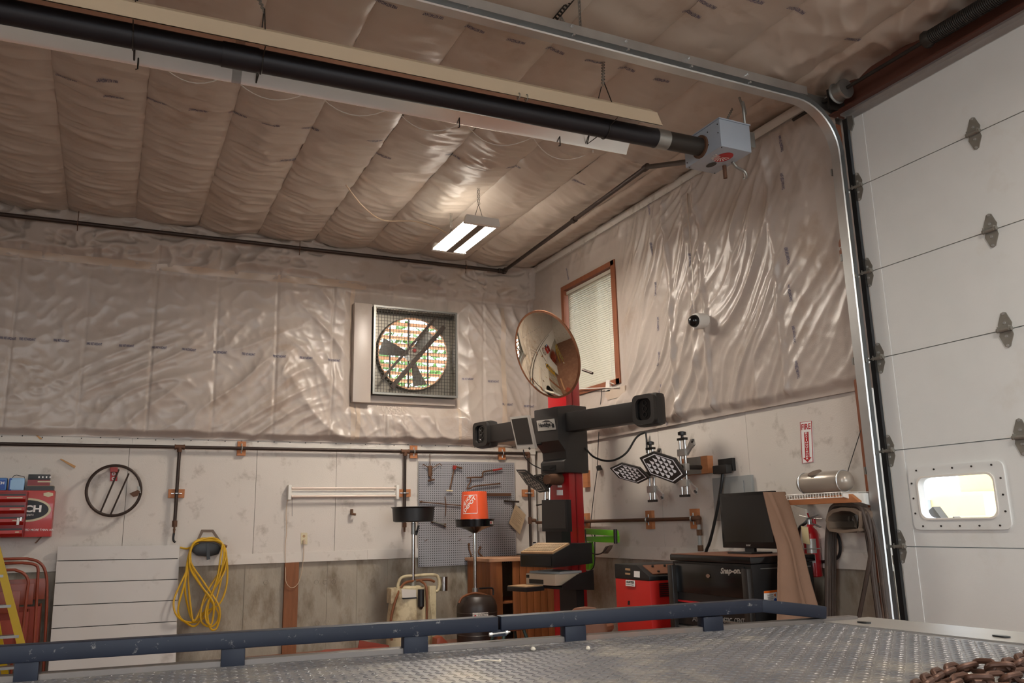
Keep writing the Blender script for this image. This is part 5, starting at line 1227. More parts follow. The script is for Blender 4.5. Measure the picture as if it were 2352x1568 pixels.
# orange pail upside down in the funnel
pl_ = thing('orange_pail', (fcx + 0.0, D2, zrim - 0.05), 'orange plastic pail standing upside down in the funnel pan', 'pail')
zp0, zp1 = zrim - 0.045, 1.713
MB().lathe([(0.150, zp0), (0.150, zp0 + 0.01), (0.146, zp0 + 0.03), (0.1305, zp1 - 0.01), (0.127, zp1), (0.110, zp1 + 0.002), (0.108, zp1 - 0.005), (0.0001, zp1 - 0.005)], (fcx, D2, 0), n=40).build('wall', M['orange'], pl_)
def on_cone(a0, a1, z0, z1, off=0.0015):
    def f(a, b):
        z = z0 + (z1 - z0) * b; r = 0.146 + (0.1305 - 0.146) * (z - zp0 - 0.03) / (zp1 - 0.04 - zp0) + off; t = a0 + (a1 - a0) * a
        return (fcx + r * math.sin(t), D2 - r * math.cos(t), z)
    return f
zm0, zm1 = zp0 + 0.105, zp1 - 0.035
fo = on_cone(-1.35, -0.20, zm0, zm1)
for (a0, a1, b0, b1) in ((0, 1, 0, 0.025), (0, 1, 0.975, 1), (0.98, 1, 0, 1), (0, 0.02, 0, 1)):
    n = 10; MB().add([fo(a0 + (a1 - a0) * i / n, b0) for i in range(n + 1)] + [fo(a0 + (a1 - a0) * i / n, b1) for i in range(n + 1)], [(i, i + 1, n + 2 + i, n + 1 + i) for i in range(n)]).build('logo_border', M['white_print'], pl_)
def diag(lo, hi, off):
    """lettering running upside down along the diagonal of the square"""
    def f(a, b):
        s = 0.12 + 0.76 * a; w = (b - 0.5) * 0.20 + off
        return fo(min(0.97, max(0.03, 1 - (s + w * 0.7))), min(0.97, max(0.03, 1 - (s - w * 0.7)))) if False else fo(min(0.97, max(0.03, s - w * 0.75)), min(0.97, max(0.03, s + w * 0.75)))
    return f
text('lettering', 'THE HOME', diag(0, 1, 0.26), M['white_print'], pl_, bold=0.03)
text('lettering', 'DEPOT', diag(0, 1, 0.0), M['white_print'], pl_, bold=0.03)

# ---- wooden bench in the corner
bn = thing('workbench', (-0.55, -0.4, FL), 'cedar plank workbench with pale wooden top in the corner', 'workbench')
BX0, BX1, BYf = -0.96, -0.10, -0.70; BZ = 1.02
MB().box((BX0 - 0.02, BYf - 0.03, BZ - 0.035), (BX1 + 0.02, -0.05, BZ)).build('worktop', M['bench_top'], bn, bevel=0.004)
nx = 0
xw = [BX0 + 0.27 + 0.083 * i for i in range(8)]
for x in xw:
    MB().box((x, BYf, FL), (x + 0.078, BYf + 0.02, BZ - 0.036)).build('plank', M['plank'], bn, bevel=0.003)
MB().box((BX0, BYf - 0.01, FL), (BX0 + 0.14, BYf + 0.02, BZ - 0.036)).build('end_board', M['plank'], bn, bevel=0.003)
for k in range(6):
    MB().box((BX0, BYf + 0.022 + k * 0.1, FL), (BX0 + 0.018, BYf + 0.118 + k * 0.1, BZ - 0.036)).build('plank', M['plank'], bn)
MB().box((BX0 + 0.02, BYf + 0.03, 0.55), (BX1, -0.06, 0.57)).build('shelf', M['plank'], bn)
bt = thing('lube_bottle', (-0.290, -0.450, 1.118), 'white bottle with black cap and green label on the workbench', 'bottle')
bxx = -0.290
MB().lathe([(0.04, BZ + 0.001), (0.045, BZ + 0.01), (0.045, BZ + 0.09), (0.016, BZ + 0.13), (0.015, BZ + 0.14)], (bxx, -0.45, 0), n=18).build('body', M['white_paint'], bt)
MB().cyl((bxx, -0.45, BZ + 0.14), (bxx, -0.45, BZ + 0.155), 0.017, n=14).build('cap', M['black'], bt)
cyl_patch('label', M['green_leg'], bt, bxx, -0.45, 0.0458, -0.9, 0.9, BZ + 0.02, BZ + 0.075)
bc = thing('blue_cup', (-0.107, -0.400, 1.116), 'small blue cup on workbench beside the white bottle', 'cup')
MB().lathe([(0.030, BZ + 0.001), (0.036, BZ + 0.06), (0.036, BZ + 0.075), (0.033, BZ + 0.075), (0.028, BZ + 0.01)], (-0.107, -0.4, 0), n=18).build('wall', M['blue_print'], bc)
MB().lathe([(0.037, BZ + 0.076), (0.034, BZ + 0.09), (0.0001, BZ + 0.092)], (-0.107, -0.4, 0), n=18).build('lid', M['white_trim'], bc)

# ---- stool and brown chair in front of the aligner
so = thing('wooden_stool', (-1.02, -1.55, FL), 'wooden stool with dark green legs standing before the workbench', 'stool')
sx, sy = -1.18, -1.62; sh = 0.30
MB().lathe([(0.15, FL + sh - 0.03), (0.165, FL + sh - 0.02), (0.165, FL + sh), (0.15, FL + sh + 0.008), (0.0001, FL + sh + 0.008)], (sx, sy, 0), n=28).build('seat', M['wood_post'], so)
for (a, b) in ((1, 1), (1, -1), (-1, 1), (-1, -1)):
    MB().cyl((sx + a * 0.10, sy + b * 0.10, FL + sh - 0.03), (sx + a * 0.17, sy + b * 0.17, FL), 0.016, 0.013, n=10).build('leg', M['green_leg'], so)
for (a, b, c, d) in ((1, 1, 1, -1), (1, -1, -1, -1), (-1, -1, -1, 1), (-1, 1, 1, 1)):
    for zz in (0.13,):
        k = 0.10 + 0.07 * (1 - zz / (sh - 0.03))
        MB().cyl((sx + a * k, sy + b * k, FL + zz), (sx + c * k, sy + d * k, FL + zz), 0.011, n=8).build('stretcher', M['wood_post'], so)
# ---- red ramps and chock on the floor
rp_ = thing('lift_ramp', (-2.6, -0.9, FL), 'low worn red steel ramp plate lying on floor behind the truck rail', 'ramp')
MB().prism([(-2.828, -0.798, 0.200), (-2.647, -0.463, 0.200), (-2.108, -0.793, 0.220), (-2.272, -1.449, 0.220)], (0, 0, 0.012)).build('plate', M['red_ramp'], rp_)
MB().prism([(-2.320, -0.550, 0.282), (-2.001, -0.550, 0.208), (-2.031, -0.550, 0.087), (-2.336, -0.550, 0.202)], (0, 0.012, 0)).build('flap', M['red_ramp'], rp_)
MB().box((-2.7, -0.95, FL), (-2.06, -0.62, FL + 0.06)).build('base', M['red_ramp'], rp_)
for i, (q, lab) in enumerate((((-3.067, -0.364, 0.150), 'dusty flat wooden plank on floor by the post'), )):
    o = MB().box((q[0] - 0.55, q[1] - 0.12, FL + 0.001), (q[0] + 0.35, q[1] + 0.0, FL + 0.04)).build('floor_plank', M['bench_top']); tag(o, lab, 'plank')
ck = thing('wheel_chock', (-1.535, -0.8, FL), 'orange curved wheel chock on floor between the two oil drainers', 'chock')
q0 = (-1.545, -0.800, 0.139)
MB().prism([(q0[0] - 0.09, -0.88, FL), (q0[0] - 0.08, -0.88, FL + 0.14), (q0[0] - 0.03, -0.88, FL + 0.16), (q0[0] + 0.04, -0.88, FL + 0.09), (q0[0] + 0.10, -0.88, FL + 0.03), (q0[0] + 0.10, -0.88, FL)], (0, 0.14, 0)).build('wedge', M['rust_orange'], ck, bevel=0.006)
MB().box((q0[0] - 0.1, -0.89, FL), (q0[0] + 0.11, -0.73, FL + 0.012)).build('base_pad', M['rust_orange'], ck)

# ---- folded steel chairs and yellow stepladder at the left edge
def fold_chair(pts, y, lab, panel=None, r=0.0125):
    """a bent tube frame, mirrored about the chair's own middle"""
    xm = -5.80
    P = [V(p) for p in pts]
    full = P + [Vector((2 * xm - p.x, p.y, p.z)) for p in reversed(P)]
    t = thing('folding_chair', (xm, y, FL), lab, 'chair', 'folded steel chairs at the left edge')
    MB().tube(curve_pts(full, 5), r, 10).build('frame', M['rust_orange'], t)
    a = P[0]
    zt = max(p.z for p in P); xr = max(p.x for p in P) - 0.05
    MB().box((2 * xm - xr, y - 0.006, zt - 0.36), (xr, y + 0.006, zt - 0.18)).build('backrest', M['rust_orange'], t, bevel=0.003)
    MB().box((2 * xm - xr + 0.02, y + 0.012, FL + 0.22), (xr - 0.02, y + 0.028, zt - 0.42)).build('seat', M['red_ramp'], t, bevel=0.006)
    for s_ in (1, -1):
        xx = xm + s_ * (xr - xm - 0.03)
        MB().cyl((xx, y + 0.045, zt - 0.40), (xx + s_ * 0.02, y + 0.05, FL), 0.011, n=8).build('rear_leg', M['rust_orange'], t)
    return t
fold_chair([(-5.073, -0.170, 0.119), (-5.085, -0.170, 0.412), (-5.108, -0.170, 0.861), (-5.138, -0.170, 1.044), (-5.194, -0.170, 1.126), (-5.272, -0.170, 1.156), (-5.401, -0.170, 1.164)], -0.17, 'rust-orange folded steel chair with rounded frame, rearmost of the leaning stack')
fold_chair([(-5.158, -0.270, 0.141), (-5.168, -0.270, 0.538), (-5.185, -0.270, 0.945), (-5.193, -0.270, 1.077), (-5.227, -0.270, 1.112), (-5.296, -0.270, 1.126), (-5.423, -0.270, 1.130)], -0.27, 'rust-orange folded steel chair, middle of the leaning stack')
fold_chair([(-5.256, -0.400, 0.169), (-5.253, -0.400, 0.557), (-5.250, -0.400, 0.882), (-5.249, -0.400, 0.973), (-5.285, -0.400, 1.037), (-5.347, -0.400, 1.069), (-5.439, -0.400, 1.077)], -0.40, 'rust-orange folded steel chair, frontmost and smallest of the leaning stack')
la = thing('stepladder', (-5.75, -1.2, FL), 'yellow stepladder cut off by the left edge', 'ladder')
a = V((-5.411, -1.200, 1.185)); b = V((-5.211, -1.200, 0.569)); dz = (FL - a.z) / (b.z - a.z); foot = a + (b - a) * dz
top = a + (b - a) * -0.5
for (off, yy) in ((0.0, -1.2),):
    MB().bar(top, foot, 0.055, 0.022, (0, 1, 0)).build('front_rail', M['yellow'], la)
MB().bar(top + Vector((-0.42, 0, 0)), foot + Vector((-0.62, 0, 0)), 0.07, 0.022, (0, 1, 0)).build('front_rail', M['yellow'], la)
MB().bar(top + Vector((-0.08, 0.1, 0)), foot + Vector((-0.22, 0.45, 0)), 0.05, 0.02, (0, 1, 0)).build('rear_rail', M['yellow'], la)
MB().bar(top + Vector((-0.36, 0.1, 0)), foot + Vector((-0.50, 0.45, 0)), 0.05, 0.02, (0, 1, 0)).build('rear_rail', M['yellow'], la)
for k in range(5):
    f = 0.15 + 0.17 * k; p = top.lerp(foot, f); q = (top + Vector((-0.42, 0, 0))).lerp(foot + Vector((-0.62, 0, 0)), f)
    MB().bar(p + Vector((0, 0.03, 0)), q + Vector((0, 0.03, 0)), 0.09, 0.02, (0, 0, 1)).build('step', M['galv_dull'], la)
MB().box((foot.x - 0.03, foot.y - 0.05, FL), (foot.x + 0.03, foot.y + 0.05, FL + 0.09)).build('foot', M['white_trim'], la)

# ================================================================== WHEEL ALIGNER COLUMN
C0 = Vector((-0.683, -1.897, 0)); CU = Vector((0.2552, -0.9669, 0)); CN = Vector((-0.9669, -0.2552, 0))
def CL(su, sn, z): return C0 + CU * su + CN * sn + Vector((0, 0, z))
def cbx(mb, a, b):
    """box in column space"""
    lo = [min(a[i], b[i]) for i in range(3)]; hi = [max(a[i], b[i]) for i in range(3)]
    pts = [CL(lo[0], lo[1], lo[2]), CL(hi[0], lo[1], lo[2]), CL(hi[0], hi[1], lo[2]), CL(lo[0], hi[1], lo[2])]
    return mb.prism(pts, (0, 0, hi[2] - lo[2]))
def cprof(prof, s0, s1):
    """side profile (sn, z) extruded along the beam direction"""
    return MB().prism([CL(s0, a, b) for a, b in prof], CU * (s1 - s0))
al = thing('wheel_aligner', CL(-0.08, -0.09, FL), 'red wheel aligner column with black camera beam and screens', 'wheel aligner')
ztop = 2.928
cbx(MB(), (-0.21, 0.0, FL), (0.055, -0.085, ztop)).build('column', M['red_col'], al, bevel=0.006)
cbx(MB(), (-0.20, -0.085, FL), (0.058, -0.10, ztop)).build('column_groove', M['red_dark'], al)
cbx(MB(), (-0.21, -0.10, FL), (0.055, -0.19, ztop)).build('column', M['red_col'], al, bevel=0.006)
cbx(MB(), (-0.35, 0.25, FL), (0.25, -0.35, FL + 0.02)).build('base_plate', M['red_col'], al)
sz = [2.473, 2.149, 2.050, 1.980, 1.953, 1.846]
prof = [(-0.20, sz[0] + 0.03), (0.0, sz[0] + 0.03), (0.20, sz[0]), (0.20, sz[1]), (0.105, sz[2]), (0.10, sz[3]), (0.135, sz[4]), (0.13, sz[5]), (-0.20, sz[5])]
cprof(prof, -0.203, 0.135).build('centre_cover', M['black_cover'], al, bevel=0.012)
cprof([(0.134, sz[4] - 0.03), (0.138, sz[4] - 0.03), (0.138, sz[5] + 0.03), (0.134, sz[5] + 0.03)], -0.17, 0.02).build('cover_slot', M['black_gloss'], al)
# badge
bq = [V(p) for p in [(-0.923, -1.791, 2.366), (-0.858, -2.039, 2.359), (-0.853, -2.057, 2.252), (-0.918, -1.811, 2.260)]]
bdg = MB().prism(bq, CN * -0.004).build('badge', M['silver_frame'], al, bevel=0.001)
flat_text('lettering', 'HawkEye', bq[3] + (bq[2] - bq[3]) * 0.10 + (bq[0] - bq[3]) * 0.22 + CN * 0.003, (bq[2] - bq[3]) * 0.66, (bq[0] - bq[3]) * 0.5, M['black_print'], bdg, bold=0.05)
MB().prism([bq[3] + (bq[2] - bq[3]) * a + (bq[0] - bq[3]) * b + CN * 0.002 for a, b in ((0.28, 0.80), (0.5, 0.94), (0.72, 0.88), (0.94, 0.52), (0.95, 0.2), (0.84, 0.18), (0.80, 0.45), (0.86, 0.55), (0.74, 0.76), (0.5, 0.80))], CN * 0.0006).build('bird_mark', M['black_print'], bdg)
# camera beam
zb_ = 2.335
for s0, s1 in ((-1.06, -0.203), (0.135, 1.06)):
    cbx(MB(), (s0, 0.10, zb_ - 0.10), (s1, -0.04, zb_ + 0.085)).build('beam_arm', M['black_cover'], al, bevel=0.012)
for s in (-1.15, 1.15):
    lo, hi = s - 0.135, s + 0.135
    pod = cbx(MB(), (lo, 0.11, zb_ - 0.15), (hi, -0.02, zb_ + 0.14)).build('camera_pod', M['black_cover'], al, bevel=0.045)
    def rr2(a0, a1, z0, z1, r, sn, n=5):
        pts = []
        for (ca, cz, g) in ((a1 - r, z1 - r, 0), (a0 + r, z1 - r, 90), (a0 + r, z0 + r, 180), (a1 - r, z0 + r, 270)):
            for k in range(n + 1):
                t = R_(g + 90 * k / n); pts.append(CL(ca + r * math.cos(t), sn, cz + r * math.sin(t)))
        return pts
    ring_plate(rr2(lo + 0.012, hi - 0.012, zb_ - 0.135, zb_ + 0.125, 0.05, 0.10), rr2(lo + 0.05, hi - 0.05, zb_ - 0.10, zb_ + 0.09, 0.05, 0.10), CN * 0.04).build('hood_rim', M['black_cover'], pod)
    MB().prism(rr2(lo + 0.04, hi - 0.04, zb_ - 0.105, zb_ + 0.095, 0.04, 0.111), CN * 0.002).build('lens_window', M['black_gloss'], pod)
    for dz in (-0.05, 0.0, 0.05):
        MB().torus(CL(s, 0.117, zb_ + dz), CN, 0.022, 0.004, 16, 5).build('lens_ring', M['screen'], pod)
# small tilted display
dq = [V(p) for p in [(-1.169, -1.700, 2.403), (-1.100, -1.962, 2.394), (-1.078, -2.046, 2.070), (-1.145, -1.791, 2.083)]]
disp = MB().prism(dq, CN * -0.03).build('side_display', M['silver_frame'], al)
MB().prism([dq[0].lerp(dq[2], 0.07) , dq[1].lerp(dq[3], 0.07), dq[2].lerp(dq[0], 0.13) + (dq[2] - dq[3]) * 0.06, dq[3].lerp(dq[1], 0.13) - (dq[2] - dq[3]) * 0.06], CN * 0.003).build('screen', M['screen'], disp)
MB().tube([V(dq[2]).lerp(dq[3], 0.3), CL(-0.1, 0.3, 2.12), CL(-0.15, 0.10, 2.15)], 0.012, 8).build('display_arm', M['steel_dark'], al)
MB().tube(curve_pts([(-1.107, -1.856, 2.074), (-1.088, -1.851, 2.000), (-1.009, -1.839, 1.935), (-0.908, -1.827, 1.895)], 6), 0.005, 6).build('display_cable', M['black'], al)
# main monitor
mq = [V(p) for p in [(-0.977, -1.957, 1.592), (-0.892, -2.282, 1.584), (-0.891, -2.285, 1.296), (-0.979, -1.951, 1.302)]]
mon = MB().prism(mq, CN * -0.06).build('monitor', M['black'], al, bevel=0.004)
MB().prism([mq[0].lerp(mq[2], 0.05), mq[1].lerp(mq[3], 0.05), mq[2].lerp(mq[0], 0.06) + Vector((0, 0, 0.012)), mq[3].lerp(mq[1], 0.06) + Vector((0, 0, 0.012))], CN * 0.002).build('screen', M['screen'], mon)
cbx(MB(), (-0.17, 0.12, 1.18), (0.05, 0.0, 1.42)).build('monitor_bracket', M['black'], al)
MB().prism([(-0.715, -1.785, 1.692), (-0.693, -1.868, 1.689), (-0.693, -1.866, 1.639), (-0.715, -1.783, 1.642)], CN * 0.002).build('paper_label', M['white_print'], al)
MB().prism([(-0.711, -1.799, 1.738), (-0.695, -1.858, 1.735), (-0.696, -1.857, 1.714), (-0.711, -1.798, 1.717)], CN * 0.002).build('paper_label', M['white_print'], al)
# keyboard tray
ks0, ks1 = -0.115, 0.33; kz = 1.105
cprof([(0.50, kz - 0.115), (0.50, kz), (0.26, kz + 0.085), (0.0, kz + 0.085), (0.0, kz - 0.10)], ks0, ks1).build('keyboard_tray', M['black'], al, bevel=0.004)
cprof([(0.502, kz - 0.10), (0.506, kz - 0.10), (0.506, kz - 0.012), (0.502, kz - 0.012)], ks0 + 0.02, ks1 - 0.02).build('tray_front', M['black_gloss'], al)
kb = thing('keyboard', CL(0.1, 0.38, kz + 0.05), 'dusty beige keyboard lying on the aligner tray', 'keyboard')
sl = Vector((0, 0, 0)) 
def KP(su, f, h):
    a = CL(su, 0.50, kz); b = CL(su, 0.26, kz + 0.085); n = (b - a).cross(CU).normalized(); n = n if n.z > 0 else -n
    return a.lerp(b, f) + n * h
MB().prism([KP(ks0 + 0.01, 0.02, 0.001), KP(ks1 - 0.01, 0.02, 0.001), KP(ks1 - 0.01, 0.92, 0.001), KP(ks0 + 0.01, 0.92, 0.001)], KP(0, 0, 0.016) - KP(0, 0, 0)).build('case', M['beige'], kb)
keys = MB()
for r in range(5):
    for c in range(17):
        a = ks0 + 0.03 + c * 0.0225; f = 0.12 + r * 0.145
        keys.prism([KP(a, f, 0.017), KP(a + 0.018, f, 0.017), KP(a + 0.018, f + 0.11, 0.017), KP(a, f + 0.11, 0.017)], KP(0, 0, 0.006) - KP(0, 0, 0))
tag(keys.build('keys', M['paper'], kb, flat=True), kind='stuff')
# printer on its shelf
z0p, z1p = 0.830, 0.931; s0p, s1p = -0.10, 0.305
cbx(MB(), (-0.02, 0.40, z0p - 0.03), (0.33, 0.0, z0p - 0.012)).build('printer_shelf', M['black'], al)
MB().prism([CL(0.33, 0.40, z0p - 0.03), CL(0.33, 0.0, z0p - 0.06), CL(0.33, 0.0, z0p + 0.12), CL(0.33, 0.20, z0p + 0.09), CL(0.33, 0.40, z0p + 0.01)], CU * 0.006).build('shelf_side', M['black'], al)
cbx(MB(), (-0.02, 0.10, z0p - 0.30), (0.20, 0.0, z0p - 0.05)).build('lower_box', M['black'], al)
pr = thing('printer', CL(0.1, 0.3, z0p), 'small grey-beige inkjet printer on the aligner shelf', 'printer')
cbx(MB(), (s0p, 0.45, z0p), (s1p - 0.01, 0.14, z1p)).build('body', M['printer'], pr, bevel=0.012)
cbx(MB(), (s0p - 0.004, 0.40, z1p - 0.004), (s1p, 0.12, z1p + 0.018)).build('lid', M['grey_panel'], pr, bevel=0.006)
cbx(MB(), (s0p + 0.05, 0.453, z0p + 0.012), (s0p + 0.24, 0.40, z0p + 0.05)).build('paper_slot', M['black'], pr)
cbx(MB(), (s0p - 0.02, 0.66, z0p - 0.045), (s0p + 0.24, 0.44, z0p - 0.005)).build('paper_tray', M['black'], pr, bevel=0.004)
cbx(MB(), (s0p - 0.015, 0.655, z0p - 0.005), (s0p + 0.235, 0.45, z0p + 0.002)).build('tray_cover', M['beige'], pr)
cbx(MB(), (s0p + 0.012, 0.4535, z0p + 0.06), (s0p + 0.05, 0.45, z1p - 0.015)).build('control_panel', M['black'], pr)
# stored targets at the left side of the column
def hex_target(poly, n, name_t, pat, dim=False, parent=None):
    P = [V(p) for p in poly]; n = V(n).normalized(); c = sum(P, Vector()) / 6
    MB().prism([p - n * 0.0 for p in P], n * -0.03).build('plate', M['black_cover'], parent, bevel=0.005)
    def at(k, off=0.001): return [c + (p - c) * k + n * off for p in P]
    w = M['target_dim'] if dim else M['target_white']
    ring_plate(at(0.86), at(0.81), n * 0.0008).build('border', w, parent)
    a = (P[3] - P[0]) / 2; b = ((P[1] + P[2]) - (P[4] + P[5])) / 4
    shapes = MB(); d = 0.0009
    inner = at(0.80)
    def inside(p):
        s = None
        for i in range(6):
            e = inner[(i + 1) % 6] - inner[i]; x = e.cross(p - inner[i]).dot(n)
            if s is None: s = x > 0
            elif (x > 0) != s: return False
        return True
    ca, cbb = 0.235, 0.30                                  # cell size in plate units
    for j in range(-2, 3):
        for i in range(-4, 5):
            o = c + a * ((i + (0.5 if j % 2 else 0.0)) * ca) + b * (j * cbb)
            q = lambda x, y: o + a * (x * ca) + b * (y * cbb)
            tri = [q(-0.46, 0.42), q(0.42, 0.44), q(0.46, 0.05), q(0.34, -0.32), q(0.14, -0.44)]
            if sum(1 for p in tri if inside(p)) == 5: shapes.add([p + n * d for p in tri], [(0, 1, 2, 3, 4)])
    if shapes.v: shapes.build('pattern', w, parent, flat=True)
t3 = thing('wheel_target', CL(-0.4, 0.3, 1.6), 'unlit hexagonal wheel target stored at column left, frontmost', 'target', 'hexagonal wheel targets')
hex_target([(-1.071, -1.601, 1.900), (-1.040, -1.720, 1.893), (-0.971, -1.981, 1.737), (-0.956, -2.037, 1.669), (-0.986, -1.925, 1.662), (-1.031, -1.752, 1.744)], CN, 't3', None, True, t3)
t4 = thing('wheel_target', CL(-0.2, 0.2, 1.6), 'unlit hexagonal wheel target stored against the red column, behind another', 'target', 'hexagonal wheel targets')
hex_target([(-0.936, -1.720, 1.839), (-0.901, -1.855, 1.847), (-0.876, -1.949, 1.813), (-0.876, -1.951, 1.734), (-0.889, -1.902, 1.687), (-0.916, -1.797, 1.755)], CN, 't4', None, True, t4)
MB().cyl((-0.929, -1.984, 1.782), (-0.739, -1.880, 1.792), 0.045, 0.06, n=16).build('target_knob', M['rust'], al)
for (a, b) in (((-0.923, -1.930, 1.674), (-0.924, -1.926, 1.584)), ((-0.893, -1.964, 1.705), (-0.894, -1.959, 1.583))):
    MB().cyl(a, b, 0.014, n=10).build('storage_rod', M['chrome'], al)
MB().tube([(-0.886, -1.910, 1.601), (-0.942, -1.896, 1.553), (-0.962, -1.818, 1.547)], 0.008, 6).build('storage_hook', M['steel_dark'], al)
MB().cyl((-0.535, -2.065, 2.853), (-0.501, -2.195, 2.797), 0.013, n=8).build('mirror_rod', M['pipe'], al)
# cables of the aligner
cbk = thing('aligner_cable', (-0.300, -2.269, 1.958), 'thick dark cable drooping from the aligner to the wall targets', 'cable')
MB().tube(curve_pts([(-0.490, -1.981, 2.092), (-0.450, -2.055, 2.002), (-0.400, -2.193, 1.950), (-0.300, -2.231, 1.961), (-0.200, -2.274, 2.029), (-0.100, -2.303, 2.172), (-0.040, -2.375, 2.216)], 8), 0.010, 8).build('cable', M['black'], cbk)
MB().tube([(-0.040, -2.375, 2.216), (-0.040, -2.382, 2.140), (-0.060, -2.405, 2.012)], 0.009, 8).build('drop', M['black'], cbk)
wi = thing('thin_wire', (-0.020, -1.260, 1.193), 'thin black wire hanging from the window past a plug', 'wire')
MB().tube(curve_pts([(-0.050, -1.631, 2.744), (-0.050, -1.575, 2.496), (-0.040, -1.498, 2.182), (-0.030, -1.444, 1.934), (-0.030, -1.374, 1.733), (-0.030, -1.290, 1.463), (-0.030, -1.250, 1.305), (-0.030, -1.297, 1.215)], 8), 0.004, 6).build('wire', M['black'], wi)
MB().prism([(-0.050, -1.451, 1.952), (-0.050, -1.496, 1.962), (-0.050, -1.527, 1.915), (-0.050, -1.465, 1.905)], (0.03, 0, 0)).build('plug', M['black'], wi)

# ---- convex mirror
mi = thing('convex_mirror', (-1.0856, -2.2978, 2.5), 'large round convex mirror on top of the red column', 'mirror')
mc_ = Vector((-1.0856, -2.2978, 2.9145)); mn = Vector((-0.9107, -0.1827, -0.3714)).normalized(); mr = 0.421
mc_ = mc_ - mn * 0.03
dome = [(mr * (1 - i / 14) if i < 14 else 0.0001, 0.075 * (1 - (1 - i / 14) ** 2)) for i in range(15)]
MB().lathe(dome, mc_, mn, 72).build('dome', M['mirror'], mi, ang=80)
MB().lathe([(mr, -0.012), (mr + 0.008, -0.010), (mr + 0.008, 0.006), (mr - 0.002, 0.004)], mc_, mn, 72).build('rim', M['wood_post'], mi)
MB().lathe([(mr, -0.012), (mr * 0.7, -0.02), (0.0001, -0.022)], mc_, mn, 48).build('back', M['steel_dark'], mi)
MB().cyl(mc_ - mn * 0.02, CL(-0.08, -0.02, ztop - 0.12), 0.02, n=10).build('arm', M['pipe'], mi)

# ================================================================== ON THE RIGHT WALL
# ---- two wheel clamps carrying reflective targets
TN = (-0.85, -0.42, -0.32)
def clamp(c, top, bot, lab_t, hexpts, arms, lab_c):
    """c.. uprights between top and bottom, a claw arm at each end"""
    top = V(top); bot = V(bot); t = thing('wheel_clamp', bot, lab_c, 'wheel clamp', 'wheel clamps on the right wall')
    dv_ = Vector((0, -1, 0)); h = top.z - bot.z
    for k in (-0.035, 0.035, 0.0):
        MB().cyl(bot + dv_ * k + Vector((0.02 if k == 0 else 0, 0, 0)), top + dv_ * k + Vector((0.02 if k == 0 else 0, 0, 0)), 0.011, n=10).build('guide_rod', M['chrome'], t)
    for f in (0.22, 0.50, 0.76):
        MB().cbox(bot.lerp(top, f), (0.045, 0.11, 0.06)).build('cross_head', M['silver_frame'], t, bevel=0.006)
    MB().cbox(top, (0.04, 0.10, 0.02)).build('end_plate', M['steel_dark'], t)
    MB().cbox(bot, (0.04, 0.10, 0.02)).build('end_plate', M['steel_dark'], t)
    MB().lathe([(0.012, 0), (0.012, 0.03), (0.036, 0.035), (0.036, 0.06), (0.012, 0.068)], top, (0, 0, 1), 14).build('knob', M['black'], t)
    for f, s in ((0.76, 1), (0.22, -1)):
        q = bot.lerp(top, f)
        MB().prism([q + Vector((0.0, -0.05, -0.025 * s)), q + Vector((-0.0, -0.05, 0.03 * s)), q + Vector((-0.02, -0.14, 0.10 * s)), q + Vector((-0.02, -0.17, 0.10 * s)), q + Vector((-0.02, -0.18, 0.05 * s)), q + Vector((-0.02, -0.13, 0.02 * s))], (0.02, 0, 0)).build('claw_arm', M['silver_frame'], t)
        MB().cyl(q + Vector((-0.02, -0.16, 0.075 * s)), q + Vector((-0.05, -0.215, 0.085 * s)), 0.010, n=8).build('claw', M['steel_dark'], t)
    MB().cyl(bot.lerp(top, 0.5), (-0.0, bot.y, bot.lerp(top, 0.5).z), 0.02, n=10).build('wall_pin', M['steel_dark'], t)
    g = thing('wheel_target', sum((V(p) for p in hexpts), Vector()) / 6, lab_t, 'target', 'hexagonal wheel targets')
    hex_target(hexpts, TN, 'x', None, False, g)
    hc = sum((V(p) for p in hexpts), Vector()) / 6 - V(TN).normalized() * 0.03
    MB().cyl(hc, bot.lerp(top, 0.5), 0.02, n=10).build('target_stem', M['steel_dark'], t)
clamp(None, (-0.250, -2.735, 2.021), (-0.250, -2.723, 1.553), 'white-patterned hexagonal target, left and lower of the wall pair', [(-0.650, -2.657, 1.845), (-0.607, -2.773, 1.883), (-0.514, -2.922, 1.832), (-0.450, -2.980, 1.738), (-0.492, -2.863, 1.696), (-0.591, -2.707, 1.754)], None, 'silver wheel clamp on right wall, left of the pair')
clamp(None, (-0.250, -3.211, 2.060), (-0.250, -3.196, 1.580), 'bright white-patterned hexagonal target, right and upper of the wall pair', [(-0.665, -3.151, 1.898), (-0.616, -3.281, 1.939), (-0.512, -3.439, 1.870), (-0.440, -3.479, 1.731), (-0.473, -3.365, 1.670), (-0.598, -3.181, 1.759)], None, 'silver wheel clamp on right wall, right of the pair')
wm = thing('clamp_mount', (-0.050, -3.177, 1.740), 'wooden mounting block with steel plate behind the right wheel clamp', 'block')
MB().box((0.000, -2.932, 1.767), (-0.060, -3.292, 1.915)).build('block', M['wood_block'], wm)
MB().box((-0.062, -3.025, 1.768), (-0.075, -3.204, 1.914)).build('plate', M['galv_dull'], wm)
MB().box((-0.062, -2.838, 1.799), (-0.075, -3.018, 1.891)).build('plate', M['wood_block'], wm)

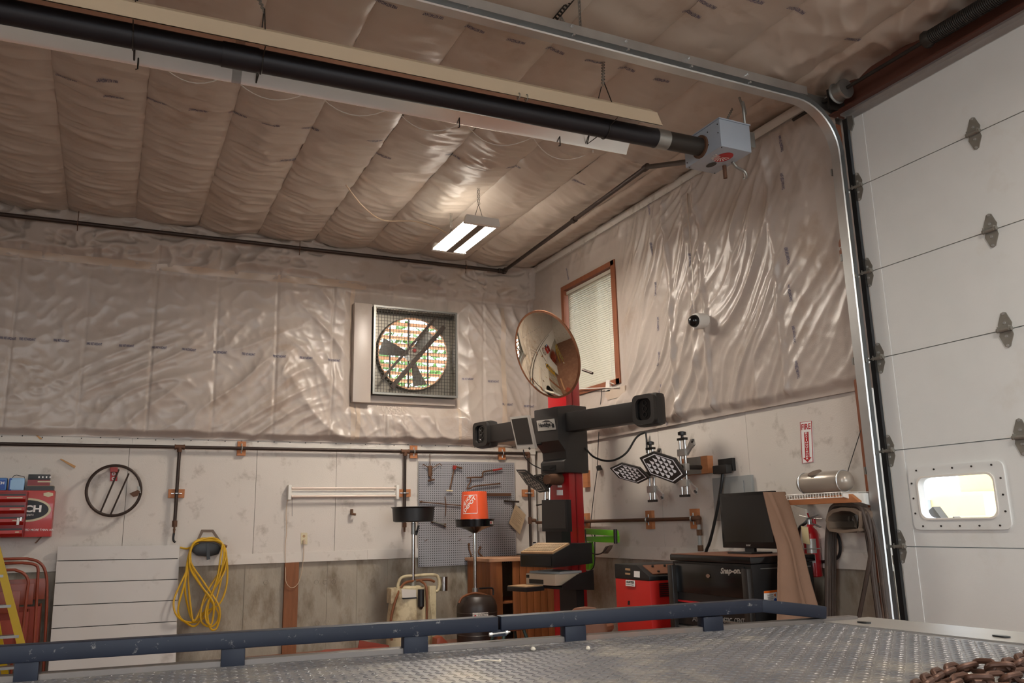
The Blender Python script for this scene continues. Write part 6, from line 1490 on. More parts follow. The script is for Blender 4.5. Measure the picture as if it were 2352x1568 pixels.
# ---- dome camera with cable
dcm = thing('dome_camera', (-0.100, -3.322, 3.025), 'white dome security camera with black eye on the foil wall', 'camera')
c = V((-0.170, -3.422, 3.067))
MB().lathe([(0.064, -0.16), (0.070, -0.05), (0.070, 0.0), (0.066, 0.02), (0.052, 0.03)], c, (-1, -0.12, -0.1), 28).build('base', M['white_paint'], dcm)
ax_ = Vector((-1, -0.12, -0.1)).normalized()
MB().lathe([(0.055, 0.0), (0.052, 0.02), (0.040, 0.042), (0.02, 0.054), (0.0001, 0.057)], c + ax_ * 0.028, ax_, 24).build('dome', M['black_gloss'], dcm)
MB().tube(curve_pts([(-0.140, -3.352, 3.161), (-0.140, -3.359, 3.231), (-0.130, -3.354, 3.353), (-0.130, -3.361, 3.594), (-0.120, -3.349, 3.886), (-0.110, -3.332, 4.145), (-0.070, -3.295, 4.400)], 8), 0.0045, 6).build('cable', M['foil_tape'], dcm)
MB().tube(curve_pts([(-0.170, -3.364, 3.089), (-0.170, -3.334, 3.147), (-0.160, -3.343, 3.185), (-0.150, -3.363, 3.205)], 6), 0.004, 6).build('cable_loop', M['foil_tape'], dcm)

# ---- fire extinguisher sign
fg = thing('fire_sign', (0.000, -4.365, 1.769), 'white sign reading FIRE EXTINGUISHER with red down arrow', 'sign')
sq_ = [V(p) for p in [(-0.004, -4.335, 2.082), (-0.004, -4.458, 2.080), (-0.004, -4.434, 1.774), (-0.004, -4.317, 1.770)]]
MB().prism(sq_, (0.003, 0, 0)).build('plate', M['white_print'], fg)
def SG(a, b, o=0.0015):
    t = sq_[0].lerp(sq_[1], a); l = sq_[3].lerp(sq_[2], a); p = l.lerp(t, b); return Vector((p.x - o, p.y, p.z))
bd = 0.05
for (a0, a1, b0, b1) in ((0.02, 0.98, 0.985, 0.995), (0.02, 0.98, 0.005, 0.015), (0.02, 0.07, 0.005, 0.995), (0.93, 0.98, 0.005, 0.995)):
    MB().add([SG(a0, b0), SG(a1, b0), SG(a1, b1), SG(a0, b1)], [(0, 1, 2, 3)]).build('border', M['red_print'], fg)
text('lettering', 'FIRE', lambda a, b: SG(0.12 + 0.76 * a, 0.80 + 0.14 * b), M['red_print'], fg, bold=0.02)
MB().add([SG(x, y) for x, y in ((0.32, 0.74), (0.68, 0.74), (0.68, 0.13), (0.86, 0.13), (0.5, 0.02), (0.14, 0.13), (0.32, 0.13))], [(0, 1, 2, 3, 4, 5, 6)]).build('arrow', M['red_print'], fg)
for i, ch in enumerate('EXTINGUISHER'):
    zc_ = 0.695 - i * 0.0555
    w = 0.07 if ch == 'I' else 0.2
    text('lettering', ch, lambda a, b, zc_=zc_, w=w: SG(0.5 - w / 2 + w * a, zc_ + 0.040 * b, 0.0025), M['white_print'], fg, bold=0.02)

# ---- electrical bits
ep = thing('electric_panel', (0.000, -3.550, 1.576), 'grey steel electric panel on the wall behind the dark screen', 'panel')
MB().box((0.000, -3.299, 1.368), (-0.030, -3.779, 1.722)).build('cover', M['grey_panel'], ep, bevel=0.003)
MB().box((-0.031, -3.444, 1.384), (-0.038, -3.691, 1.682)).build('door', M['grey_panel'], ep, bevel=0.002)
so2 = thing('power_socket', (0.000, -3.450, 1.753), 'black heavy-duty wall socket with thick cord plugged in', 'socket')
MB().box((0.000, -3.396, 1.768), (-0.035, -3.577, 1.874)).build('box', M['black'], so2, bevel=0.003)
MB().box((-0.036, -3.398, 1.749), (-0.100, -3.572, 1.819)).build('plug', M['black_cover'], so2, bevel=0.008)
MB().tube(curve_pts([(-0.070, -3.489, 1.747), (-0.080, -3.476, 1.668), (-0.090, -3.438, 1.527), (-0.110, -3.379, 1.333), (-0.120, -3.319, 1.192), (-0.120, -3.273, 1.131), (-0.100, -3.196, 1.029)], 8), 0.013, 8).build('cord', M['black'], so2)

# ---- lime green folding arm
ga = thing('torch_boom', (-0.300, -1.617, 0.906), 'lime green folded swing arm on wall behind the red column', 'swing arm')
MB().prism([(-0.350, -1.632, 1.319), (-0.350, -2.197, 1.296), (-0.350, -2.215, 1.244), (-0.350, -1.627, 1.264)], (0.06, 0, 0)).build('upper_arm', M['green'], ga, bevel=0.003)
MB().prism([(-0.330, -1.591, 1.237), (-0.330, -2.183, 1.243), (-0.330, -2.178, 1.183), (-0.330, -1.937, 1.185), (-0.330, -1.588, 1.195)], (0.06, 0, 0)).build('lower_arm', M['green'], ga, bevel=0.003)
MB().prism([(-0.320, -1.605, 1.186), (-0.320, -1.698, 1.187), (-0.320, -1.723, 1.069), (-0.320, -1.669, 0.917), (-0.320, -1.601, 0.915), (-0.320, -1.596, 1.067)], (0.05, 0, 0)).build('upright', M['green'], ga, bevel=0.003)
MB().cyl((-0.340, -2.220, 1.308), (-0.340, -2.216, 1.176), 0.018, n=10).build('pivot', M['steel_dark'], ga)
MB().tube(curve_pts([(-0.380, -1.733, 1.306), (-0.400, -1.775, 1.206), (-0.400, -1.818, 1.115), (-0.380, -1.896, 1.075), (-0.360, -1.993, 1.085), (-0.340, -2.059, 1.134), (-0.340, -2.091, 1.150)], 6), 0.006, 6).build('cable', M['dark_hose'], ga)
MB().prism([(-0.340, -1.960, 1.083), (-0.340, -2.029, 1.145), (-0.340, -2.108, 1.159), (-0.340, -2.082, 1.126), (-0.340, -2.007, 1.080)], (0.04, 0, 0)).build('torch_head', M['hanger'], ga)
MB().tube(curve_pts([(-0.300, -1.780, 1.262), (-0.300, -1.765, 1.078), (-0.300, -1.738, 0.952), (-0.300, -1.634, 0.898), (-0.300, -1.566, 0.904)], 6), 0.006, 6).build('cable', M['black'], ga)

# ---- red console cabinet
rcx = -0.75
hc = thing('red_console', (-0.5, -3.06, FL), 'red steel console cabinet with black sloping top beside the tool cart', 'cabinet')
q = [(-0.750, -2.821, 1.028), (-0.750, -3.150, 1.035), (-0.750, -3.325, 0.943), (-0.750, -3.322, 0.910), (-0.750, -2.811, 0.913)]
ya, yb_, yc = q[0][1], q[1][1], q[2][1]; zA, zB, zC, zD = q[0][2], q[2][2], q[3][2], q[4][2]
MB().prism([(rcx, ya, zC), (rcx, ya, zA), (rcx, yb_, zA), (rcx, yc, zB), (rcx, yc, zC)], (0.62, 0, 0)).build('console_top', M['black'], hc, bevel=0.008)
MB().prism([(rcx + 0.05, yb_ - 0.02, zA - 0.012), (rcx + 0.05, yc + 0.02, zB + 0.014), (rcx + 0.05, yc + 0.02, zB + 0.02), (rcx + 0.05, yb_ - 0.02, zA - 0.004)], (0.5, 0, 0)).build('dusty_panel', M['brown_seat'], hc)
MB().box((rcx + 0.004, yc + 0.004, FL + 0.03), (-0.13, ya, zC)).build('case', M['red_cab'], hc, bevel=0.006)
lq = [(-0.754, -2.990, 0.904), (-0.754, -3.124, 0.904), (-0.754, -3.120, 0.856), (-0.754, -2.985, 0.855)]
hl = MB().prism(lq, (0.002, 0, 0)).build('maker_label', M['white_print'], hc)
l0, l1, l3 = V(lq[3]), V(lq[2]), V(lq[0])
flat_text('lettering', 'HUNTER', l0 + (l1 - l0) * 0.08 + (l3 - l0) * 0.48 + Vector((-0.001, 0, 0)), (l1 - l0) * 0.84, (l3 - l0) * 0.38, M['black_print'], hl, bold=0.04)
flat_text('lettering', 'Engineering Company', l0 + (l1 - l0) * 0.10 + (l3 - l0) * 0.14 + Vector((-0.001, 0, 0)), (l1 - l0) * 0.8, (l3 - l0) * 0.22, M['black_print'], hl, bold=0.02)
MB().prism([(-0.752, -3.116, 0.979), (-0.752, -3.197, 0.979), (-0.752, -3.193, 0.931), (-0.752, -3.111, 0.931)], (0.002, 0, 0)).build('paper_label', M['white_print'], hc)
for r in ([(-0.752, -2.989, 0.998), (-0.752, -3.060, 0.997), (-0.752, -3.059, 0.980), (-0.752, -2.987, 0.981)], [(-0.752, -2.985, 0.960), (-0.752, -3.057, 0.959), (-0.752, -3.055, 0.945), (-0.752, -2.984, 0.946)]):
    MB().prism(r, (0.002, 0, 0)).build('switch', M['beige'], hc)
MB().prism([(-0.749, -3.000, 0.738), (-0.749, -3.025, 0.740), (-0.749, -3.022, 0.706), (-0.749, -2.996, 0.704)], (0.004, 0, 0)).build('lock', M['black'], hc)
vz0, vz1 = zC - 0.13, zC - 0.02
MB().box((rcx + 0.09, yc + 0.0, vz0), (-0.3, yc + 0.006, vz1)).build('vent', M['red_dark'], hc)
for k in range(7):
    zz = vz0 + 0.008 + k * (vz1 - vz0) / 7
    MB().box((rcx + 0.095, yc - 0.004, zz), (-0.305, yc + 0.004, zz + 0.007)).build('vent_slat', M['black'], hc)
for i in range(8):
    f = (i % 4) / 4 + 0.15; g = 0.3 if i < 4 else 0.75
    p = V((rcx + 0.05 + f * 0.48, yb_ + (yc - yb_) * g, zA + (zB - zA) * g + 0.006))
    MB().cyl(p, p + Vector((0, -0.006, 0.014)), 0.010, n=8).build('toggle', M['steel_dark'], hc)
for (x, y) in ((rcx + 0.06, yc + 0.06), (rcx + 0.06, ya - 0.06), (-0.2, yc + 0.06), (-0.2, ya - 0.06)):
    MB().cyl((x, y, FL), (x, y, FL + 0.03), 0.025, n=10).build('foot', M['black'], hc)

# ---- black tool cart
kx = -0.70; ky0, ky1 = -4.46, -3.58; kz0, kz1 = FL + 0.10, 1.125
ct = thing('tool_cart', (-0.4, -4.0, FL), 'black diagnostic tool cart with red stripe and lettered drawers', 'tool cart')
MB().box((kx, ky0, kz0), (-0.14, ky1, 0.60)).build('lower_case', M['black'], ct)
MB().box((kx, ky0, 0.605), (-0.14, ky1, kz1 - 0.055)).build('upper_case', M['black'], ct)
MB().box((kx - 0.015, ky0 - 0.015, kz1 - 0.05), (-0.12, ky1 + 0.015, kz1 - 0.004)).build('lid', M['black_gloss'], ct, bevel=0.008)
MB().box((kx - 0.008, ky0 - 0.008, kz1 - 0.004), (-0.13, ky1 + 0.008, kz1)).build('top_mat', M['brown_seat'], ct)
MB().box((kx - 0.012, ky0 + 0.06, 0.845), (kx, ky1 - 0.04, kz1 - 0.07)).build('flip_door', M['black_gloss'], ct, bevel=0.003)
MB().box((kx - 0.010, ky0 + 0.05, 0.775), (kx, ky1 - 0.03, 0.787)).build('red_stripe', M['red_print'], ct)
dz_ = [(0.70, 0.765), (0.62, 0.69), (0.50, 0.61), (0.38, 0.49), (0.27, 0.37)]
for a, b in dz_:
    d_ = MB().box((kx - 0.012, ky0 + 0.06, a), (kx, ky1 - 0.04, b)).build('drawer', M['black'], ct, bevel=0.002)
    MB().box((kx - 0.022, ky0 + 0.07, b - 0.016), (kx - 0.012, ky1 - 0.05, b - 0.006)).build('drawer_pull', M['galv_dull'], d_)
for y in (ky0 - 0.012, ky1 - 0.05):
    MB().box((kx - 0.05, y, 0.25), (kx + 0.0, y + 0.06, 1.045)).build('corner_bumper', M['screen'], ct, bevel=0.010)
MB().cyl((-0.712, -4.010, 0.978), (-0.725, -4.026, 0.979), 0.014, n=16).build('lock', M['tool_rust'], ct)
la_, lb_ = V((-0.713, -4.153, 0.987)), V((-0.713, -4.369, 0.997))
flat_text('lettering', 'Snap-on.', la_, lb_ - la_, (0, 0, 0.052), M['silver_frame'], ct, bold=0.045, shear=0.25)
for word, la_, lb_ in (('AND', (-0.713, -3.794, 0.646), (-0.713, -3.946, 0.656)), ('DIAGNOSTIC', (-0.713, -3.971, 0.659), (-0.713, -4.241, 0.671)), ('CENTER', (-0.713, -4.263, 0.673), (-0.713, -4.418, 0.682))):
    flat_text('lettering', word, la_, V(lb_) - V(la_), (0, 0, 0.035), M['grey_panel'], ct, bold=0.01)
wl = MB().prism([(-0.605, -4.463, 0.893), (-0.469, -4.463, 0.895), (-0.482, -4.463, 0.787), (-0.618, -4.463, 0.783)], (0, 0.002, 0)).build('warning_label', M['white_print'], ct)
MB().prism([(-0.607, -4.465, 0.893), (-0.471, -4.465, 0.895), (-0.472, -4.465, 0.881), (-0.609, -4.465, 0.879)], (0, 0.001, 0)).build('label_header', M['orange_print'], wl)
for k in range(3):
    p = [(-0.514, -4.465, 0.863), (-0.514, -4.465, 0.831), (-0.513, -4.465, 0.803)][k]
    MB().cyl(p, (p[0], p[1] - 0.001, p[2]), 0.012, n=3 if k < 1 else 14).build('symbol', M['orange_print'] if k < 1 else M['blue_print'], wl)
tl_ = MB()
for k in range(7):
    p = V((-0.580, -4.465, 0.864)) + Vector((0, 0, -0.013 * k)); tl_.box((p.x, p.y - 0.001, p.z), (p.x + 0.05, p.y, p.z + 0.004))
tl_.build('print_lines', M['grey_panel'], wl)
MB().bar((-0.62, ky0 - 0.002, kz1 - 0.085), (-0.16, ky0 - 0.002, kz1 - 0.085), 0.006, 0.006).build('side_trim', M['galv_dull'], ct)
for (x, y) in ((kx + 0.06, ky0 + 0.06), (kx + 0.06, ky1 - 0.06), (-0.2, ky0 + 0.06), (-0.2, ky1 - 0.06)):
    MB().cyl((x - 0.02, y, FL + 0.05), (x + 0.02, y, FL + 0.05), 0.05, n=16).box((x - 0.015, y - 0.02, FL + 0.05), (x + 0.015, y + 0.02, FL + 0.10)).build('caster', M['steel_dark'], ct)
# ---- flat screen on the cart
tv = thing('flat_screen', (-0.36, -4.07, kz1), 'black flat screen monitor standing on the tool cart', 'monitor')
ty1, ty0 = -3.780, -4.363; tz1, tz0 = 1.571, 1.163
MB().box((-0.365, ty0, tz0), (-0.325, ty1, tz1)).build('bezel', M['black_gloss'], tv, bevel=0.004)
MB().box((-0.367, ty0 + 0.025, tz0 + 0.045), (-0.3655, ty1 - 0.025, tz1 - 0.025)).build('screen', M['tv_screen'], tv)
flat_text('lettering', 'acer', (-0.3665, (ty0 + ty1) / 2 + 0.025, tz0 + 0.015), (0, -0.05, 0), (0, 0, 0.012), M['silver_frame'], tv, bold=0.03)
MB().box((-0.36, (ty0 + ty1) / 2 - 0.05, kz1 + 0.012), (-0.335, (ty0 + ty1) / 2 + 0.05, tz0 + 0.05)).build('neck', M['black'], tv)
MB().box((-0.46, (ty0 + ty1) / 2 - 0.13, kz1 + 0.001), (-0.26, (ty0 + ty1) / 2 + 0.13, kz1 + 0.012)).build('foot', M['black'], tv, bevel=0.003)

# ---- brown sheet leaning between cart and wall
bs = thing('brown_cover', (-0.3, -4.6, FL), 'tall brown cloth cover draped beside the tool cart', 'cover')
Lp_ = [V(p) for p in ((-0.549, -4.470, 1.555), (-0.550, -4.500, 1.441), (-0.542, -4.530, 1.302), (-0.532, -4.560, 1.166), (-0.592, -4.600, 0.976), (-0.671, -4.640, 0.721), (-0.790, -4.700, 0.380))]
Rp_ = [V(p) for p in ((-0.281, -4.400, 1.558), (-0.290, -4.440, 1.464), (-0.280, -4.470, 1.312), (-0.292, -4.520, 1.158), (-0.285, -4.560, 0.960), (-0.250, -4.600, 0.690), (-0.229, -4.640, 0.319))]
Lc = curve_pts(Lp_, 8); Rc = curve_pts(Rp_, 8); nu, nv = 36, len(Lc); vs = []
for j in range(nv):
    for i in range(nu):
        f = i / (nu - 1); p = Lc[j].lerp(Rc[j], f); g = j / (nv - 1)
        w = 0.018 * math.sin(f * 9 - g * 3) * min(1, g * 2 + 0.1) + 0.02 * math.exp(-((f - 0.25 - 0.55 * g) / 0.05) ** 2) - 0.015 * math.exp(-((f - 0.42 - 0.4 * g) / 0.04) ** 2) * g
        vs.append((p.x, p.y - w, max(FL + 0.002, p.z)))
o = raw_mesh('sheet', vs, grid_faces(nu, nv), M['brown_sheet'], bs)
md = o.modifiers.new('thickness', 'SOLIDIFY'); md.thickness = 0.006
# ---- wire shelf, wood brace, brackets
sh_ = thing('wire_shelf', (-0.150, -4.665, 1.486), 'white wire wall shelf with wood brace above the fire extinguisher', 'shelf')
zsf = 1.535; sy0, sy1 = -4.94, -4.31
wires = MB()
for i in range(26):
    y = sy0 + (sy1 - sy0) * i / 25
    wires.cyl((-0.30, y, zsf), (-0.002, y, zsf), 0.0025, n=5); wires.cyl((-0.30, y, zsf), (-0.30, y, zsf - 0.032), 0.0025, n=5)
wires.build('shelf_wires', M['white_paint'], sh_)
for (x, z) in ((-0.30, zsf), (-0.30, zsf - 0.032), (-0.15, zsf - 0.004), (-0.01, zsf - 0.004)):
    MB().cyl((x, sy0, z), (x, sy1, z), 0.0035, n=6).build('front_rail', M['white_paint'], sh_)
MB().prism([(-0.240, -4.377, 1.509), (-0.240, -4.952, 1.522), (-0.240, -5.017, 1.475), (-0.240, -5.016, 1.466), (-0.240, -4.389, 1.465)], (0.03, 0, 0)).build('wood_brace', M['wood_block'], sh_, bevel=0.002)
for y in (sy0 - 0.0, sy1 - 0.02):
    MB().prism([(-0.29, y, zsf - 0.006), (0.0, y, zsf - 0.006), (0.0, y, zsf - 0.10), (-0.29, y, zsf - 0.03)], (0, 0.012, 0)).build('bracket', M['white_paint'], sh_)
    MB().box((-0.012, y - 0.005, zsf - 0.42), (-0.0005, y + 0.018, zsf)).build('wall_standard', M['white_paint'], sh_)
bx_ = thing('boombox', (-0.180, -4.681, 1.536), 'silver-brown rounded portable stereo lying on the wire shelf', 'stereo')
yb0, yb1 = -4.919, -4.450; zc_ = zsf + 0.078
yc_ = (yb0 + yb1) / 2; hl_ = (yb1 - yb0) / 2
prof_ = [(0.0001, -hl_), (0.035, -hl_ + 0.004), (0.062, -hl_ + 0.03), (0.074, -hl_ + 0.075), (0.076, 0), (0.074, hl_ - 0.075), (0.062, hl_ - 0.03), (0.035, hl_ - 0.004), (0.0001, hl_)]
MB().lathe(prof_, (-0.18, yc_, zc_), (0, 1, 0), 28).build('body', M['silver_plastic'], bx_)
for s_ in (-1, 1):
    MB().torus((-0.18, yc_ + s_ * (hl_ - 0.06), zc_), (0, 1, 0), 0.074, 0.004, 30, 6).build('speaker_ring', M['galv'], bx_)
MB().lathe([(0.05, 0), (0.048, 0.006), (0.0001, 0.008)], (-0.18 - 0.030, yc_ + 0.05, zc_ + 0.066), (-0.42, 0, 0.9), 20).build('disc_lid', M['hanger'], bx_)
MB().lathe([(0.03, 0), (0.031, 0.012), (0.0001, 0.013)], (-0.21, yc_, zsf + 0.004), (0, 0, 1), 12).build('foot', M['black'], bx_) if False else None
pv_ = MB().tube(curve_pts([(-0.030, -5.007, 2.118), (-0.050, -4.897, 1.890), (-0.090, -4.807, 1.658), (-0.120, -4.819, 1.598)], 6), 0.003, 6).build('aerial_wire', M['steel_dark'])
tag(pv_, 'thin wire running from door jamb down to the stereo', 'wire')

# ---- fire extinguisher
fe = thing('fire_extinguisher', (-0.070, -4.379, 0.957), 'red fire extinguisher with manila tag and black hose on the wall', 'extinguisher')
ex, ey = -0.075, -4.406; ez0, ez1 = 0.960, 1.287
MB().lathe([(0.048, ez0), (0.056, ez0 + 0.008), (0.056, ez1 - 0.03), (0.045, ez1), (0.022, ez1 + 0.02), (0.018, ez1 + 0.04)], (ex, ey, 0), n=26).build('cylinder', M['red_ext'], fe)
MB().cyl((ex, ey, ez1 + 0.035), (ex, ey, ez1 + 0.075), 0.018, n=12).build('valve', M['galv'], fe)
MB().bar((ex, ey + 0.03, ez1 + 0.075), (ex - 0.01, ey - 0.11, ez1 + 0.105), 0.018, 0.008).build('top_lever', M['galv'], fe)
MB().bar((ex, ey + 0.0, ez1 + 0.06), (ex - 0.01, ey - 0.11, ez1 + 0.02), 0.018, 0.008).build('grip', M['galv'], fe)
MB().cyl((ex, ey - 0.045, ez1 + 0.03), (ex, ey - 0.045, ez1 + 0.085), 0.013, n=10).build('gauge', M['red_ext'], fe)
MB().tube([(ex, ey + 0.0, ez1 + 0.09), (ex, ey + 0.01, ez1 + 0.12)], 0.006, 6).build('pull_pin', M['red_print'], fe)
MB().tube([(-0.090, -4.329, 1.393), (-0.090, -4.436, 1.370), (-0.090, -4.547, 1.365)], 0.003, 6).build('seal_wire', M['galv_dull'], fe)
MB().tube(curve_pts([(ex, ey + 0.02, ez1 + 0.065), (-0.090, -4.372, 1.333), (-0.090, -4.321, 1.303), (-0.090, -4.303, 1.231), (-0.090, -4.314, 1.148), (-0.090, -4.328, 1.062)], 6), 0.012, 8).build('hose', M['black'], fe)
MB().prism([(ex - 0.066, ey + 0.02, ez1 + 0.03), (ex - 0.066, ey - 0.045, ez1 + 0.02), (ex - 0.066, ey - 0.05, ez1 - 0.10), (ex - 0.066, ey + 0.015, ez1 - 0.09)], (0.002, 0, 0)).build('inspection_tag', M['tag'], fe)
MB().torus((ex, ey, ez1 - 0.13), (0, 0, 1), 0.0565, 0.004, 26, 6).build('strap', M['galv'], fe)
cyl_patch('label', M['silver_frame'], fe, ex, ey, 0.0568, -1.5, -0.2, ez1 - 0.16, ez1 - 0.06)
cyl_patch('label', M['white_print'], fe, ex, ey, 0.0568, -1.3, -0.5, ez0 + 0.10, ez0 + 0.115)

# ---- dark hose on hanger next to the door
hg2 = thing('hose_hanger', (-0.100, -4.724, 1.263), 'dusty arched hose hanger with web, beside the overhead door', 'hanger')
arc = [(-0.240, -4.718, 1.353), (-0.240, -4.736, 1.396), (-0.240, -4.782, 1.425), (-0.240, -4.859, 1.437), (-0.240, -4.950, 1.432), (-0.240, -5.008, 1.405), (-0.240, -5.005, 1.335), (-0.240, -4.985, 1.294)]
pts = [V(p) for p in arc]
MB().prism(pts + [Vector((p.x, p.y + 0.010 * (1 if i < 4 else -1) * -1, p.z - 0.022)) for i, p in reversed(list(enumerate(pts)))], (0.23, 0, 0)).build('arch', M['hanger'], hg2)
MB().prism([(-0.250, -4.732, 1.353), (-0.250, -4.754, 1.344), (-0.250, -4.752, 1.304), (-0.250, -4.848, 1.286), (-0.250, -4.995, 1.299), (-0.250, -5.000, 1.283), (-0.250, -4.864, 1.269), (-0.250, -4.753, 1.281), (-0.250, -4.733, 1.304)], (0.24, 0, 0)).build('lower_lip', M['hanger'], hg2)
for a, b in (((-0.050, -4.722, 1.365), (-0.050, -4.685, 1.294)), ((-0.050, -4.788, 1.378), (-0.050, -4.807, 1.299)), ((-0.050, -4.753, 1.399), (-0.050, -4.740, 1.300))):
    MB().bar(a, b, 0.014, 0.008, (1, 0, 0)).build('web', M['hanger'], hg2)
dh = thing('air_hose', (-0.150, -4.748, 0.696), 'dark dusty rubber hoses looped over the arched hanger by the door', 'hose')
HL = [[(-0.200, -4.697, 1.309), (-0.200, -4.666, 1.163), (-0.200, -4.638, 0.960), (-0.200, -4.592, 0.643)], [(-0.160, -4.679, 1.314), (-0.160, -4.654, 1.162), (-0.160, -4.619, 0.928), (-0.160, -4.580, 0.640)], [(-0.120, -4.660, 1.313), (-0.120, -4.636, 1.160), (-0.120, -4.604, 0.926), (-0.120, -4.565, 0.635)], [(-0.080, -4.647, 1.319), (-0.080, -4.621, 1.159), (-0.080, -4.585, 0.923), (-0.080, -4.545, 0.631)], [(-0.180, -4.680, 1.294), (-0.180, -4.650, 1.075), (-0.180, -4.619, 0.901), (-0.180, -4.584, 0.641)]]
HT = [[(-0.200, -4.754, 1.445), (-0.200, -4.898, 1.450), (-0.200, -4.989, 1.425)], [(-0.160, -4.728, 1.448), (-0.160, -4.869, 1.450), (-0.160, -4.974, 1.419)], [(-0.120, -4.703, 1.452), (-0.120, -4.843, 1.451), (-0.120, -4.958, 1.407)], [(-0.080, -4.693, 1.455), (-0.080, -4.826, 1.451), (-0.080, -4.938, 1.390)], [(-0.180, -4.746, 1.436), (-0.180, -4.878, 1.442), (-0.180, -4.962, 1.414)]]
HR = [[(-0.200, -5.019, 1.334), (-0.200, -5.037, 1.169), (-0.200, -4.975, 0.976), (-0.200, -4.855, 0.668)], [(-0.160, -5.013, 1.348), (-0.160, -5.012, 1.140), (-0.160, -5.009, 0.921), (-0.160, -5.022, 0.682)], [(-0.120, -5.004, 1.333), (-0.120, -5.026, 1.139), (-0.120, -5.029, 0.920), (-0.120, -5.035, 0.680)], [(-0.080, -4.984, 1.333), (-0.080, -5.012, 1.137), (-0.080, -5.015, 0.918), (-0.080, -5.020, 0.676)], [(-0.180, -4.994, 1.334), (-0.180, -5.009, 1.140), (-0.180, -5.013, 0.923), (-0.180, -5.019, 0.683)]]
for l, t_, r in zip(HL, HT, HR):
    seq = list(reversed(l)) + t_ + r
    a0 = V(seq[0]); a1 = V(seq[-1])
    MB().tube(curve_pts(seq, 7), 0.014, 8).build('hose_loop', M['dark_hose'], dh)
xl = thing('rubber_pipe', (-0.050, -4.533, 1.067), 'short black rubber pipe curving out of the wall behind the hoses', 'pipe')
MB().tube(curve_pts([(-0.030, -4.424, 1.063), (-0.040, -4.524, 1.072), (-0.050, -4.612, 1.098), (-0.050, -4.643, 1.152), (-0.050, -4.644, 1.217), (-0.050, -4.626, 1.261)], 6), 0.011, 8).build('pipe', M['black'], xl)
MB().cyl((-0.050, -4.579, 1.086), (-0.050, -4.594, 1.110), 0.015, n=8).build('clip', M['black'], xl)

# ---- brown chair behind the truck rail
bcx = thing('swivel_chair', (-1.35, -3.2, FL), 'brown vinyl swivel chair half hidden behind the truck rail', 'chair')
qx = (-1.277, -3.200, 0.617); cxx = qx[0]
bk = MB().lathe([(0.001, -0.22), (0.08, -0.21), (0.14, -0.16), (0.165, -0.05), (0.165, 0.06), (0.14, 0.16), (0.08, 0.205), (0.001, 0.215)], (cxx, -3.2, 0.739 - 0.215), (0, 0, 1), 24, squash=0.22, u=(0.85, -0.5, 0))
bk.build('backrest', M['brown_seat'], bcx)
MB().lathe([(0.001, FL + 0.38), (0.19, FL + 0.385), (0.21, FL + 0.41), (0.21, FL + 0.44), (0.18, FL + 0.46), (0.001, FL + 0.465)], (cxx + 0.12, -3.02, 0), n=24).build('seat', M['brown_seat'], bcx)
MB().cyl((cxx + 0.12, -3.02, FL + 0.08), (cxx + 0.12, -3.02, FL + 0.38), 0.025, n=10).build('post', M['steel_dark'], bcx)
for k in range(5):
    a = R_(72 * k); e = (cxx + 0.12 + 0.24 * math.cos(a), -3.02 + 0.24 * math.sin(a), FL + 0.045)
    MB().bar((cxx + 0.12, -3.02, FL + 0.1), e, 0.03, 0.025).cyl((e[0], e[1] - 0.012, FL + 0.025), (e[0], e[1] + 0.012, FL + 0.025), 0.025, n=10).build('base_leg', M['steel_dark'], bcx)
MB().bar((cxx + 0.02, -3.14, FL + 0.40), (cxx, -3.17, 0.586), 0.04, 0.01).build('back_bar', M['steel_dark'], bcx)

# ================================================================== FLATBED TRUCK IN THE FOREGROUND
DZ = 1.0
E0 = Vector((-4.81, -6.355, DZ)); E1 = Vector((-2.07, -6.645, DZ)); ed = (E1 - E0).normalized(); en = Vector((ed.y, -ed.x, 0)); en = en if en.y < 0 else -en
def EP(x, inn=0.0, z=DZ):
    p = E1 + ed * ((x - E1.x) / ed.x) + en * inn; return Vector((p.x, p.y, z))
bed = thing('truck_bed', EP(-3.5, 1.1, DZ - 0.12), 'dirty steel tread plate bed of a flatbed truck with blue side rail', 'truck bed')
end1 = Vector((-2.03, -7.25, DZ)); ee = (end1 - E1).normalized(); far = E1 + ee * 2.35
P4 = [EP(-9.5, 0.0), E1, far, EP(-9.5, 2.35)]
MB().prism([p + Vector((0, 0, -0.10)) for p in P4], (0, 0, 0.10)).build('deck_plate', M['deck'], bed)
# plain end plate and side lip
ew = 0.24
MB().prism([E1 + Vector((-ew, ew * 0.11, 0)), E1, far, far + Vector((-ew, 0, 0))], (0, 0, 0.004)).build('end_plate', M['deck_plain'], bed)
MB().prism([EP(-9.5, -0.01, DZ - 0.11), EP(-2.15, -0.01, DZ - 0.11), EP(-2.15, 0.035, DZ - 0.11), EP(-9.5, 0.035, DZ - 0.11)], (0, 0, 0.125)).build('side_lip', M['deck_edge'], bed, bevel=0.004)
for q in ((-2.234, -6.770, 1.005), (-2.190, -7.249, 1.005)):
    c = V(q); u_ = ee; v_ = Vector((-ee.y, ee.x, 0))
    MB().prism([c + u_ * 0.028 * math.cos(t) + v_ * 0.012 * math.sin(t) for t in [2 * math.pi * i / 14 for i in range(14)]], (0, 0, 0.004)).build('slot', M['black'], bed)
lug = MB(); pt = 0.026; k = 0
ux = ed; uy = en
for i in range(-10, 118):
    for j in range(0, 66):
        p = E1 + ux * (-0.29 - i * pt) + uy * (0.06 + j * pt)
        if p.x > -2.31 or p.x < -5.1: continue
        d_ = (ux + uy).normalized() if (i + j) % 2 else (ux - uy).normalized(); w_ = Vector((-d_.y, d_.x, 0))
        a_ = d_ * 0.0135; b_ = w_ * 0.0042
        h_ = Vector((0, 0, 0.0022))
        lug.add([p - a_, p - b_, p + a_, p + b_, p - a_ * 0.5 + h_, p + a_ * 0.5 + h_], [(0, 1, 5, 4), (1, 2, 5), (2, 3, 4, 5), (3, 0, 4)])
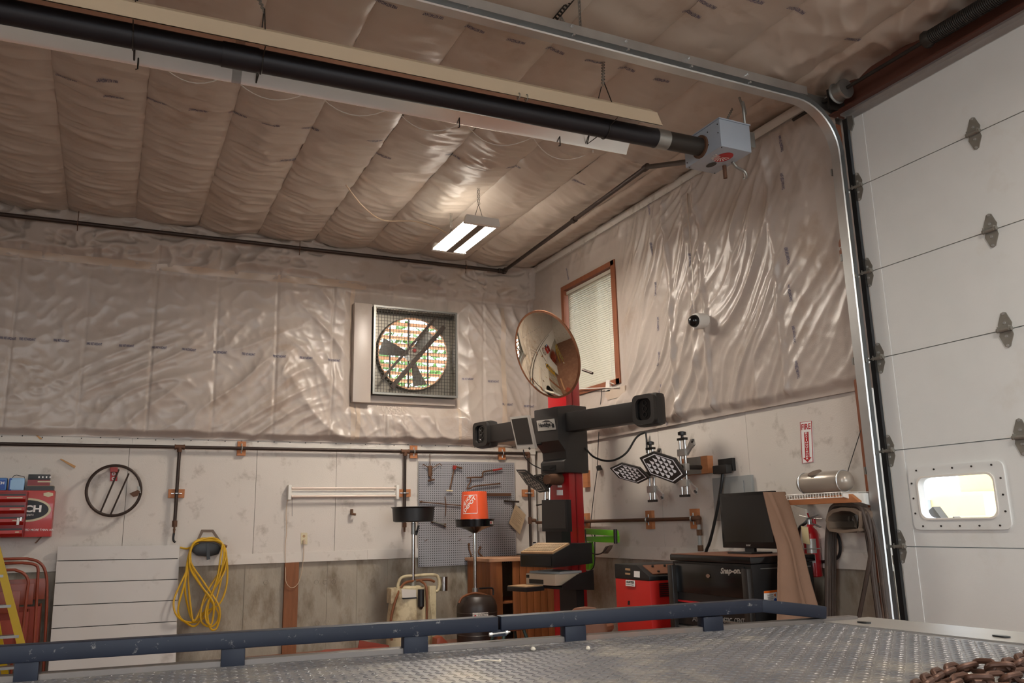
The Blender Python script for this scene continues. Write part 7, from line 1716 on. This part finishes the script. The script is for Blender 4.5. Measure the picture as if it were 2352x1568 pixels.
tag(lug.build('tread_lugs', M['deck'], bed, flat=True), kind='stuff')
# side rail
zr0, zr1 = 1.046, 1.090
rx = [-3.540, -2.563, -2.295]
rw = 0.05
def rail(xa, xb, za, zb, name='rail_tube'):
    a = EP(xa, 0.02, za); b = EP(xb, 0.02, zb)
    return MB().bar(a, b, rw, zr1 - zr0).build(name, M['bluesteel'], bed, bevel=0.005)
zm_ = (zr0 + zr1) / 2
rail(-9.5, rx[0] - 0.004, zm_, zm_); rail(rx[0] + 0.004, rx[1], zm_, zm_ + 0.004); rail(rx[1] - 0.004, rx[2], zm_ + 0.004, DZ + 0.035)
for a, b in ((-4.861, -4.804), (-4.357, -4.293), (-3.842, -3.767), (-3.319, -3.245), (-2.807, -2.729), (-5.9, -5.82)):
    MB().prism([EP(a, -0.002, DZ - 0.02), EP(b, -0.002, DZ - 0.02), EP(b, 0.042, DZ - 0.02), EP(a, 0.042, DZ - 0.02)], (0, 0, zr0 - DZ + 0.021)).build('rail_post', M['bluesteel'], bed, bevel=0.004)
q = EP(rx[0], 0.02, zr0)
MB().cbox(q + Vector((0, 0, -0.006)), (0.05, 0.035, 0.02), ed, en).build('joint_lug', M['bluesteel'], bed)
MB().cyl(q + ed * -0.035 + Vector((0, 0, -0.008)) + en * 0.02, q + ed * 0.035 + Vector((0, 0, -0.004)) + en * 0.02, 0.003, n=8).cyl(q + ed * 0.02 + Vector((0, 0, -0.005)) + en * 0.02, q + ed * 0.028 + Vector((0, 0, -0.005)) + en * 0.02, 0.006, n=6).cyl(q + ed * -0.034 + Vector((0, 0, -0.008)) + en * 0.02, q + ed * -0.024 + Vector((0, 0, -0.008)) + en * 0.02, 0.006, n=6).build('joint_bolt', M['galv'], bed)
# bed frame rails below
MB().prism([EP(-9.5, 0.5, DZ - 0.32), EP(-2.4, 0.5, DZ - 0.32), EP(-2.4, 0.62, DZ - 0.32), EP(-9.5, 0.62, DZ - 0.32)], (0, 0, 0.22)).build('frame_rail', M['steel_dark'], bed)
MB().prism([EP(-9.5, 1.7, DZ - 0.32), EP(-2.4, 1.7, DZ - 0.32), EP(-2.4, 1.82, DZ - 0.32), EP(-9.5, 1.82, DZ - 0.32)], (0, 0, 0.22)).build('frame_rail', M['steel_dark'], bed)
for x in (-3.2, -7.6):
    for inn in (0.35, 2.0):
        c = EP(x, inn, FL + 0.40)
        MB().lathe([(0.18, -0.13), (0.37, -0.13), (0.40, -0.09), (0.40, 0.09), (0.37, 0.13), (0.18, 0.13)], c, en, 32).build('wheel', M['black'], bed)
# chain and pebbles lying on the bed
chn = thing('tow_chain', (-2.766, -7.584, 1.000), 'rusty heavy chain lying on the truck bed at lower right', 'chain')
base = [(-3.219, -7.755, 1.020), (-3.032, -7.664, 1.020), (-2.906, -7.617, 1.020), (-2.827, -7.621, 1.025), (-2.818, -7.679, 1.030), (-2.717, -7.659, 1.030), (-2.482, -7.568, 1.030)]
def big_chain(pts, lift=0.0):
    P = curve_pts(pts, 6); L = [0]
    for a, b in zip(P[:-1], P[1:]): L.append(L[-1] + (b - a).length)
    pitch = 0.042; n = int(L[-1] / pitch)
    for i in range(n):
        s = (i + 0.5) * pitch; j = max(k for k in range(len(L)) if L[k] <= s); j = min(j, len(P) - 2)
        c = P[j].lerp(P[j + 1], (s - L[j]) / max(1e-6, L[j + 1] - L[j])); d_ = (P[j + 1] - P[j]).normalized()
        side_ = d_.cross(Vector((0, 0, 1))).normalized(); a = R_(35 if i % 2 else -50); w_ = side_ * math.cos(a) + Vector((0, 0, 1)) * math.sin(a)
        c = c + Vector((0, 0, lift))
        hl_, hw_ = 0.0205, 0.0145
        pl = []
        for k in range(16):
            t = 2 * math.pi * k / 16; pl.append(c + d_ * (hl_ * (1 if math.cos(t) > 0 else -1) * 0.55 + hl_ * 0.75 * math.cos(t)) + w_ * hw_ * math.sin(t))
        MB().tube(pl, 0.0066, 8, closed=True).build('link', M['chain'], chn)
big_chain(base)
big_chain([(-3.049, -7.684, 1.000), (-2.933, -7.673, 1.012), (-2.869, -7.701, 1.012), (-2.748, -7.702, 1.012)])
for q, s, lab in (((-3.496, -6.664, 1.000), 0.009, 'tiny pale pebble on truck bed left of the other'), ((-3.351, -6.741, 1.000), 0.008, 'tiny pale pebble on truck bed right of the other')):
    o = MB().lathe([(0.0001, 0), (s, 0.002), (s * 1.1, 0.006), (s * 0.6, 0.011), (0.0001, 0.012)], q, n=9, squash=0.7).build('pebble', M['pebble']); tag(o, lab, 'stone', 'pebbles on the truck bed')
sk = MB().tube(curve_pts([(-3.732, -6.769, 1.004), (-3.700, -6.763, 1.004), (-3.686, -6.807, 1.006), (-3.680, -6.820, 1.006)], 5), 0.002, 6).ball((-3.675, -6.813, 1.006), 0.0045, 8).build('zip_tie', M['pebble']); tag(sk, 'short pale stick lying on the left part of the truck bed', 'stick')
